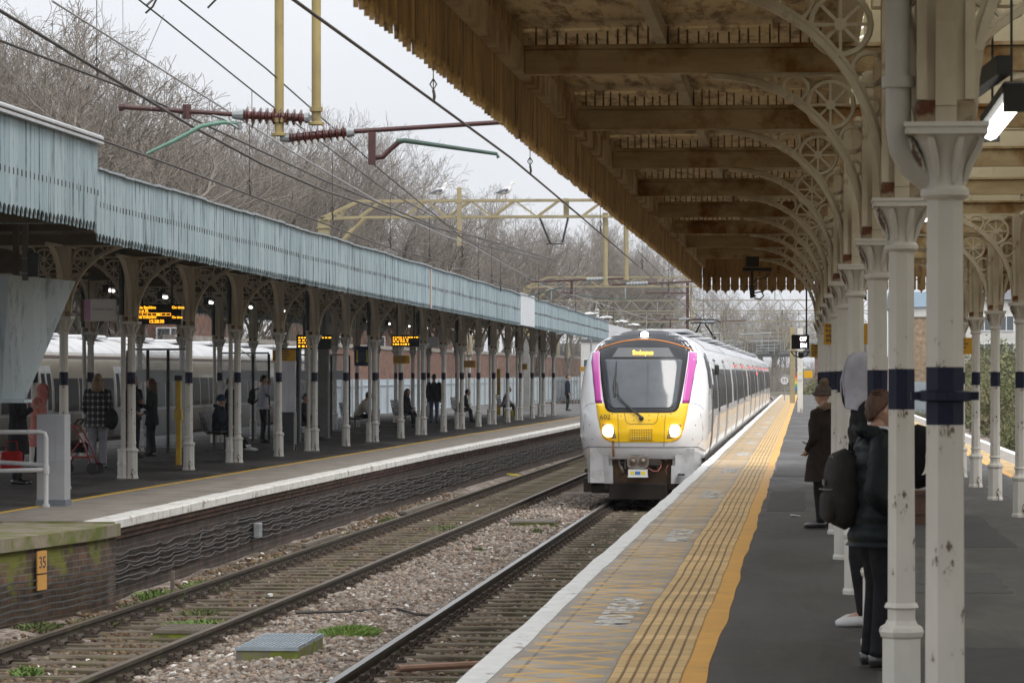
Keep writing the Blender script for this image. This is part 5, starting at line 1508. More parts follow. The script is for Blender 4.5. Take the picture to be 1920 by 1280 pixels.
wire('pale wire from the first gantry mast down towards the second gantry', [(-9.3,88,5.42),(-8.6,105,4.7),(-7.2,140,4.3),(-6.9,153,4.3)], .011, mat=m_wirepale)
# loose far wires beyond the first gantry
for k, (x, z, a, lab) in enumerate([(-8.6,5.6,.4,'sagging far wire left of the pantograph'),(-4.6,5.2,.3,'sagging far wire right of the gantry drop tubes'),(-1.0,5.3,.3,'far wire near the canopy end valance'),(-10.4,5.9,.5,'highest far wire between the first two gantries')]):
    pts = []
    for i in range(40):
        y = 88+i*6; ph = ((y-88)%65)/65
        pts.append((x+bend(y), y, z-a*4*ph*(1-ph)))
    wire(lab, pts, .010)
# gulls
def gull(label, x, z):
    r = thing('gull', label, 'bird', (x, 88-.18, z), 0, 'gulls on the gantry beam')
    r.scale = (1.15,1.15,1.15)
    m_gw = pm('gull_white', (.72,.72,.71), rough=.8); m_gg = pm('gull_grey', (.13,.14,.16), (.10,.11,.13), scale=9, rough=.8)
    # body faces +X: tail to breast to head, one loft
    P = []
    path = [(-.23,.115,.008,.006),(-.17,.13,.03,.016),(-.10,.155,.055,.05),(-.02,.18,.072,.072),(.05,.20,.072,.075),(.10,.235,.055,.06),(.125,.285,.038,.042),(.135,.33,.036,.036),(.15,.365,.040,.038),(.165,.39,.030,.024),(.17,.402,.008,.008)]
    n = 10; b = MB()
    for i,(px_,pz,rw,rh) in enumerate(path):
        j0 = path[max(0,i-1)]; j1 = path[min(len(path)-1,i+1)]
        d = Vector((j1[0]-j0[0],0,j1[1]-j0[1])).normalized(); up = Vector((-d.z,0,d.x))
        P.append([tuple(Vector((px_,0,pz))+up*rh*math.cos(2*PI*k/n)+Vector((0,1,0))*rw*math.sin(2*PI*k/n)) for k in range(n+1)])
    b.grid(P); b.build('body', m_gw, r, smooth=True)
    for s in (-1,1):
        b = MB(); P = []
        for i in range(9):
            t = i/8; cx = .08-.36*t; cz = .215-.085*t; h = .052*math.sin(PI*min(1,t*1.0+.12))**.7*(1-t*.6)+.004
            P.append([(cx, s*(.074*(1-.75*t)+.004), cz+h), (cx, s*(.082*(1-.75*t)+.006), cz), (cx, s*(.074*(1-.75*t)+.004), cz-h)])
        b.grid(P); b.build('wing', m_gg, r, smooth=True)
        b = MB(); b.tube([(.01,s*.025,.13),(.0,s*.025,.06),(.01,s*.025,.0)], .006, 5); b.tube([(.0,s*.025,.004),(.04,s*.025,.003)], .007, 4); b.build('leg', pm('gull_leg', (.4,.25,.15), rough=.7), r)
    b = MB(); b.tube([(.165,0,.375),(.21,0,.368),(.228,0,.352)], [.014,.009,.003], 6); b.build('beak', pm('gull_beak', (.5,.36,.06), rough=.5), r)
    return r
gull('grey and white gull perched on the gantry beam left of the mast', -10.05, 6.605)
gull('grey and white gull perched on the gantry beam right of the mast', -8.22, 6.605)

# ------------------------------------------------------------ signs, lamps and platform furniture
m_signy = pm('sign_yellow', (.62,.33,.01), (.55,.29,.01), scale=4, rough=.45)
def panel_sign(name, label, x0, x1, y, z0, z1, mat, cat='sign', lines=None, size=.05, ink=None, hang=None, rz=0, group=None, pad=.025):
    r = thing(name, label, cat, ((x0+x1)/2, y, z0), rz, group)
    w = (x1-x0)/2; h = z1-z0
    b = MB(); b.bbox(-w, w, -.012, .012, 0, h, .006); b.build('panel', mat, r)
    if lines:
        n = len(lines)
        for i, t in enumerate(lines):
            text_mesh(t, size, ink or m_ink, 'lettering', r, TF(-w+pad, -.0135, h-(i+.8)*h/(n+.35)), sx=.92, bold=.0015)
    if hang:
        b = MB()
        for s in (-1,1): b.tube([(s*w*.7,0,h),(s*w*.7,0,hang)], .012, 6)
        b.build('hanger', m_pipeb, r)
    return r
KW = ['Keep well away','from the platform','edge and behind','the yellow line']
g5 = 'yellow warning signs'
panel_sign('warning_sign', 'upper yellow warning sign fixed to a column of the right platform', .24, .86, 41, 2.17, 2.44, m_signy, lines=KW, size=.062, group=g5)
panel_sign('warning_sign', 'lower yellow warning sign beside the dark column near the train indicator', .10, .64, 56, 2.08, 2.31, m_signy, lines=KW, size=.056, group=g5)
panel_sign('warning_sign', 'small yellow sign far off at the end of the right platform', -.02, .18, 75, 1.70, 1.86, m_signy, group=g5)
panel_sign('warning_sign', 'yellow warning sign peeping out to the right of the nearest column', 2.18, 2.60, 50.4, 2.10, 2.36, m_signy, lines=KW, size=.05, group=g5)
for x0, x1, y, z0, z1, lab in [(-11.59,-11.08,69.2,2.07,2.32,'yellow warning sign above the man in the grey hoodie on the left platform'),(-11.36,-10.9,88,2.07,2.30,'yellow warning sign below the lit board, left of the white square sign'),(-11.55,-11.12,108,2.0,2.24,'yellow warning sign above the seated passenger with a ponytail on the left platform'),(-11.5,-11.08,127.8,1.95,2.19,'furthest readable yellow warning sign under the left canopy'),(-11.0,-10.7,157,1.9,2.14,'tiny yellow sign beside the left edge of the train')]:
    panel_sign('warning_sign', lab, x0, x1, y, z0, z1, m_signy, lines=KW, size=.055, group=g5)
def indicator(label, x0, x1, y, z0, z1, rows, hang=3.8):
    r = thing('departure_board', label, 'departure board', ((x0+x1)/2, y, z0), 0, 'lit departure boards under the left canopy')
    w = (x1-x0)/2; h = z1-z0
    b = MB(); b.bbox(-w,w,-.02,.10,0,h,.01); b.build('case', m_tb, r)
    for (t, sz, xx, zz, al) in rows: text_mesh(t, sz, m_ledA, 'lettering', r, TF(xx*w, -.0215, zz*h), align=al, sx=.95, bold=.0012)
    b = MB()
    for s in (-.6,.6): b.tube([(s*w,.04,h),(s*w,.04,hang-z0)], .02, 6)
    b.build('hanger', m_pipeb, r)
    return r
m_ledA = emat('led_orange', (1,.42,.02), 1.8)
d1 = indicator('lit departure board showing 15:28:30 in amber letters', -12.03, -11.13, 56.6, 2.68, 3.04,
  [('via Basildon', .07, -.72, .78, 'LEFT'), ('On time', .07, .62, .78, 'LEFT'), ('calling at 30.', .06, -.95, .62, 'LEFT'), ('via Ockendon', .06, -.72, .30, 'LEFT'), ('On time', .06, .62, .30, 'LEFT'), ('15:28:30', .085, .0, .07, 'CENTER')])
b = MB()
for zz in (.152,.198): b.box(-.43,.26,-.0235,-.0205,zz,zz+.006)
for k in range(9): x = -.43+k*.0855; b.box(x,x+.006,-.0236,-.0204,.152,.204)
for k in (0,5): b.box(-.42+k*.0855,-.36+k*.0855,-.0233,-.0206,.165,.19)
b.build('coach_diagram', m_ledA, d1)
ROWS2 = []
def bars(r, w, h):   # lettering too far off to read: rows of short lit strokes
    b = MB(); rb = random.Random(int(w*100)+7)
    for zz, h_ in ((.80,.03),(.62,.025),(.44,.025),(.2,.045)):
        x = -w*.88
        while x < w*(.85 if zz > .7 else .25):
            l = rb.uniform(.02,.07); b.box(x,x+l,-.0235,-.0205,zz*h-h_/2,zz*h+h_/2); x += l+rb.uniform(.012,.05)
    b.build('lit_rows', m_ledA, r)
bars(indicator('dim departure board hung further along the left platform behind a black pipe', -12.47, -11.6, 78, 2.40, 2.75, ROWS2), .435, .35)
bars(indicator('amber departure board hung above a yellow sign on the left platform', -11.15, -10.38, 86, 2.53, 2.84, ROWS2), .385, .31)
# station name sign, white with a pink end
r = panel_sign('station_sign', 'white station name sign with a pink end on the left platform', -12.36, -11.79, 54.2, 2.70, 3.08, pm('sign_white', (.80,.79,.79), rough=.6), lines=None, hang=1.1)
b = MB(); b.box(-.287,-.17,-.0145,-.0125,.008,.372); b.build('pink_band', pm('sign_pink', (.66,.36,.58), rough=.6), r)
b = MB(); b.box(-.34,-.29,-.03,.02,-.01,.39); b.build('sign_edge', m_timberL, r)
text_mesh('Southend Central', .062, pm('faint_ink', (.32,.32,.33), rough=.7), 'lettering', r, TF(-.13,-.0145,.19), sx=.82)
panel_sign('small_sign', 'plain white square sign hung under the left canopy', -11.81, -11.47, 100, 2.61, 2.94, MC['panel_white'], hang=1.2)
r = panel_sign('direction_sign', 'dark blue hanging sign with two yellow arrows pointing down', -11.88, -11.46, 84, 2.0, 2.52, pm('sign_navy', (.012,.016,.07), rough=.4), hang=1.7)
b = MB()
for s in (-1,1):
    b.box(s*.13-.018,s*.13+.018,-.016,-.0125,.12,.42); b.prism([(s*.13-.04,.14),(s*.13,.08),(s*.13+.04,.14)], -.0162,-.0126,'y')
b.build('yellow_arrow', pm('arrow_yellow', (.65,.62,.03), rough=.5), r)
b = MB(); b.box(-.1,.1,-.0155,-.0125,.12,.36); b.build('pictogram', pm('sign_slate', (.05,.065,.12), rough=.5), r)
# poster board and leaning parts beside the man
r = thing('poster_board', 'tall white poster case beside the man in the grey hoodie', 'poster board', (-12.1,74,0))
b = MB(); b.bbox(-.26,.26,-.03,.03,.9,2.1,.01); b.build('case', pm('poster_white', (.62,.60,.66), (.46,.45,.52), scale=2.2, rough=.15, coat=.4, stretch=(3,1,.6)), r)
b = MB()
for s in (-1,1): b.box(s*.24-.03,s*.24+.03,-.02,.02,0,.9)
b.build('leg', m_iron, r)
# yellow boxed post
r = thing('yellow_post', 'yellow post with a black cap on the left platform', 'post', (-12.15,61.5,0))
b = MB(); b.bbox(-.05,.05,-.05,.05,.02,1.66,.01); b.box(-.07,.07,-.06,.06,.9,1.1); b.build('body', pm('post_yellow', (.55,.36,.03), (.4,.26,.03), scale=5, rough=.6), r)
b = MB(); b.box(-.07,.07,-.07,.07,1.66,1.76); b.build('cap', m_rubber, r)
r = thing('yellow_post', 'thin yellow post standing far down the left platform', 'post', (-13.3,139,0)); b = MB(); b.bbox(-.08,.08,-.08,.08,0,2.0,.01); b.build('body', MC['post_yellow'], r)
# grey cabinet and white railing at lower left
cab = thing('grey_cabinet', 'tall grey metal cabinet at the near end of the left platform', 'cabinet', (-10.20,42.9,0))
b = MB(); b.bbox(-.20,.19,-.17,.17,.085,1.245,.008); b.box(-.203,.193,-.175,-.165,.60,.606); b.box(.06,.066,-.1735,-.169,.62,1.23); b.build('body', pm('cabinet_grey', (.30,.31,.33), (.27,.28,.30), scale=2, rough=.45, dirt=(.2,.2,.2), dscale=2, dlo=.6, dhi=.8), cab)
b = MB(); b.box(-.21,.20,-.18,.18,0,.084); b.build('plinth', pm('cabinet_plinth', (.12,.14,.17), rough=.6), cab)
rl = thing('white_railing', 'white tubular railing at the lower left corner beside the grey cabinet', 'railing', (-10.2,42.45,0))
m_rail = pm('railing_white', (.56,.57,.58), (.48,.49,.5), scale=5, rough=.4, dirt=(.25,.2,.16), dscale=6, dlo=.62, dhi=.72)
for z in (1.01,.50):
    b = MB(); b.tube([(-1.6,-.10,z+.0),(-.4,0,z),(-.08,0,z),(-.02,0,z-.02),(0,0,z-.08)] if z > .9 else [(-1.6,-.1,z-.04),(-.02,0,z)], .032, 10); b.build('rail', m_rail, rl, smooth='auto')
b = MB(); b.tube([(-1.6,.9,.62),(-.0,.05,.56)], .032, 10); b.build('side_rail', m_rail, rl, smooth='auto')
b = MB(); b.tube([(0,0,0),(0,0,.94)], .032, 10); b.lathe([(.045,.45),(.045,.56)], 10); b.lathe([(.05,0),(.05,.04)], 10); b.build('post', m_rail, rl, smooth='auto')
# loudspeaker / camera box on the near canopy post
r = thing('speaker_box', 'dark box speaker on a grey drop post above the boarded wedge', 'speaker', (-10.45,42.3,0))
b = MB(); b.beam((0,0,3.05),(0,0,4.05),.07,.07); b.build('drop_post', pm('post_olive', (.17,.16,.13), (.12,.11,.09), scale=3, rough=.7), r)
b = MB(); b.bbox(.05,.19,-.08,.08,3.10,3.42,.01); b.build('box', m_pipeb, r); b = MB(); b.box(-.045,.045,-.045,.045,3.34,3.355); b.box(-.045,.045,-.045,.045,3.14,3.155); b.build('strap', m_galv, r)
# fluorescent lamps
m_tube = emat('fluorescent', (1,.97,.90), 3)
def lamp(label, x, y, z, L_=1.5, group='fluorescent lamps under the canopies', arm=True):
    r = thing('fluorescent_lamp', label, 'lamp', (x,y,z), 0, group)
    b = MB(); b.bbox(-.055,.055,0,L_,.045,.10,.01); b.box(-.006,.006,.2,.215,.10,.75); b.box(-.006,.006,L_-.215,L_-.2,.10,.75); b.build('housing', m_rubber, r)
    b = MB(); b.tube([(0,.04,0),(0,L_-.04,0)], .042 if L_ > 1 else .028, 8); b.build('tube', m_tube, r, smooth=True)
    b = MB(); b.box(-.05,.05,-.03,.035,-.045,.07); b.build('end_cap', m_rubber, r)
    b = MB(); b.box(-.05,.05,L_-.035,L_+.03,-.045,.07); b.build('end_cap', m_rubber, r)
    return r
l1 = lamp('nearest lit lamp tube at the top right beside the first column', 1.0, 15.5, 3.1, 2.0)
b = MB(); b.beam((-.06,-.2,.16),(-.3,3.0,.14),.07,.09); b.build('trunking', m_rubber, l1)
for k in range(1,5): lamp('%s lit lamp tube over the middle of the right platform' % ORD[k], 1.0, 15.5+9.84*k, 3.1)
for k in range(16): lamp('%s lit lamp tube under the left canopy' % ORD[k], -12.7, 47.6+4.93*k, 3.32, .7)
# train indicator OFF / DN and camera under it
r = thing('train_indicator', 'black indicator box reading OFF DN at the end of the right platform', 'indicator', (-.07,58,0))
b = MB(); b.bbox(-.17,.15,-.06,.10,2.24,2.50,.01); b.beam((.10,.0,2.5),(.10,0,3.8),.03,.03); b.build('box', m_tb, r)
m_white_led = emat('led_white', (1,.88,.95), 3)
text_mesh('OFF', .11, m_white_led, 'lettering', r, TF(-.02,-.0625,2.385), sx=.62, bold=.002); text_mesh('DN', .11, m_white_led, 'lettering', r, TF(-.01,-.0625,2.27), sx=.7, bold=.002)
b = MB(); b.box(-.19,.16,-.03,.03,2.19,2.205); b.tube([(-.18,0,2.20),(-.12,0,2.12),(0,0,2.08),(.10,0,2.12),(.15,0,2.20)], .012, 6); b.bbox(-.05,.05,-.1,.08,2.09,2.185,.01); b.build('camera', m_rubber, r)
r = thing('hanging_camera', 'dark camera with looped cables hanging from the last roof beams', 'camera', (-.90,55,0))
b = MB(); b.box(-.10,.12,-.1,.1,3.62,3.80); b.box(-.16,.34,-.04,.04,3.55,3.61); b.beam((.0,0,3.6),(.0,0,3.25),.045,.045); b.tube([(0,0,3.3),(0,0,3.16),(.02,0,3.1)], [.05,.04,.055], 8)
b.tube([(.30,0,3.58),(.30,0,3.50),(.2,0,3.43),(.08,0,3.42),(.03,0,3.36)], .012, 6); b.tube([(.03,0,3.18),(.16,0,3.2),(.2,0,3.13),(.14,0,3.07),(.03,0,3.09)], .014, 6)
b.build('bracket', m_rubber, r)
# signals and posts at the far end of the right platform
m_red = emat('signal_red', (1,.04,.03), 25)
for x, y, lab in ((-.91,228,'red signal at the platform end, left one of two'),(-.44,236,'red signal at the platform end, right one of two')):
    r = thing('signal', lab, 'signal', (x,y,0), 0, 'red signals beyond the platform end')
    b = MB(); b.box(-.16,.16,-.1,.1,1.9,2.9); b.box(-.06,.06,-.06,.06,-.2,1.9); b.build('head', m_rubber, r)
    b = MB(); b.M = Matrix.Translation((0,-.12,2.26)) @ Matrix.Rotation(PI/2,4,'X'); b.lathe([(.09,-.03),(.09,0),(.05,.02)], 14); b.build('lamp', m_red, r)
r = thing('lattice_post', 'pale post with a small yellow triangle notice at the platform end', 'post', (-.22,150,0))
b = MB(); b.bbox(-.13,.13,-.1,.1,0,3.9,.02); b.box(-.22,.22,-.02,.02,2.9,3.5); b.build('post', m_iron, r)
b = MB(); b.box(-.12,.12,-.13,-.11,1.5,2.0); p_ = b.build('notice', pm('notice_white', (.6,.6,.6), rough=.5), r); b = MB(); b.prism([(-.08,1.75),(.08,1.75),(0,1.92)], -.135,-.131,'y'); b.build('triangle', MC['arrow_yellow'], p_)
r = thing('lattice_post', 'cream post carrying the cables next to the red signals', 'post', (-.75,195,0)); b = MB(); b.bbox(-.16,.16,-.12,.12,0,4.6,.02); b.box(-.3,.3,-.05,.05,3.2,3.3); b.build('post', m_mustp, r)
r = thing('round_sign', 'round white speed sign on a post beyond the platform', 'sign', (-1.35,215,0))
b = MB(); b.M = Matrix.Translation((0,0,1.35)) @ Matrix.Rotation(PI/2,4,'X'); b.lathe([(.36,-.02),(.36,.0),(.35,.01)], 20); b.build('disc', MC['notice_white'], r)
b = MB(); b.M = Matrix.Translation((0,-.013,1.35)) @ Matrix.Rotation(PI/2,4,'X'); b.ring((0,0,0), .31, .03, 20, 'z', 4); b.build('rim', m_ink, r)
b = MB(); b.tube([(0,.05,-1.0),(0,.05,1.3)], .04, 6); b.build('post', m_galv, r)
text_mesh('55', .34, m_ink, 'lettering', r, TF(0,-.015,1.23), align='CENTER')
r = thing('rainbow_sign', 'small rainbow striped notice low on a post at the platform end', 'sign', (-.52,200,0))
for k, c_ in enumerate([(.6,.05,.04),(.65,.3,.03),(.65,.6,.04),(.05,.4,.1),(.05,.15,.5)]):
    b = MB(); b.box(-.2,.2,-.02,.02,1.55-.2*k,1.74-.2*k); b.build('stripe', pm('stripe%d' % k, c_, rough=.5), r)
# lamp posts with flat white heads past the left canopy
for k, (x, y) in enumerate([(-9.5,142.6),(-9.45,152.5),(-9.4,164.5),(-9.35,175.5)]):
    r = thing('platform_lamp', '%s flat white lamp head past the end of the left canopy' % ORD[k], 'lamp', (x,y,0), 0, 'flat white platform lamps')
    b = MB(); b.lathe([(.02,4.55),(.18,4.52),(.30,4.46),(.28,4.44),(.06,4.43)], 16, sx=1.2, sy=.8); b.build('head', pm('lamp_head_white', (.72,.73,.74), rough=.4), r, smooth='auto')
    b = MB(); b.tube([(.0,0,0),(.0,0,4.45)], .04, 6); b.build('post', m_galv, r)
# brown mast right of the far gantry
r = thing('steel_mast', 'thin dark maroon mast rising behind the train roof', 'mast', (-6.6,181,0)); b = MB(); b.bbox(-.08,.08,-.08,.08,-1,6.9,.01); b.bbox(-2.4,-.08,-.05,.05,6.3,6.38,.01); b.build('pole', m_brown, r)
# white sloping screen past the canopy end
r = thing('white_screen', 'white sloping board beyond the far end of the left canopy', 'screen', (-8.9,142,0)); b = MB(); b.prism([(0,3.2),(1.3,3.2),(1.25,3.75),(0,4.05)], 0, .06, 'y'); b.build('board', MC['panel_white'], r); b = MB(); b.box(.05,.12,0,.06,0,3.2); b.box(1.15,1.22,0,.06,0,3.2); b.build('leg', m_iron, r)
# sagging cables along the left platform wall
def cable(label, pts, r, grp): 
    b = MB(); b.tube(pts, r, 5); return tag(b.build('wall_cable', m_cab), label, 'cable', grp)
m_cab = pm('cable_grey', (.065,.06,.055), (.03,.027,.025), scale=3, rough=.6)
rnd = random.Random(12)
names = ['topmost','second from the top','third from the top','fourth from the top','fifth from the top','sixth from the top','lowest']
for k in range(7):
    pts = []; y = 37.9; 
    while y < 120:
        base = -.42-.062*k+interp(y,[(38,.0),(41.5,-.04),(44.5,0),(47,.03),(60,.05),(70,-.03),(120,-.02)])*(1 if k%2 else .6)
        sagm = .022+.012*math.sin(k*1.7+y*2.3)+rnd.uniform(-.008,.016); base += rnd.uniform(-.012,.012)
        for q in range(5):
            t = q/5; pts.append((LE(y)-.085+.012*math.sin(k*2+y), y+t*1.0, base-sagm*4*t*(1-t)+rnd.uniform(-.003,.003)))
        y += 1.0
    cable('%s of the wavy grey cables along the left platform wall' % names[k], pts, .011, 'wavy cables along the long left platform wall')
for k in range(6):
    pts = []; n = 28
    for i in range(n+1):
        t = i/n; x = -8.26+(-10.2+8.26)*max(0,(t-.10)/.9) if False else None
        y = 37.9-(37.9-28)*t
        xx = interp(y, [(26,-10.15),(34.4,-8.76),(37.1,-8.33),(38.2,-8.27)])
        pts.append((xx, y, -.50-.07*k-.10*t*(k*.25+.4)-.018*abs(math.sin(i*PI/3))))
    cable('%s of the cables on the mossy near wall' % names[k], pts, .011, 'cables on the mossy wall at lower left')
r = thing('junction_box', 'small grey junction box among the wall cables', 'box', (-8.5,49.2,-.62)); b = MB(); b.bbox(-.02,.08,-.12,.12,-.12,.10,.01); b.build('body', m_galv, r)
# 35 marker plate on the mossy wall
th_ = math.atan2(34.4-37.1, -8.8+8.36)
mk = thing('distance_plate', 'orange plate marked 35 on the mossy brick wall', 'sign', (-8.62,35.5,-.42), math.atan2(2.7,.44)-PI/2+PI/2)
mk.rotation_euler = (0,0,math.atan2(2.7,.44))
m_or = pm('plate_orange', (.52,.27,.06), (.45,.23,.06), scale=5, rough=.7, dirt=(.2,.12,.06), dscale=9, dlo=.6, dhi=.7)
b = MB(); b.box(-.13,.13,-.05,-.035,-.03,.22); b.build('plate', m_or, mk)
b = MB(); b.box(-.13,.13,-.05,-.035,-.22,-.05); b.build('plate', m_or, mk)
text_mesh('35', .19, m_ink, 'lettering', mk, TF(0,-.0515,.03), align='CENTER', sx=1.1)
# drain covers in the ballast
m_plank = pm('weathered_plank', (.17,.15,.12), (.11,.095,.075), scale=3, rough=.9, stretch=(1,.1,1))
def pit(label, x, y, L_, w, z=-1.0, rz=0, gm=None):
    r = thing('drain_cover', label, 'drain cover', (x,y,z), rz)
    b = MB(); b.box(-L_/2,L_/2,-w/2,-w/2+.06,-.25,-.021); b.box(-L_/2,L_/2,w/2-.06,w/2,-.25,-.021); b.box(-L_/2,-L_/2+.05,-w/2+.061,w/2-.061,-.25,-.021); b.box(L_/2-.05,L_/2,-w/2+.061,w/2-.061,-.25,-.021); b.build('pit_wall', pm('pit_moss', (.20,.24,.02), (.10,.11,.04), scale=6, rough=.95, dirt=(.16,.14,.12), dscale=4, dlo=.5, dhi=.6), r)
    b = MB(); n = 15
    for i in range(n): xx = -L_/2+L_*(i+.5)/n; b.box(xx-.010,xx+.010,-w/2,w/2,-.02,.015)
    for j in range(4): yy_ = -w/2+w*j/3; b.box(-L_/2-.01,L_/2+.01,yy_-.012,yy_+.012,-.018,.018)
    b.build('grating', gm or pm('grate_steel', (.36,.42,.47), (.28,.33,.37), scale=6, rough=.45, metal=.4), r)
    return r
pit('blue grey steel grating on a mossy concrete pit in the foreground ballast', -5.36, 32.5, .62, 1.7, z=-.95)
r = pit('low grey concrete cover lying in the ballast in front of the train', -5.12, 60.5, .85, .9, z=-.99, gm=m_conc)
pit('rusty iron grid at the bottom edge under the right platform', -3.3, 28.6, .62, .8, z=-1.07, gm=m_chair)
pit('timber slatted cover between the rails of the left track', -6.85, 35.2, .62, .9, z=-1.04, gm=m_plank)
# litter and debris
rnd = random.Random(8)
def debris(name, label, cat, x, y, z, mat, s=(.12,.05,.02), rz=0):
    b = MB(); b.v = []; n = 9
    pts = [(s[0]*math.cos(2*PI*k/n)*(rnd.uniform(.7,1.1)), s[1]*math.sin(2*PI*k/n)*rnd.uniform(.7,1.1)) for k in range(n)]
    b.prism(pts, 0, s[2], 'z'); o = b.build(name, mat); o.location = (x,y,z); o.rotation_euler = (rnd.uniform(-.15,.15),rnd.uniform(-.15,.15),rz); return tag(o, label, cat)
m_lit = pm('litter_white', (.7,.7,.7), rough=.7); m_lity = pm('litter_yellow', (.6,.5,.03), rough=.5); m_plank = pm('weathered_plank', (.17,.15,.12), (.11,.095,.075), scale=3, rough=.9, stretch=(1,.1,1))
debris('litter', 'scrap of white litter on the ballast beyond the concrete cover', 'litter', -5.3, 70, -1.05, m_lit)
debris('litter', 'yellow scrap of litter beside the far rail of the left track', 'litter', -7.95, 88, -1.02, m_lity, (.3,.12,.04))
debris('litter', 'small white paper on the asphalt left of the woman in the bobble hat', 'litter', -.12, 40.5, .002, m_lit, (.07,.1,.015))
debris('litter', 'white litter lying at the foot of the far right column', 'litter', 2.95, 50.9, .002, m_lit, (.09,.12,.04))
debris('litter', 'white fleck of litter between the sleepers of the left track', 'litter', -6.9, 41, -1.08, m_lit, (.04,.04,.03))
for k,(x,y,l,w) in enumerate([(-8.12,64.5,5.5,.07),(-8.2,52,3.0,.05)]):
    b = MB(); b.beam((x,y,-1.02),(x+.12,y+l,-1.0),w*2,.05); tag(b.build('plank', m_plank), ['long weathered plank lying in the dirt beside the left platform wall','short curved offcut lying near the foot of the left platform wall'][k], 'plank')
b = MB(); b.bbox(-8.33,-8.28,41.6,41.66,-1.1,-.80,.005); tag(b.build('marker_stake', m_plank), 'small pale stake standing in the dirt below the left platform wall', 'stake')
b = MB(); b.tube([(-4.9,38.4,-1.04),(-4.55,37.4,-1.03),(-4.2,36.8,-1.0)],.018,6); b.tube([(-6.0,37.5,-1.03),(-5.5,37.9,-1.04),(-4.9,38.4,-1.04)],.018,6); tag(b.build('ground_cable', m_wire), 'dark cable crossing the ballast between the tracks', 'cable')
b = MB(); b.tube([(-3.9,30.6,-1.04),(-2.4,31.6,-1.03)],.035,8); tag(b.build('ground_pipe', pm('pipe_pink', (.3,.17,.11), (.22,.13,.09), scale=4, rough=.7)), 'pinkish conduit pipe lying across the sleepers near the right platform', 'pipe')
# ------------------------------------------------------------ bare winter trees
def tube_np(segs, n=3):
    segs = np.array(segs)
    p0 = segs[:,0:3]; p1 = segs[:,3:6]; r0 = segs[:,6]; r1 = segs[:,7]
    d = p1-p0; L_ = np.linalg.norm(d,axis=1,keepdims=True); d = d/np.maximum(L_,1e-6)
    a = np.where(np.abs(d[:,2:3])<.9, np.array([[0,0,1.]]), np.array([[1.,0,0]]))
    x = np.cross(d,a); x /= np.linalg.norm(x,axis=1,keepdims=True); y = np.cross(d,x)
    V = []
    for k in range(n):
        t = 2*PI*k/n; o = x*math.cos(t)+y*math.sin(t)
        V.append(p0+o*r0[:,None])
    for k in range(n):
        t = 2*PI*k/n; o = x*math.cos(t)+y*math.sin(t)
        V.append(p1+o*r1[:,None])
    V = np.stack(V,1).reshape(-1,3); m = len(segs)
    F = np.array([[k,(k+1)%n,n+(k+1)%n,n+k] for k in range(n)])
    F = (F[None]+2*n*np.arange(m)[:,None,None]).reshape(-1,4)
    return V, F
m_bark = pm('bark', (.085,.075,.06), (.12,.105,.085), scale=3, rough=.95, dirt=(.10,.11,.07), dscale=1, dlo=.5, dhi=.65)
m_twig = pm('twigs', (.17,.145,.12), (.23,.20,.17), scale=.6, rough=.95)
def tree_proto(seed, L0=4.2, spread=.5, up=.10, maxlev=6):
    rnd = random.Random(seed); big = []; small = []
    def rv(s): return Vector((rnd.gauss(0,s),rnd.gauss(0,s),rnd.gauss(0,s)))
    def grow(p, d, r, L_, lev):
        n = 4 if lev < 3 else (3 if lev < 5 else 2)
        for i in range(n):
            d = (d+rv(.12+.03*lev)+Vector((0,0,up*(1 if lev<3 else .5)))).normalized()
            q = p+d*L_/n; r2 = max(.0055, r*(1-.12))
            (big if lev < 2 else small).append((*p,*q,r,r2))
            p = q; r = r2
            if lev < maxlev and (i > 0 or lev > 0) and rnd.random() < (.5 if lev else .5):
                nd = (d+d.orthogonal().normalized()*0+rv(1).cross(d).normalized()*rnd.uniform(.55,1.0)*(.5+spread)).normalized()
                grow(p, nd, r*.55, L_*rnd.uniform(.48,.72), lev+1)
        if lev < maxlev:
            for k in range(2 if lev else 3):
                nd = (d+rv(1).cross(d).normalized()*rnd.uniform(.25,.6)*(.6+spread)).normalized()
                grow(p, nd, r*.68, L_*rnd.uniform(.55,.76), lev+1)
    grow(Vector((0,0,-.5)), Vector((rnd.gauss(0,.06),rnd.gauss(0,.06),1)).normalized(), .27, L0, 0)
    V, F = tube_np(big, 5); 
    t = mesh_np('trunk', V, F, m_bark, smooth=True)
    V, F = tube_np(small, 3); c = mesh_np('crown', V, F, m_twig)
    top = V[:,2].max()
    return t, c, top, len(small)
protos = []
for k, (sd, L0, sp, up) in enumerate([(1,4.0,.45,.12),(2,4.4,.3,.16),(3,3.8,.6,.08),(4,4.4,.4,.14),(5,3.6,.5,.1),(6,4.6,.25,.18)]):
    t, c, top, n = tree_proto(sd, L0, sp, up); protos.append((t.data, c.data, top)); bpy.data.objects.remove(t); bpy.data.objects.remove(c)
def place_tree(k, x, y, z, h, rz, label, group):
    tm, cm, top = protos[k % len(protos)]
    r = thing('bare_tree', label, 'tree', (x,y,z), rz, group); s = h/top
    r.scale = (s*random.uniform(.9,1.15), s*random.uniform(.9,1.15), s)
    for nm, me in (('trunk',tm),('crown',cm)):
        o = bpy.data.objects.new(nm, me); col.objects.link(o); o.parent = r
rnd = random.Random(21)
def ridge(px):   # how high the tree line stands in the picture at that bearing (photo rows)
    return interp(px, [(-150,-60),(0,-25),(90,30),(140,120),(230,175),(400,180),(480,185),(600,210),(680,240),(720,290),(800,345),(900,372),(1010,385),(1045,430),(1080,400),(1120,395),(1190,430),(1250,455),(1330,520),(1400,560),(1440,555),(1480,570),(1540,565)])
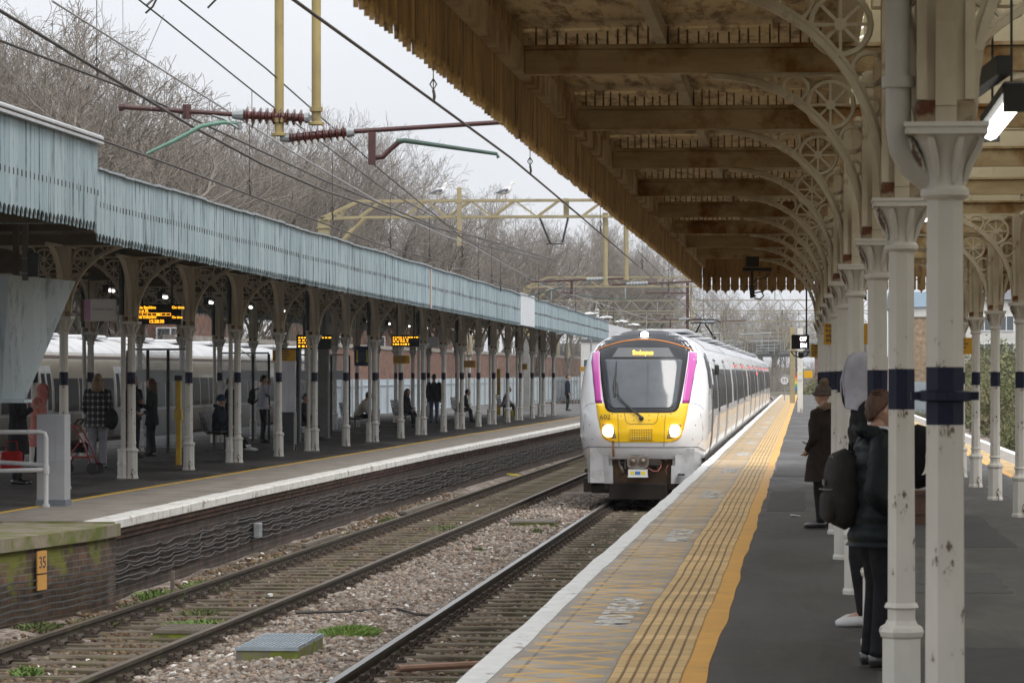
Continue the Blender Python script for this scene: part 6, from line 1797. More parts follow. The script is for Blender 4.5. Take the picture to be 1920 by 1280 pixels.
zones = [(130,'tall bare tree behind the raised canopy at upper left','bare trees at the upper left'),
         (600,'bare tree in the wood behind the brown insulators','bare trees behind the insulators'),
         (1050,'bare tree in the wood behind the first mustard gantry','bare trees behind the first gantry'),
         (1300,'greyer bare tree behind the second gantry','bare trees behind the second gantry'),
         (9999,'small bare tree above the far bridge','far hazy trees')]
TENS = ['','','twenty','thirty','forty','fifty']
def ORDX(k): return ORD[k] if k < 19 else (['twentieth','thirtieth','fortieth','fiftieth'][(k+1)//10-2] if (k+1)%10 == 0 else TENS[(k+1)//10]+'-'+ORD[(k+1)%10-1])
px_ = -110; nt_ = 0
while px_ < 1560:
    for row in range(2 if (nt_ % 3 != 1 or px_ < 140) else 1):
        pxx = px_+rnd.uniform(-12,12)
        Y = interp(pxx, [(-110,112),(200,135),(600,185),(800,225),(1000,270),(1200,330),(1300,380),(1450,560),(1560,640)])+row*14+rnd.uniform(-5,5)
        kx = (pxx-960)/6000; X = Y*(kx-.0915)/(1+kx*.0915)
        d = -X*math.sin(math.atan(.0915))+Y*math.cos(math.atan(.0915))
        ztop = 1.8+(700-ridge(pxx)-rnd.uniform(-22,30)-row*8)*d/6000
        z0 = -1.2 if X > -30 else gh(X,Y)+.1
        lab = next(z for z in zones if pxx < z[0])
        fl_ = '%s bare tree from the left along the front of the wood' % ORDX(nt_) if row == 0 else lab[1].replace('bare tree', 'bare tree of the back row', 1)
        place_tree(rnd.randrange(6), X, Y, z0, max(5, ztop-z0), rnd.uniform(0,6.28), fl_, lab[2])
    nt_ += 1
    px_ += 38 if px_ < 1340 else 34
# scrub under the trees: countless thin stems and twigs
def scrub(name, n, place, hlo, hhi, mat, r=.012, fan=.35, kids_=3):
    segs = []
    rs = random.Random(n)
    for i in range(n):
        x, y, z = place(rs); h = rs.uniform(hlo,hhi); p = Vector((x,y,z)); d = Vector((rs.gauss(0,fan*.5),rs.gauss(0,fan*.5),1)).normalized()
        for j in range(3):
            q = p+d*h/3; segs.append((*p,*q,r*(1-j*.25),r*(1-(j+1)*.25)))
            for _ in range(kids_):
                dd = (d+Vector((rs.gauss(0,fan*1.6),rs.gauss(0,fan*1.6),rs.uniform(-.1,.4)))).normalized(); e = q+dd*h*rs.uniform(.15,.32); segs.append((*q,*e,r*.6,r*.3))
            p = q; d = (d+Vector((rs.gauss(0,fan*.3),rs.gauss(0,fan*.3),.1))).normalized()
    V, F = tube_np(segs, 3); return struct(mesh_np(name, V, F, mat), 'stuff')
def along_trees(rs):
    pxx = rs.uniform(-110, 1480)
    Y = interp(pxx, [(-110,105),(200,128),(600,178),(800,215),(1000,260),(1200,320),(1300,370),(1480,560)])+rs.uniform(-6,22)
    kx = (pxx-960)/6000; X = Y*(kx-.0915)/(1+kx*.0915)
    return X, Y, -1.2
scrub('undergrowth', 2600, along_trees, 2.0, 5.0, m_twig, r=.016, fan=.4)
# ------------------------------------------------------------ right bank: shrubs and ivy
m_leafo = pm('bank_leaves', (.10,.115,.035), (.15,.155,.06), scale=1.2, rough=.8, dirt=(.19,.155,.09), dscale=.8, dlo=.5, dhi=.6)
m_dry = pm('dry_stems', (.22,.175,.11), (.16,.12,.08), scale=1, rough=.95)
def leafmesh(name, n, rx, ry, rz, size, mat, seed):
    r_ = np.random.default_rng(seed)
    p = r_.normal(size=(n,3)); p /= np.linalg.norm(p,axis=1)[:,None]
    rad = (.35+.65*r_.random(n)**.5)*(1+.25*np.sin(p[:,0]*5+seed)*np.cos(p[:,2]*4+seed*2))
    p = p*rad[:,None]*np.array([rx,ry,rz]); p[:,2] = np.abs(p[:,2])*1.0+rz*.1
    a = r_.normal(size=(n,3)); a /= np.linalg.norm(a,axis=1)[:,None]; b_ = np.cross(a, r_.normal(size=(n,3))); b_ /= np.linalg.norm(b_,axis=1)[:,None]
    s = size*(.5+r_.random(n))[:,None]
    V = np.stack([p-a*s, p+b_*s*.5, p+a*s, p-b_*s*.5],1).reshape(-1,3)
    F = (np.arange(4)[None]+4*np.arange(n)[:,None])
    return mesh_np(name, V, F, mat)
lm = [leafmesh('foliage', 3500, 1.6,1.6,2.0,.075,m_leafo,s) for s in (1,2,3)]
V, F = tube_np([(0,0,0, *(random.gauss(0,.9),random.gauss(0,.9),random.uniform(1.2,2.2)), .03,.008) for _ in range(70)], 3); st = mesh_np('stems', V, F, m_dry)
bl = ['green shrub on the bank between the two right-hand columns','olive shrub low on the bank at the right edge','shrub on the bank behind the middle far right column','shrub on the bank left of the far right columns','scrubby bush higher on the right bank','ivy covered bush on the right bank below the white house','small bush in front of the pale fence beside the second column','bush at the foot of the tan brick building','straggly shrub on the far part of the right bank','bush above the others near the right edge','hazy bush on the bank beyond the platform end','low green bush beyond the white platform edge','brownish thicket by the grey houses','round shrub further along the right bank']
for k, (pxx, Y, dz_, s, sz) in enumerate([(1885,150,.6,1,(1.1,1.1,1.3)),(1912,118,.2,.6,(1.2,1,1)),(1862,165,.3,1,(1,1,1.1)),(1842,190,.4,1.2,(1,1,1)),(1895,185,2.0,1.2,(1.4,1.2,1)),(1835,230,1.2,1.3,(1.4,1.2,1.2)),(1722,190,-.5,.5,(1,1,.8)),(1735,255,-.5,.9,(1,1,1)),(1870,240,2.5,1.5,(1.4,1.2,1.1)),(1915,200,3.5,1.4,(1.3,1,1)),(1540,330,-.6,1.2,(1.5,1,1)),(1905,135,.6,.7,(1,1,1)),(1900,260,4,1.6,(1.5,1.2,1)),(1855,205,.9,1,(1,1,1))]):
    kx = (pxx-960)/6000; X = Y*(kx-.0915)/(1+kx*.0915)
    r = thing('shrub', bl[k], 'shrub', (X,Y,max(-1.3, gh(X,Y)-.1)), k*1.3, 'shrubs on the right bank'); r.scale = tuple(s*v for v in sz)
    for src in (lm[k%3], st):
        o = src.copy(); col.objects.link(o); o.parent = r; o.name = src.name.split('.')[0]
for o in lm+[st]: bpy.data.objects.remove(o)
scrub('bank_undergrowth', 3500, lambda rs: (lambda x,y: (x,y,gh(x,y)-.1))(rs.uniform(9.3,19), rs.uniform(110,330)), .5, 1.9, m_dry, r=.012, fan=.5)
scrub('far_scrub', 1600, lambda rs: (lambda x,y: (x,y,-1.2))(rs.uniform(-30,6), rs.uniform(520,640)), 1.5, 5, m_twig, r=.03, fan=.5)
# ------------------------------------------------------------ buildings, fences, bridge
m_redbrick = brickmat('house_brick', (.23,.10,.065), (.17,.08,.055), (.2,.17,.14))
m_tanbrick = brickmat('tan_brick', (.42,.30,.18), (.36,.26,.16), (.35,.3,.24))
m_slate = pm('slate', (.09,.095,.105), (.13,.135,.145), scale=2, rough=.7)
m_render = pm('render_white', (.60,.60,.58), (.5,.5,.48), scale=1, rough=.8)
m_frame = pm('window_frame_white', (.68,.69,.7), rough=.4)
m_pane = pm('window_pane', (.06,.075,.09), rough=.08, spec=.8)
def building(name, label, x0, x1, y0, y1, z0, z1, wall, roofm, ridge_h=1.5, wins=(), cat='building', chim=True, face='y'):
    r = thing(name, label, cat, ((x0+x1)/2, y0, z0)); w = (x1-x0)/2; D_ = y1-y0; h = z1-z0
    b = MB(); b.box(-w,w,0,D_,-1,h); b.build('wall', wall, r)
    if ridge_h:
        b = MB()
        b.add([(-w-.25,-.25,h+.005),(w+.25,-.25,h+.005),(w+.25,D_+.25,h+.005),(-w-.25,D_+.25,h+.005),(-w-.25,D_/2,h+ridge_h),(w+.25,D_/2,h+ridge_h)],[(0,1,5,4),(2,3,4,5),(0,4,3),(1,2,5),(3,2,1,0)]); rf = b.build('roof', roofm, r)
        if chim: b = MB(); b.box(w*.4,w*.4+.8,D_/2-.4,D_/2+.4,h+ridge_h*.5,h+ridge_h+1.0); b.build('chimney', wall, rf)
    else:
        b = MB(); b.box(-w-.1,w+.1,-.1,D_+.1,h+.002,h+.25); b.build('roof', roofm, r)
    for (u, v, ww, hh) in wins:
        b = MB(); x = u*w
        b.box(x-ww/2,x+ww/2,-.06,.0-.002,v,v+.07); b.box(x-ww/2,x+ww/2,-.06,-.002,v+hh-.07,v+hh)
        for q in (-ww/2+.035, 0, ww/2-.035): b.box(x+q-.035,x+q+.035,-.058,-.002,v+.071,v+hh-.071)
        wd = b.build('window', m_frame, r)
        b = MB(); b.box(x-ww/2+.05,x+ww/2-.05,-.025,-.001,v+.05,v+hh-.05); b.build('pane', m_pane, wd)
    return r
building('brick_building', 'tan brick building with a flat top seen between the two nearest columns', 7.6, 14, 262, 280, -1.2, 6.4, m_tanbrick, m_render, 0, [(.6,3,1,1.4)])
building('blue_roofed_shed', 'large shed with a dark blue roof behind the tan brick building', 9, 24, 330, 350, -1.2, 8.6, m_render, pm('blue_roof', (.08,.14,.2), rough=.5), 1.8, [(-.8,5.6,1.6,2.0),(-.5,5.6,1.6,2.0),(-.2,5.6,1.6,2.0)], chim=False)
building('white_house', 'pale house with white framed windows above the right bank', 11.8, 16.2, 245, 256, 1.8, 7.4, m_render, m_slate, 1.8, [(-.2,.8,1.9,1.5),(-.2,3.2,1.9,1.2),(.55,.8,1.2,1.5),(.55,3.2,1.2,1.2)])
building('grey_house', 'grey house with a dark roof high on the bank at the right edge', 18.5, 24, 250, 262, 4.0, 8.5, pm('render_grey', (.35,.36,.36), rough=.8), m_slate, 2, [(-.5,1,1.2,1.5),(0,1,1.2,1.5)])
building('brick_house', 'red brick house glimpsed over the parked train roof', -44, -32, 118, 130, -1, 5.6, m_redbrick, m_slate, 2, [(-.7,1,1.2,1.5),(-.3,1,1.2,1.5),(.2,1,1.2,1.5),(.7,1,1.2,1.5),(-.7,4,1.2,1.3),(-.3,4,1.2,1.3),(.2,4,1.2,1.3),(.7,4,1.2,1.3)])
building('brick_house', 'brick terrace glimpsed between the left columns behind the station boards', -46, -29, 150, 162, -1, 6.6, m_redbrick, m_slate, 2, [(u,v,1.4,1.4) for u in (-.85,-.6,-.35,-.1,.15,.4,.65,.88) for v in (.8,3.6)])
building('white_block', 'white building with large blue grey windows beside the left edge of the train', -18.3, -15.8, 262, 275, -1.2, 4.4, m_render, m_slate, 0, [(u,v,.9,1.4) for u in (-.5,.5) for v in (.4,2.8)])
building('station_building', 'brown brick block behind the pale fence under the left canopy', -34, -24.8, 205, 225, -1.2, 6.5, m_redbrick, m_slate, 0, [(-.6,4,1.2,1.4),(-.1,4,1.2,1.4),(.4,4,1.2,1.4),(.8,4,1.2,1.4)])
w = thing('brick_wall', 'long brick retaining wall behind the pale fence, topped in grey', 'wall')
b = MB(); b.beam((-26.5,132,1.0),(-21.5,330,1.0),.4,4.4); b.build('brickwork', m_redbrick, w); b = MB(); b.beam((-26.5,132,3.32),(-21.5,330,3.32),.5,.22); b.build('coping', m_conc, w)
m_pale = pm('fence_pale_blue', (.40,.46,.50), (.33,.39,.43), scale=1.5, rough=.6)
def fence(label, a, c, z0, h, step=.3, post=3.0):
    f = thing('palisade_fence', label, 'fence'); a = Vector(a); c = Vector(c); n = int((c-a).length/step); d = (c-a).normalized()
    b = MB()
    for i in range(n):
        p = a+d*step*i; q = p+d*step*.78
        b.beam((p.x,p.y,z0+h/2),(q.x,q.y,z0+h/2),.02,h)
    for zz in (.25,h-.3): b.beam((a.x+.04,a.y,z0+zz),(c.x+.04,c.y,z0+zz),.04,.06)
    b.build('pales', m_pale, f)
    p = a.copy()
    while (p-a).length < (c-a).length: b = MB(); b.box(p.x+.05,p.x+.13,p.y-.04,p.y+.04,z0-.4,z0+h+.05); b.build('post', m_galv, f); p = p+d*post
    return f
fence('pale blue palisade fence beyond the left platform', (-22.4,134), (-19.6,330), -.5, 2.0)
fence('pale blue fence beyond the far right track near the second column', (8.2,175), (7.9,262), -.9, 2.1)
# road bridge
br = thing('road_bridge', 'dark road bridge crossing the tracks far beyond the platforms', 'bridge', (-9,478,0))
m_bd = pm('bridge_dark', (.055,.055,.05), (.08,.08,.07), scale=.5, rough=.85)
b = MB(); b.box(-34,21,0,10,4.3,5.1); b.box(-34,21,-.15,-.01,5.0,6.3); b.build('deck', m_bd, br)
b = MB(); b.box(-36,-20,.2,9,-2,4.29); b.box(10.5,24,.2,9,-2,4.29); b.box(-6.8,-5.8,1,9,-2,4.29); b.build('abutment', m_redbrick, br)
b = MB()
for i in range(24): x = -34+i*2.35; b.box(x-.05,x+.05,-.2,-.16,5.1,7.4)
b.box(-34,21,-.2,-.16,7.3,7.4); b.box(-34,21,-.2,-.16,6.7,6.76); b.build('railings', m_galv, br)
for k,(x,h) in enumerate([(-12,9.2),(-4,8.8),(3,9.4)]):
    r = thing('street_lamp', '%s street lamp standing on the far bridge' % ORD[k], 'lamp', (x,480,5.2), 0, 'lamps on the bridge'); b = MB(); b.tube([(0,0,0),(0,0,h-5.2),(.8,0,h-4.9)], .09, 6); b.build('pole', m_galv, r); b = MB(); b.bbox(.7,1.5,-.15,.15,h-5.0,h-4.85,.02); b.build('head', m_galv, r)
# green bank past the bridge where the tracks curve away
g = MB(); g.grid([[(x,y,z) for x,y,z in ((-70+i*8,560+12*math.sin(i),-1.3),(-70+i*8,600,.8+.5*math.sin(i*2)),(-70+i*8,680,2.4+.8*math.sin(i)))] for i in range(20)])
struct(g.build('embankment', pm('bank_green', (.07,.10,.035), (.11,.13,.06), scale=.1, rough=1, dirt=(.13,.11,.07), dscale=.06), smooth=True))
# weeds by the tracks
m_grass = pm('weed_green', (.10,.17,.03), (.17,.26,.05), scale=3, rough=.8)
m_weed = pm('weed_dull', (.075,.10,.03), (.12,.14,.05), scale=3, rough=.85)
def tuft(name, label, x, y, z, n, rx, ry, h, mat, grp=None, lean=.5, w=.007, seed=0):
    rs = random.Random(seed*7+n); V = []; F = []
    for i in range(n):
        a = rs.uniform(0,6.28); q = math.sqrt(rs.random()); px0 = rx*q*math.cos(a); py0 = ry*q*math.sin(a)
        hh = h*rs.uniform(.5,1)*(1.15-q*.6); dx = rs.gauss(0,lean*hh*.6)+px0*.2; dy = rs.gauss(0,lean*hh*.6); t = rs.uniform(0,6.28); wx, wy = w*math.cos(t), w*math.sin(t)
        k = len(V)
        V += [(px0-wx,py0-wy,0),(px0+wx,py0+wy,0),(px0+dx*.4+wx,py0+dy*.4+wy,hh*.6),(px0+dx*.4-wx,py0+dy*.4-wy,hh*.6),(px0+dx,py0+dy,hh*(1-abs(dx)*.5))]
        F += [(k,k+1,k+2,k+3),(k+3,k+2,k+4)]
    me = bpy.data.meshes.new(name); me.from_pydata(V,[],F); me.materials.append(mat); o = bpy.data.objects.new(name, me); col.objects.link(o); o.location = (x,y,z)
    return tag(o, label, 'plant', grp)
tuft('grass_tuft', 'bright green grass tuft just beyond the steel grating', -5.0, 35.0, -1.08, 1500, .32, .55, .13, m_grass, seed=1)
spots = [(-8.15,38.6,'leafy weeds at the wall corner below the white kerb',.35,.5,.16),(-8.22,40.2,'cluster of broad green weeds beside the pale stake',.3,.6,.22),(-8.05,42.5,'bright clump of weeds left of the rail under the wall cables',.28,.9,.26),(-8.15,36.3,'low weeds at the foot of the mossy wall',.3,.6,.14),(-8.45,34.8,'dull weeds near the bottom left corner by the wall',.25,.5,.12),(-7.35,38.5,'weed growing against the inside of the far rail',.25,.5,.14),(-6.9,36.8,'green weeds around the timber slatted cover',.5,.5,.14),(-6.55,40.6,'small weed between the rails of the left track',.15,.25,.12),(-8.1,49.5,'weed beside the wall below the junction box',.2,.4,.12),(-7.95,57,'pale green weeds near the long plank',.3,.8,.16),(-8.0,62,'green weeds among the dirt beyond the plank',.3,1.2,.2),(-6.7,60,'dull green clump between the rails halfway to the train',.35,1.2,.14),(-5.3,52,'tiny weed alone in the ballast between the tracks',.12,.3,.1),(-4.85,58,'tiny weed beside the concrete cover',.1,.3,.12),(-7.9,75,'weeds along the far rail beside the platform wall',.3,2,.15),(-7.7,95,'distant weeds below the platform wall near the train',.3,4,.2),(-7.5,30.4,'leafy weed at the bottom left corner of the picture',.14,.2,.2),(-3.2,34.5,'moss and weeds under the right platform edge',.3,.8,.06)]
for k,(x,y,lab,rx,ry,h) in enumerate(spots): tuft('weed', lab, x, y, hz(x,y)+.01, int(200+420*rx), rx, ry, h*.72, m_weed if k not in (1,2,6,16) else pm('weed_bright', (.09,.16,.03), (.14,.21,.05), scale=3, rough=.8), 'weeds beside the tracks', lean=.9, w=.013, seed=k+3)
# haze
hb = MB(); hb.box(-1600,1600,-120,2600,-4,30)
m = bpy.data.materials.new('haze'); m.use_nodes = True; N = m.node_tree.nodes; L = m.node_tree.links
N.remove(N['Principled BSDF']); v = N.new('ShaderNodeVolumePrincipled'); v.inputs['Color'].default_value = (.86,.88,.92,1); v.inputs['Density'].default_value = .0002; v.inputs['Anisotropy'].default_value = .2
L.new(v.outputs[0], N['Material Output'].inputs['Volume'])
struct(hb.build('haze', m), 'stuff')
# ------------------------------------------------------------ people
m_skin = pm('skin', (.48,.29,.21), (.42,.245,.175), scale=12, rough=.55)
def cloth(name, c, c2=None, rough=.85, bump=.5, scale=10): return pm(name, c, c2 or tuple(v*.7 for v in c), scale=scale, rough=rough, bump=bump, bscale=scale*2, dist=.012, spec=.12)
def skinned(verts, edges, radii, root=0, sub=1):
    me = bpy.data.meshes.new('tmp'); me.from_pydata(verts, edges, []); o = bpy.data.objects.new('tmp', me); col.objects.link(o)
    sk = o.modifiers.new('s','SKIN'); ss = o.modifiers.new('u','SUBSURF'); ss.levels = sub; ss.render_levels = sub
    for i, r in enumerate(radii):
        v = me.skin_vertices[0].data[i]; v.radius = r if isinstance(r, tuple) else (r,r); v.use_root = (i == root)
    dg = bpy.context.evaluated_depsgraph_get(); m2 = bpy.data.meshes.new_from_object(o.evaluated_get(dg)); bpy.data.objects.remove(o); bpy.data.meshes.remove(me)
    return [tuple(v.co) for v in m2.vertices], [tuple(p.vertices) for p in m2.polygons]
def V3(p): return Vector(p)
def head_mesh(b, c, H, fwd, tilt):
    """head with jaw, brow, nose, ears; faces fwd"""
    h = H/7.5; rz_ = math.atan2(-fwd[0], fwd[1])
    b.M = Matrix.Translation(c) @ Matrix.Rotation(rz_,4,'Z') @ Matrix.Rotation(-tilt,4,'X')
    P = []; n = 16; m = 14
    for i in range(m+1):
        a = PI*i/m; z = -math.cos(a)*h*.5; row = []
        for k in range(n+1):
            t = 2*PI*k/n; rx = h*.335*math.sin(a)**.85; ry = h*.40*math.sin(a)**.85
            if z < 0: rx *= 1-.35*(-z/(h*.5))**1.5; ry *= 1-.18*(-z/(h*.5))**2
            x = rx*math.sin(t); y = ry*math.cos(t)
            if y < 0 and z < -h*.15: y *= .75
            if abs(x) < h*.07 and y > 0 and -h*.16 < z < h*.06: y += h*.10*(1-abs(z+h*.08)/(h*.14)) if abs(z+h*.08) < h*.14 else 0
            if y > 0 and abs(z-h*.03) < h*.05 and abs(abs(x)-h*.14) < h*.08: y -= h*.03
            row.append((x,y+.01,z))
        P.append(row)
    b.grid(P)
    for s in (-1,1): b._sph((s*h*.345,-.004,-.01*h), h*.035, h*.065, h*.11, 8, 6)
    # lips
    b._sph((0,h*.385,-h*.245), h*.09, h*.035, h*.03, 8, 4)
    b.M = Matrix.Identity(4)
    return rz_
def hand(b, wr, el, H, curl=.6, side=1):
    wr = V3(wr); d = (wr-V3(el)).normalized(); a = Vector((0,0,1)) if abs(d.z) < .8 else Vector((0,1,0)); x = d.cross(a).normalized(); y = x.cross(d)
    L_ = H*.105; b.tube([wr-d*.02, wr+d*L_*.15, wr+d*L_*.5], [.026,.030,.030], 8)
    q = wr+d*L_*.48
    for k,(o_, ln) in enumerate([(-.027,.40),(-.009,.46),(.009,.43),(.026,.33)]):
        p = q+x*o_; dd = d; pts = [p]
        for j in range(3):
            dd = (dd+y*curl*.55).normalized(); p = p+dd*L_*ln*(.45 if j == 0 else .3); pts.append(p)
        b.tube(pts, [.0105,.0095,.009,.0075], 6)
    p = wr+d*L_*.18+x*side*.024; b.tube([p, p+(d*.6+x*side*.7)*L_*.25, p+(d*.95+x*side*.6+y*.3)*L_*.42], [.012,.011,.009], 6)
STAND = dict(pelvis=(0,0,.53), waist=(0,.0,.60), chest=(0,.0,.73), neck=(0,-.005,.835), head=(0,.012,.925),
  shL=(-.105,0,.80), elL=(-.135,-.02,.63), wrL=(-.13,.04,.49), shR=(.105,0,.80), elR=(.135,-.02,.63), wrR=(.13,.04,.49),
  hipL=(-.05,0,.51), knL=(-.055,.012,.285), anL=(-.06,-.012,.045), toL=(-.07,.085,.018), hipR=(.05,0,.51), knR=(.055,.012,.285), anR=(.06,-.012,.045), toR=(.07,.085,.018))
def sit_pose(lean=.0, seat=.27, legs=.26):
    J = dict(STAND); dz = seat-.53+.02
    for k in ('pelvis','waist','chest','neck','head','shL','shR','elL','elR'):
        x,y,z = J[k]; t = (z-.53)
        J[k] = (x, y+t*math.sin(lean)*1.0, .53+dz+t*math.cos(lean))
    for s,l in ((-1,'L'),(1,'R')):
        J['hip'+l] = (s*.05,0,seat); J['kn'+l] = (s*.065,.235,seat+.01); J['an'+l] = (s*.06,legs,.045); J['to'+l] = (s*.065,legs+.095,.018)
        e = J['el'+l]; J['el'+l] = (s*.125, J['sh'+l][1]+.03, J['sh'+l][2]-.16); J['wr'+l] = (s*.05,.20,seat+.06)
    return J
def person(label, x, y, H, rz, J=None, top=None, leg=None, shoe=None, hair=None, coat_len=.50, coat_w=1.0, hood=None, hairlen=0, hat=None, group=None, z=0, puff=0, hands=True, skirt=None, cuff=None, head_tilt=.0, pants_w=1.0, skin=None):
    J = {k: tuple(c*H for c in v) for k, v in (J or STAND).items()}
    r = thing('person', label, 'person', (x,y,z), rz, group)
    names_ = list(J.keys()); vs = [J[k] for k in ('pelvis','waist','chest','neck','shL','elL','wrL','shR','elR','wrR','hipL','knL','anL','hipR','knR','anR','toL','toR')]
    ed = [(0,1),(1,2),(2,3),(2,4),(4,5),(5,6),(2,7),(7,8),(8,9),(0,10),(10,11),(11,12),(0,13),(13,14),(14,15),(12,16),(15,17)]
    s_ = H/1.75; rr = [(.11,.085),(.105,.08),(.12,.085),.05,.048,.038,.025,.048,.038,.025,.07,.05,.034,.07,.05,.034,.026,.026]
    rr = [tuple(q*s_ for q in v) if isinstance(v, tuple) else v*s_ for v in rr]
    sv, sf = skinned(vs, ed, rr, 0, 1)
    b = MB(); b.add(sv, sf)
    hd = V3(J['head']); nk = V3(J['neck'])
    b.tube([nk-(hd-nk)*.2, hd-(hd-nk)*.15], [.056*s_,.05*s_], 10)
    head_mesh(b, hd, H, (0,1), head_tilt)
    if hands:
        hand(b, J['wrL'], J['elL'], H, side=1); hand(b, J['wrR'], J['elR'], H, side=-1)
    b.build('body', skin or m_skin, r, smooth=True)
    h = H/7.5; RT = Matrix.Rotation(-head_tilt,4,'X')
    # eyes
    b = MB(); b.M = Matrix.Translation(hd) @ RT
    for s in (-1,1): b._sph((s*h*.14,h*.365,h*.03), h*.045,h*.03,h*.025,8,5)
    b.build('eyes', m_ink, r)
    # trousers: two tapered legs joined to the seat
    ph = puff
    b = MB()
    for l, s in (('L',-1),('R',1)):
        hp_, kn, an = V3(J['hip'+l]), V3(J['kn'+l]), V3(J['an'+l])
        w = pants_w*s_
        pts = [V3(J['pelvis'])+Vector((s*.03*H,0,.02*H)), hp_+(kn-hp_)*.08, hp_+(kn-hp_)*.5, hp_+(kn-hp_)*.9, kn+(an-kn)*.12, kn+(an-kn)*.55, kn+(an-kn)*.93, an]
        b.tube(pts, [.10*w,.098*w,.086*w,.068*w,.066*w,.060*w,.056*w,.058*w], 12)
    pv = V3(J['pelvis']); b._sph(tuple(pv), .155*s_,.115*s_,.12*s_, 14, 8)
    b.build('trousers', leg, r, smooth=True)
    for l, s in (('L',-1),('R',1)):
        an, to = V3(J['an'+l]), V3(J['to'+l]); d = (to-an); d.z = 0; d.normalize(); b = MB(); zf = max(0, min(an.z-.045*H, to.z-.018*H))
        base_ = Vector((an.x,an.y,zf)); hb_ = base_-d*.055
        pts = [hb_+Vector((0,0,.045)), base_+Vector((0,0,.055)), base_+d*.09+Vector((0,0,.042)), base_+d*.17+Vector((0,0,.032)), base_+d*.215+Vector((0,0,.024))]
        b.tube(pts, [.040,.050,.044,.040,.022], 10); b.v = [(a, c, max(e, zf+.004)) for a, c, e in b.v]
        b.tube([an+Vector((0,0,.07)), an-Vector((0,0,.0))], .048, 10)
        b.build('shoe', shoe, r, smooth=True)
    # jacket: lofted trunk + sleeves
    b = MB(); P = []
    ch, wa, pe, ne = V3(J['chest']), V3(J['waist']), V3(J['pelvis']), V3(J['neck'])
    ax = [(ne+(ch-ne)*.0, .058,.055), (ne+(ch-ne)*.16, .085,.072), (ne+(ch-ne)*.36,.175,.098), (ch+(ne-ch)*.25,.205,.118), (ch,.205,.128), ((ch+wa)/2,.195,.125), (wa,.190,.122), ((wa+pe)/2,.195,.125), (pe,.20,.13)]
    down = Vector((0,0,-1)) if (V3(J['knL'])-V3(J['hipL'])).normalized().z < -.5 else Vector((0,.25,-.1))
    q = pe.copy(); extra = (.53-coat_len)*H; n_ = 6
    for i in range(1, n_+1): ax.append((pe+down*extra*i/n_ if extra > 0 else pe, .20+.006*i*coat_w, .13+.005*i*coat_w))
    # resample
    pts = []; 
    for (p, rx, ry), (p2, rx2, ry2) in zip(ax, ax[1:]):
        k = 4 if puff else 2
        for j in range(k): t = j/k; pts.append((p.lerp(p2,t), rx+(rx2-rx)*t, ry+(ry2-ry)*t))
    pts.append(ax[-1])
    nn = 22
    for i, (p, rx, ry) in enumerate(pts):
        f = (1+puff*.09*abs(math.sin(p.z*PI/.11))) if puff else 1
        row = []
        for k in range(nn+1):
            t = 2*PI*k/nn; wob = 1+.025*math.sin(3*t+p.z*14)+.015*math.sin(7*t-p.z*23)
            row.append((p.x+rx*s_*coat_w*f*wob*math.sin(t)*(1 if abs(math.sin(t))<.99 else 1), p.y+ry*s_*coat_w*f*wob*math.cos(t), p.z))
        P.append(row)
    b.grid(P)
    for l in 'LR':
        sh, el, wr = V3(J['sh'+l]), V3(J['el'+l]), V3(J['wr'+l]); cen = V3(J['chest']); st_ = sh+(Vector((cen.x,cen.y,sh.z))-sh)*.35
        ps = [st_, sh]; rs = [.075,.078]; N_ = 9 if puff else 4
        for i in range(1,N_+1): ps.append(sh.lerp(el,i/N_)); rs.append(.076-.016*i/N_)
        for i in range(1,N_+1): ps.append(el.lerp(wr,i/N_*.97)); rs.append(.060-.018*i/N_)
        if puff: rs = [q_*(1.12+.13*(i%2)) if i > 1 else q_*1.1 for i, q_ in enumerate(rs)]
        b.tube(ps, [q_*s_*(.85+.15*coat_w) for q_ in rs], 12)
    b.build('jacket', top, r, smooth=True)
    # hair / hat / hood
    if hood:
        b = MB(); b.M = Matrix.Translation(hd) @ RT; P = []
        for i in range(17):
            t_ = i/16; zz = h*(-.98+1.66*t_)
            top = max(0, (t_-.62)/.38); cl = math.sqrt(max(0.0, 1-top**2.2)) if top < 1 else 0
            gap = PI*.16*min(1, max(0,(1-top)*1.5))*(1 if t_ > .22 else t_/.22)
            rx = h*(.43+.32*max(0,.35-t_)/.35)*max(.02,cl); ryb = h*(.50+.20*max(0,.30-t_)/.3)*max(.02,cl); ryf = h*(.55-.30*max(0,.45-t_)/.45)*max(.02,cl)
            row = []
            for k in range(23):
                t = gap+(2*PI-2*gap)*k/22; c_ = math.cos(t); sn_ = math.sin(t)
                fold = 1+.05*math.sin(3*t+4*t_)+.03*math.sin(7*t-9*t_)
                row.append((rx*sn_*fold, (ryf if c_ > 0 else ryb)*c_*fold+h*.03*math.sin(t_*3), zz))
            P.append(row)
        b.grid(P); b.tube([P[i][0] for i in range(3,16)], .008, 5); b.tube([P[i][-1] for i in range(3,16)], .008, 5)
        b.build('hood', hood, r, smooth=True)
    if hair and not hood:
        b = MB(); b.M = Matrix.Translation(hd) @ RT; P = []
        for i in range(13):
            a = PI*.30+PI*.70*i/12; row = []
            for k in range(21):
                t = 2*PI*k/20; front = max(0,math.cos(t)); aa = a
                zz = -math.cos(aa)*h*.54; R1 = math.sin(aa)**.85
                ct = math.cos(t); lim = h*(.30*max(0,ct)**.6+.04*(1-abs(ct))-.30*max(0,-ct)**1.3)
                if zz < lim: zz = lim; R1 = R1*(.97-.25*max(0,(lim-zz)/h-.05))
                row.append((h*.375*R1*math.sin(t)*(1+.03*math.sin(9*t)), h*.44*R1*math.cos(t)-.008, zz+.02*h))
            P.append(row)
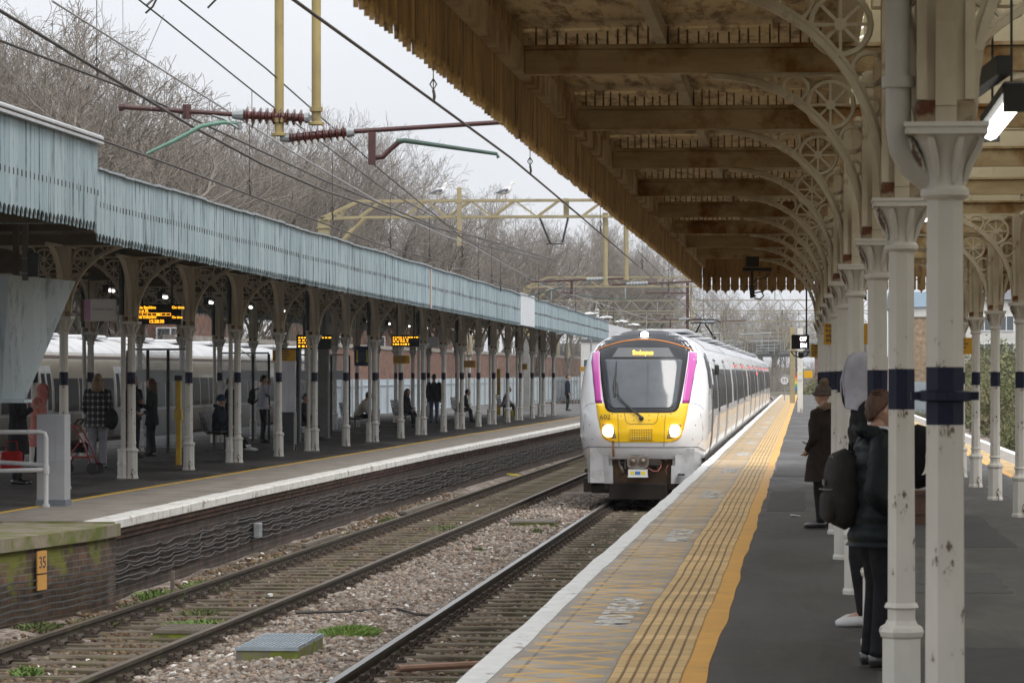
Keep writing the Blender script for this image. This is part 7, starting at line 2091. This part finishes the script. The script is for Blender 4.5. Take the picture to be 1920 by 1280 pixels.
        b.grid(P); rs_ = random.Random(9); b.v = [(p_[0]+rs_.uniform(-.004,.004),p_[1]+rs_.uniform(-.004,.004),p_[2]+rs_.uniform(-.003,.003)) for p_ in b.v]
        if not hairlen:
            for k in range(60):
                t = rs_.uniform(0,2*PI); e_ = rs_.uniform(.75,1.45); p0 = Vector((h*.365*math.cos(e_)*math.sin(t), h*.425*math.cos(e_)*math.cos(t)-.008, h*(.03+.5*math.sin(e_)))); b.tube([p0, p0*1.03+Vector((rs_.uniform(-.01,.01),-.006,.010)), p0*1.0+Vector((rs_.uniform(-.015,.015),.012,.010))], [.008,.006,.001], 4)
        if hairlen:
            for k in range(22):
                t = PI*.42+ (2*PI-PI*.84)*k/21; x0 = h*.34*math.sin(t); y0 = h*.40*math.cos(t)-.008
                b.tube([(x0,y0,h*.15),(x0*1.12,y0*1.08,-h*.2),(x0*1.15,y0*1.05-.01,-h*.5),(x0*.95,y0*1.0-.015,-h*.5-hairlen)], [.022,.026,.026,.008], 6)
        b.build('hair', hair, r, smooth=True)
    if hat:
        b = MB(); b.M = Matrix.Translation(hd) @ RT; P = []
        for i in range(13):
            a = PI*.50+PI*.5*i/12; row = []
            for k in range(25):
                t = 2*PI*k/24; R1 = math.sin(a)**.8*(1+.02*math.cos(12*t)); row.append((h*.42*R1*math.sin(t), h*.47*R1*math.cos(t)-.006, -math.cos(a)*h*.58+h*.10))
            P.append(row)
        b.grid(P); b.tube([(h*.43*math.sin(2*PI*k/20), h*.48*math.cos(2*PI*k/20)-.006, h*.10) for k in range(20)], .022, 6, closed=True)
        b.build('hat', hat[0], r, smooth=True)
        if len(hat) > 1:
            b = MB(); b.M = Matrix.Translation(hd) @ RT; rs_ = random.Random(3)
            b._sph((0,-.02,h*.74), .055,.055,.05, 12, 8); b.v = [(p_[0]+rs_.uniform(-.006,.006),p_[1]+rs_.uniform(-.006,.006),p_[2]+rs_.uniform(-.006,.006)) for p_ in b.v]
            b.build('bobble', hat[1], r)
    if cuff:   # fur or cloth collar ring
        b = MB(); P = []; rs_ = random.Random(5)
        ring = [(nk.x+.10*s_*math.sin(2*PI*k/18), nk.y+.095*s_*math.cos(2*PI*k/18)-.02, nk.z+.015+.03*math.cos(2*PI*k/18+PI)) for k in range(18)]
        b.tube(ring, .04*s_, 8, closed=True); b.v = [(p_[0]+rs_.uniform(-.012,.012),p_[1]+rs_.uniform(-.012,.012),p_[2]+rs_.uniform(-.012,.012)) for p_ in b.v]
        b.build('collar', cuff, r)
    return r
m_zip = pm('zip_grey', (.12,.12,.125), rough=.4)
def backpack(label, x, y, z, rz, mat, w=.30, h=.48, d=.20, swoosh=False, cat='backpack'):
    r = thing('backpack', label, cat, (x,y,z), rz)
    b = MB(); P = []
    for i in range(17):
        t = i/16; zz = h*t; k = (1-abs(2*t-1)**4)**.5 if 0<t<1 else .05
        k = max(.05,k); bul = 1+.12*math.sin(PI*(1-t)*.9); row = []
        for j in range(21):
            a = 2*PI*j/20; ca, sa = math.cos(a), math.sin(a)
            row.append((w/2*k*bul*math.copysign(abs(sa)**.7,sa), d/2*k*bul*math.copysign(abs(ca)**.7,ca)*(1.15 if ca<0 else .8), zz))
        P.append(row)
    b.grid(P); b.build('bag_body', mat, r, smooth=True)
    b = MB(); P = []
    for i in range(9):
        t = i/8; zz = h*(.08+.42*t); k = max(.1,(1-abs(2*t-1)**4)**.5); row = []
        for j in range(11):
            a = PI*(.5+j/10); row.append((w*.40*k*math.sin(a) if 0 else w*.40*k*math.cos(PI*j/10), -d*.52-.05*k*math.sin(PI*j/10)**.6, zz))
        P.append(row)
    b.grid(P); b.build('front_pocket', mat, r, smooth=True)
    b = MB(); b.tube([(w*.43*math.cos(PI*j/16), -d*.30-.03*math.sin(PI*j/16), h*(.45+.46*math.sin(PI*j/16))) for j in range(17)], .006, 5); b.tube([(w*.36*math.cos(PI*j/12), -d*.56-.045*math.sin(PI*j/12), h*.50) for j in range(13)], .005, 5); b.box(-.02,.02,-d*.62-.02,-d*.62-.01,h*.55,h*.62); b.build('zip', m_zip, r)
    b = MB()
    for s in (-1,1): b.tube([(s*w*.28,d*.35,h*.93),(s*w*.36,d*.75,h*1.02),(s*w*.42,d*1.35,h*.92),(s*w*.45,d*1.45,h*.6),(s*w*.45,d*.7,h*.3),(s*w*.4,d*.35,h*.15)], [.018]*6, 6)
    b.tube([(-.03,d*.2,h*.97),(-.03,d*.2,h*1.06),(.03,d*.2,h*1.06),(.03,d*.2,h*.97)], .009, 5); b.build('strap', mat, r, smooth=True)
    if swoosh:
        out = []; inn = []
        for i in range(13):   # curved tick mark
            t = i/12; out.append((-.09+.20*t, -.02-.055*math.sin(PI*min(1,t*1.6+.08))*(1-t)**.5+.10*t)); inn.append((-.085+.195*t, -.02-.005-.02*math.sin(PI*min(1,t*1.5+.1))*(1-t)+.10*t))
        b = MB(); b.prism(out+inn[::-1], -.004,.004,'y')
        o = b.build('tick_mark', pm('mark_cream', (.7,.68,.58), rough=.5), r)
        o.rotation_euler = (0, R(-48), -PI/2); o.location = (-w*.585,-d*.22,h*.42)
    return r
c_black = cloth('cloth_black', (.022,.023,.026), (.012,.012,.014)); c_puff = cloth('puffer_dark', (.014,.019,.022), (.009,.012,.013), rough=.5, bump=.7)
c_navy = cloth('cloth_navy', (.018,.022,.038)); c_brown = cloth('coat_brown_black', (.035,.026,.022), (.020,.015,.013)); c_grey = cloth('hoodie_grey', (.42,.43,.47), (.35,.36,.40))
c_lgrey = cloth('hood_pale_grey', (.44,.44,.50), (.36,.36,.42)); c_pink = cloth('coat_pink', (.52,.21,.18), (.42,.16,.14)); c_cream = cloth('coat_cream', (.42,.39,.34), (.33,.30,.26))
c_greytr = cloth('joggers_grey', (.27,.27,.30), (.2,.2,.23)); c_jean = cloth('jeans', (.07,.10,.17), (.05,.07,.12)); c_dkhair = pm('hair_dark', (.02,.014,.01), (.04,.026,.018), scale=30, rough=.5, stretch=(1,1,.2))
c_brhair = pm('hair_brown', (.13,.06,.03), (.045,.02,.012), scale=45, rough=.6, stretch=(1,1,.2), bump=.5); c_blond = pm('hair_blond', (.28,.19,.11), (.17,.11,.065), scale=30, rough=.6, stretch=(1,1,.2))
c_wshoe = pm('shoe_white', (.62,.62,.63), rough=.5); c_bshoe = pm('shoe_black', (.015,.015,.017), (.03,.03,.03), scale=9, rough=.25, coat=.3)
c_fur = pm('fur_tan', (.30,.21,.14), (.15,.10,.065), scale=40, rough=1, bump=1); c_knit = pm('knit_brown', (.16,.115,.095), (.10,.07,.06), scale=45, rough=1, bump=1, stretch=(1,1,.6))
c_beanie = cloth('beanie_blue', (.03,.06,.10)); c_ygreen = cloth('bag_yellow', (.5,.42,.04))
def plaid():
    m, N, L, b_ = mat_base('plaid'); b_.inputs['Roughness'].default_value = .9
    tcn = N.new('ShaderNodeTexCoord'); sp = N.new('ShaderNodeSeparateXYZ'); L.new(tcn.outputs['Object'], sp.inputs[0]); outs = []
    for ax, per in ((0,.10),(2,.115)):
        dv = N.new('ShaderNodeMath'); dv.operation='DIVIDE'; dv.inputs[1].default_value=per; L.new(sp.outputs[ax], dv.inputs[0])
        fr = N.new('ShaderNodeMath'); fr.operation='FRACT'; L.new(dv.outputs[0], fr.inputs[0])
        lt = N.new('ShaderNodeMath'); lt.operation='LESS_THAN'; lt.inputs[1].default_value=.34; L.new(fr.outputs[0], lt.inputs[0]); outs.append(lt.outputs[0])
    ad = N.new('ShaderNodeMath'); ad.operation='ADD'; L.new(outs[0], ad.inputs[0]); L.new(outs[1], ad.inputs[1])
    rp = N.new('ShaderNodeValToRGB'); rp.color_ramp.interpolation='CONSTANT'; rp.color_ramp.elements[0].color=(.012,.012,.014,1); rp.color_ramp.elements[1].position=.3; rp.color_ramp.elements[1].color=(.07,.07,.075,1)
    e = rp.color_ramp.elements.new(.8); e.color=(.34,.34,.33,1)
    hf = N.new('ShaderNodeMath'); hf.operation='MULTIPLY'; hf.inputs[1].default_value=.5; L.new(ad.outputs[0], hf.inputs[0]); L.new(hf.outputs[0], rp.inputs[0]); L.new(rp.outputs[0], b_.inputs['Base Color']); return m
FX = -PI/2   # facing +X
# -------- right platform
J = dict(STAND); J.update(wrL=(-.09,.05,.53), wrR=(.09,.05,.53), elL=(-.15,-.05,.63), elR=(.15,-.05,.63), head=(0,.02,.925), toL=(-.06,.085,.018))
person('schoolboy with short brown hair in a dark quilted jacket, half behind the second column', .44, 19.75, 1.70, FX+.25, J, c_puff, c_black, c_bshoe, c_brhair, coat_len=.44, coat_w=1.08, puff=1.5, head_tilt=-.08, cuff=c_puff, hands=False)
b = MB(); b.lathe([(.075,1.42),(.070,1.475),(.062,1.478),(.066,1.42)], 14, (.44,19.75,0)); 
o = b.build('shirt_collar', pm('shirt_white', (.65,.66,.7), rough=.7)); o.parent = [p for p in bpy.data.objects if p.name=='person'][0]; o.matrix_parent_inverse = Matrix.Translation((-.44,-19.75,0))
backpack('black school backpack worn by the boy in the quilted jacket', .245, 19.80, .84, FX+.25, cloth('bag_black', (.02,.019,.018), (.035,.032,.03), rough=.7), w=.30, h=.50, d=.19)
J = dict(STAND); J.update(head=(0,.03,.925), neck=(0,.01,.835), chest=(0,.0,.725), shL=(-.105,.01,.79), shR=(.105,.01,.79), wrL=(-.08,.06,.53), wrR=(.08,.06,.53), elL=(-.14,-.03,.62), elR=(.14,-.03,.62), anL=(-.06,.02,.045), toL=(-.06,.115,.018), knL=(-.055,.05,.285))
person('tall person in a pale grey hood bowed forward, black padded jacket and white trainers', .46, 23.0, 1.93, PI/2+.1, J, c_black, c_black, c_wshoe, None, coat_len=.46, hood=c_lgrey, puff=.8, head_tilt=-.22, hands=False)
backpack('black rucksack with a cream tick mark worn by the hooded person', .80, 22.95, .98, PI/2, cloth('bag_black2', (.012,.012,.013)), w=.34, h=.46, d=.26, swoosh=True)
J = dict(STAND); J.update(wrL=(-.09,.08,.55), wrR=(.05,.10,.60), elL=(-.15,-.01,.63), elR=(.15,-.01,.63))
person('woman in a long dark brown coat with a fur collar and a knitted bobble hat', .225, 37.4, 1.66, PI/2-.55, J, c_brown, c_black, c_bshoe, None, coat_len=.33, coat_w=1.28, hat=(c_knit, c_fur), cuff=c_fur)
# -------- left platform
J = dict(STAND); J.update(wrL=(-.10,.09,.56), wrR=(.14,.04,.52))
person('woman seen from behind in a black and white checked coat and grey joggers', -13.35, 59.7, 1.80, .12, J, plaid(), c_greytr, c_bshoe, c_blond, coat_len=.44, coat_w=1.1, hairlen=.12, pants_w=1.15)
r = thing('shoulder_bag', 'round black shoulder bag hanging at the checked coat woman\'s right hip', 'bag', (-13.06,59.6,.82)); b = MB(); b._sph((0,0,.12),.13,.08,.20,14,10); b.tube([(-.02,0,.3),(-.10,0,.48),(-.17,0,.62)],.012,5); b.build('body', c_black, r, smooth=True)
J = dict(STAND); J.update(wrL=(-.02,.12,.66), elL=(-.13,.02,.62), wrR=(.08,.12,.55), elR=(.14,.0,.62))
person('dark haired woman in black holding something to her chest, facing right', -14.30, 67.4, 1.76, -PI/2-.5, J, c_black, c_navy, c_bshoe, c_dkhair, coat_len=.46, hairlen=.14)
person('person in black standing close behind the dark haired woman', -14.12, 68.5, 1.70, PI/2, J, c_black, c_black, c_bshoe, c_brhair, coat_len=.40, hairlen=.16)
J = dict(STAND); J.update(wrR=(.05,.10,.86), elR=(.12,.07,.70), wrL=(-.10,.08,.55))
person('man in a light grey hoodie and dark trousers raising a hand to his face', -14.0, 82.1, 1.76, FX+.2, J, c_grey, c_black, c_bshoe, c_dkhair, coat_len=.50, coat_w=1.15)
backpack('small black backpack on the man in the grey hoodie', -14.27, 82.1, .98, FX+.2, c_black, w=.28, h=.42, d=.16)
person('seated person in a dark coat and blue beanie with legs stretched towards the track', -13.62, 73.6, 1.72, FX-.1, sit_pose(.1, .265, .42), c_navy, c_black, c_wshoe, None, coat_len=.52, coat_w=1.15, hat=(c_beanie,), cuff=c_black)
person('person in black standing just behind the one in the blue beanie', -13.95, 77.0, 1.72, FX, J, c_black, c_black, c_bshoe, c_brhair, coat_len=.42)
person('seated person in black beside a poster case, mostly in shadow', -13.6, 86.0, 1.68, FX-.2, sit_pose(.15), c_black, c_black, c_bshoe, c_dkhair, coat_len=.52)
person('seated person in a cream coat hunched forward on a slatted bench', -13.75, 98.0, 1.74, FX, sit_pose(.5), c_cream, c_black, c_wshoe, c_dkhair, coat_len=.52, coat_w=1.15, head_tilt=-.3)
person('seated person in black with a long coat, left of a yellow sign', -13.5, 107.0, 1.74, FX-.3, sit_pose(.25), c_black, c_black, c_bshoe, c_dkhair, coat_len=.52, coat_w=1.1, hairlen=.05)
person('person seen from behind in a black jacket and blue jeans on the left platform', -13.4, 115.4, 1.78, .1, None, c_black, c_jean, c_bshoe, c_dkhair, coat_len=.44, coat_w=1.1)
person('seated person with tied dark hair leaning forward over a phone', -12.75, 118.0, 1.70, FX, sit_pose(.45), c_black, c_navy, c_bshoe, c_dkhair, coat_len=.52, head_tilt=-.4)
person('seated person in dark clothes near the far end of the left platform', -12.6, 134.0, 1.68, FX, sit_pose(.3), c_grey, c_black, c_bshoe, c_dkhair, coat_len=.55, head_tilt=-.2)
person('furthest standing person in dark clothes close to the train on the left platform', -11.4, 154.0, 1.75, FX, None, c_navy, c_black, c_bshoe, c_dkhair, coat_len=.45)
J = dict(STAND); J.update(wrR=(.10,.19,.55), elR=(.14,.04,.62), wrL=(-.10,.17,.55), head=(0,.04,.915))
person('person in a pink hooded coat pushing a red wheeled walker', -13.74, 56.6, 1.62, FX, J, c_pink, c_black, c_bshoe, None, coat_len=.30, coat_w=1.2, hood=c_pink, head_tilt=-.1)
J = dict(STAND); J.update(wrR=(.09,.16,.70), elR=(.13,.05,.63))
person('person in a black coat holding a phone, cut off at the left edge', -12.72, 51.0, 1.76, FX, J, c_black, c_black, c_bshoe, c_dkhair, coat_len=.28, coat_w=1.1)
b = MB(); b.bbox(-.16,.16,-.1,.1,0,.34,.03); b.tube([(-.1,0,.34),(-.08,0,.5),(.08,0,.5),(.1,0,.34)],.008,5); o = b.build('carrier_bag', cloth('bag_red', (.40,.02,.02))); o.location = (-12.62,50.2,.22); tag(o, 'red carrier bag held low at the left edge of the picture', 'bag')
b = MB(); b.bbox(-.2,.2,-.12,.12,0,.26,.03); b.tube([(-.1,0,.26),(-.06,0,.36),(.06,0,.36),(.1,0,.26)],.01,5); o = b.build('carrier_bag', c_ygreen); o.location = (-12.35,133.4,0); tag(o, 'yellow bag on the ground by the far seated person', 'bag')
# wheeled walker
rw = thing('wheeled_walker', 'red framed wheeled walker with black handles and bag', 'walker', (-12.98,56.6,0))
m_rf = pm('walker_red', (.32,.02,.02), rough=.3, coat=.5)
b = MB()
for s in (-1,1):
    b.tube([(-.18,s*.24,.90),(-.05,s*.24,.84),(.12,s*.24,.55),(.27,s*.25,.14)], .014, 7); b.tube([(.05,s*.24,.58),(-.12,s*.24,.35),(-.27,s*.25,.14)], .014, 7); b.tube([(-.22,s*.24,.30),(.20,s*.24,.30)], .012, 6)
b.tube([(.1,-.24,.5),(.1,.24,.5)], .012, 6); b.tube([(-.05,-.24,.84),(-.05,.24,.84)], .012, 6); b.build('frame', m_rf, rw, smooth=True)
for x_ in (-.27,.28):
    for s in (-1,1):
        b = MB(); b.M = Matrix.Translation((x_,s*.27,.10)) @ Matrix.Rotation(PI/2,4,'X'); b.lathe([(.10,-.018),(.105,0),(.10,.018),(.04,.022)], 16); b.build('wheel', m_rubber, rw, smooth='auto')
b = MB(); b.tube([(-.05,-.24,.88),(.02,-.24,.97),(.12,0,.98),(.02,.24,.97),(-.05,.24,.88)], .022, 8); b.build('push_bar', m_rubber, rw, smooth='auto'); b = MB(); b.bbox(-.15,.12,-.18,.18,.38,.56,.03); b.build('bag', c_black, rw, smooth='auto')
# benches
def bench(label, x, y, rz, pale=False):
    r = thing('bench', label, 'bench', (x,y,0), rz, 'metal benches on the left platform'); m_b = pm('bench_slate', (.035,.037,.045), (.05,.05,.06), scale=4, rough=.35, coat=.2)
    b = MB()
    for i in range(5): b.box(-.9,.9,-.02+.085*i,.045+.085*i,.44,.47)
    b.build('seat', m_b, r); b = MB()
    for i in range(4): b.beam((-.9,-.06-.02*i,.54+.105*i),(.9,-.06-.02*i,.54+.105*i),.02,.075)
    for q in range(7): b.beam((-.9+.3*q,-.045,.47),(-.9+.3*q,-.135,.92),.03,.02)
    b.build('backrest', m_b, r)
    for s in (-.7,.7):
        b = MB(); b.beam((s,.18,0),(s,.18,.44),.06,.06); b.box(s-.03,s+.03,0,.36,.40,.435); b.box(s-.04,s+.04,.0,.36,0,.02); b.build('leg', m_b, r)
    return r
for k,(x_,y_,lab) in enumerate([(-13.75,73.6,'dark metal bench under the person in the blue beanie'),(-13.75,86.2,'dark bench in the shadow beside the poster case'),(-13.9,96.6,'slatted bench with its back to the left, next to the cream coat'),(-13.68,107.2,'dark bench with the black coated person near the lit board'),(-12.9,118.4,'bench left of the second small yellow sign'),(-12.75,134.2,'furthest dark bench under the left canopy')]): bench(lab, x_, y_, FX+(.25 if k==2 else 0))
# glass wind screens
m_gl = bpy.data.materials.new('screen_glass'); m_gl.use_nodes = True; N = m_gl.node_tree.nodes; L = m_gl.node_tree.links
gb = N['Principled BSDF']; gb.inputs['Base Color'].default_value = (.6,.65,.68,1); gb.inputs['Roughness'].default_value = .1; gb.inputs['Alpha'].default_value = .25
m_fro = pm('frosted_band', (.50,.53,.55), rough=.5)
def screen(label, x, y, w_, rz=0):
    r = thing('glass_screen', label, 'glass screen', (x,y,0), rz, 'glass wind screens on the left platform'); n = 3
    for i in range(n+1): b = MB(); xx = -w_/2+w_*i/n; b.box(xx-.03,xx+.03,-.03,.03,0,2.32); b.build('upright', m_rubber, r)
    b = MB(); b.box(-w_/2,w_/2,-.035,.035,2.32,2.37); b.box(-w_/2,w_/2,-.02,.02,.12,.17); b.build('rail', m_galv, r)
    for i in range(n):
        b = MB(); b.box(-w_/2+w_*i/n+.032,-w_/2+w_*(i+1)/n-.032,-.006,.006,.18,2.30); g_ = b.build('pane', m_gl, r)
        b = MB(); b.box(-w_/2+w_*i/n+.034,-w_/2+w_*(i+1)/n-.034,-.010,-.0065,1.62,1.88); b.build('frosting', m_fro, g_)
screen('glass screen with dark uprights behind the checked coat woman', -14.6, 71.5, 1.4)
screen('glass screen left of the person in the blue beanie', -14.9, 84.5, 1.3)
screen('glass screen near the third amber board', -14.1, 93.0, 1.6)
# bin and brick box on the right platform
r = thing('planter_box', 'low brown wooden box on the asphalt behind the second column', 'planter', (1.48,38.6,0))
b = MB(); b.bbox(-.2,.2,-.2,.2,0,.40,.01); b.box(-.215,.215,-.215,.215,.36,.41); b.box(-.212,.212,-.212,.212,.12,.15); b.build('box', pm('box_brown', (.14,.075,.05), (.09,.05,.035), scale=6, rough=.8), r)
r = thing('parked_bicycle_rack', 'grey information cabinet in the shade of the left canopy', 'cabinet', (-13.0,80.5,0)); r.name = 'information_cabinet'
b = MB(); b.bbox(-.24,.24,-.15,.15,.05,2.45,.02); b.build('body', pm('cab_dark', (.06,.065,.07), rough=.5), r); b = MB(); b.box(-.2,.2,-.156,-.151,1.2,2.2); b.build('screen', m_tb, r)
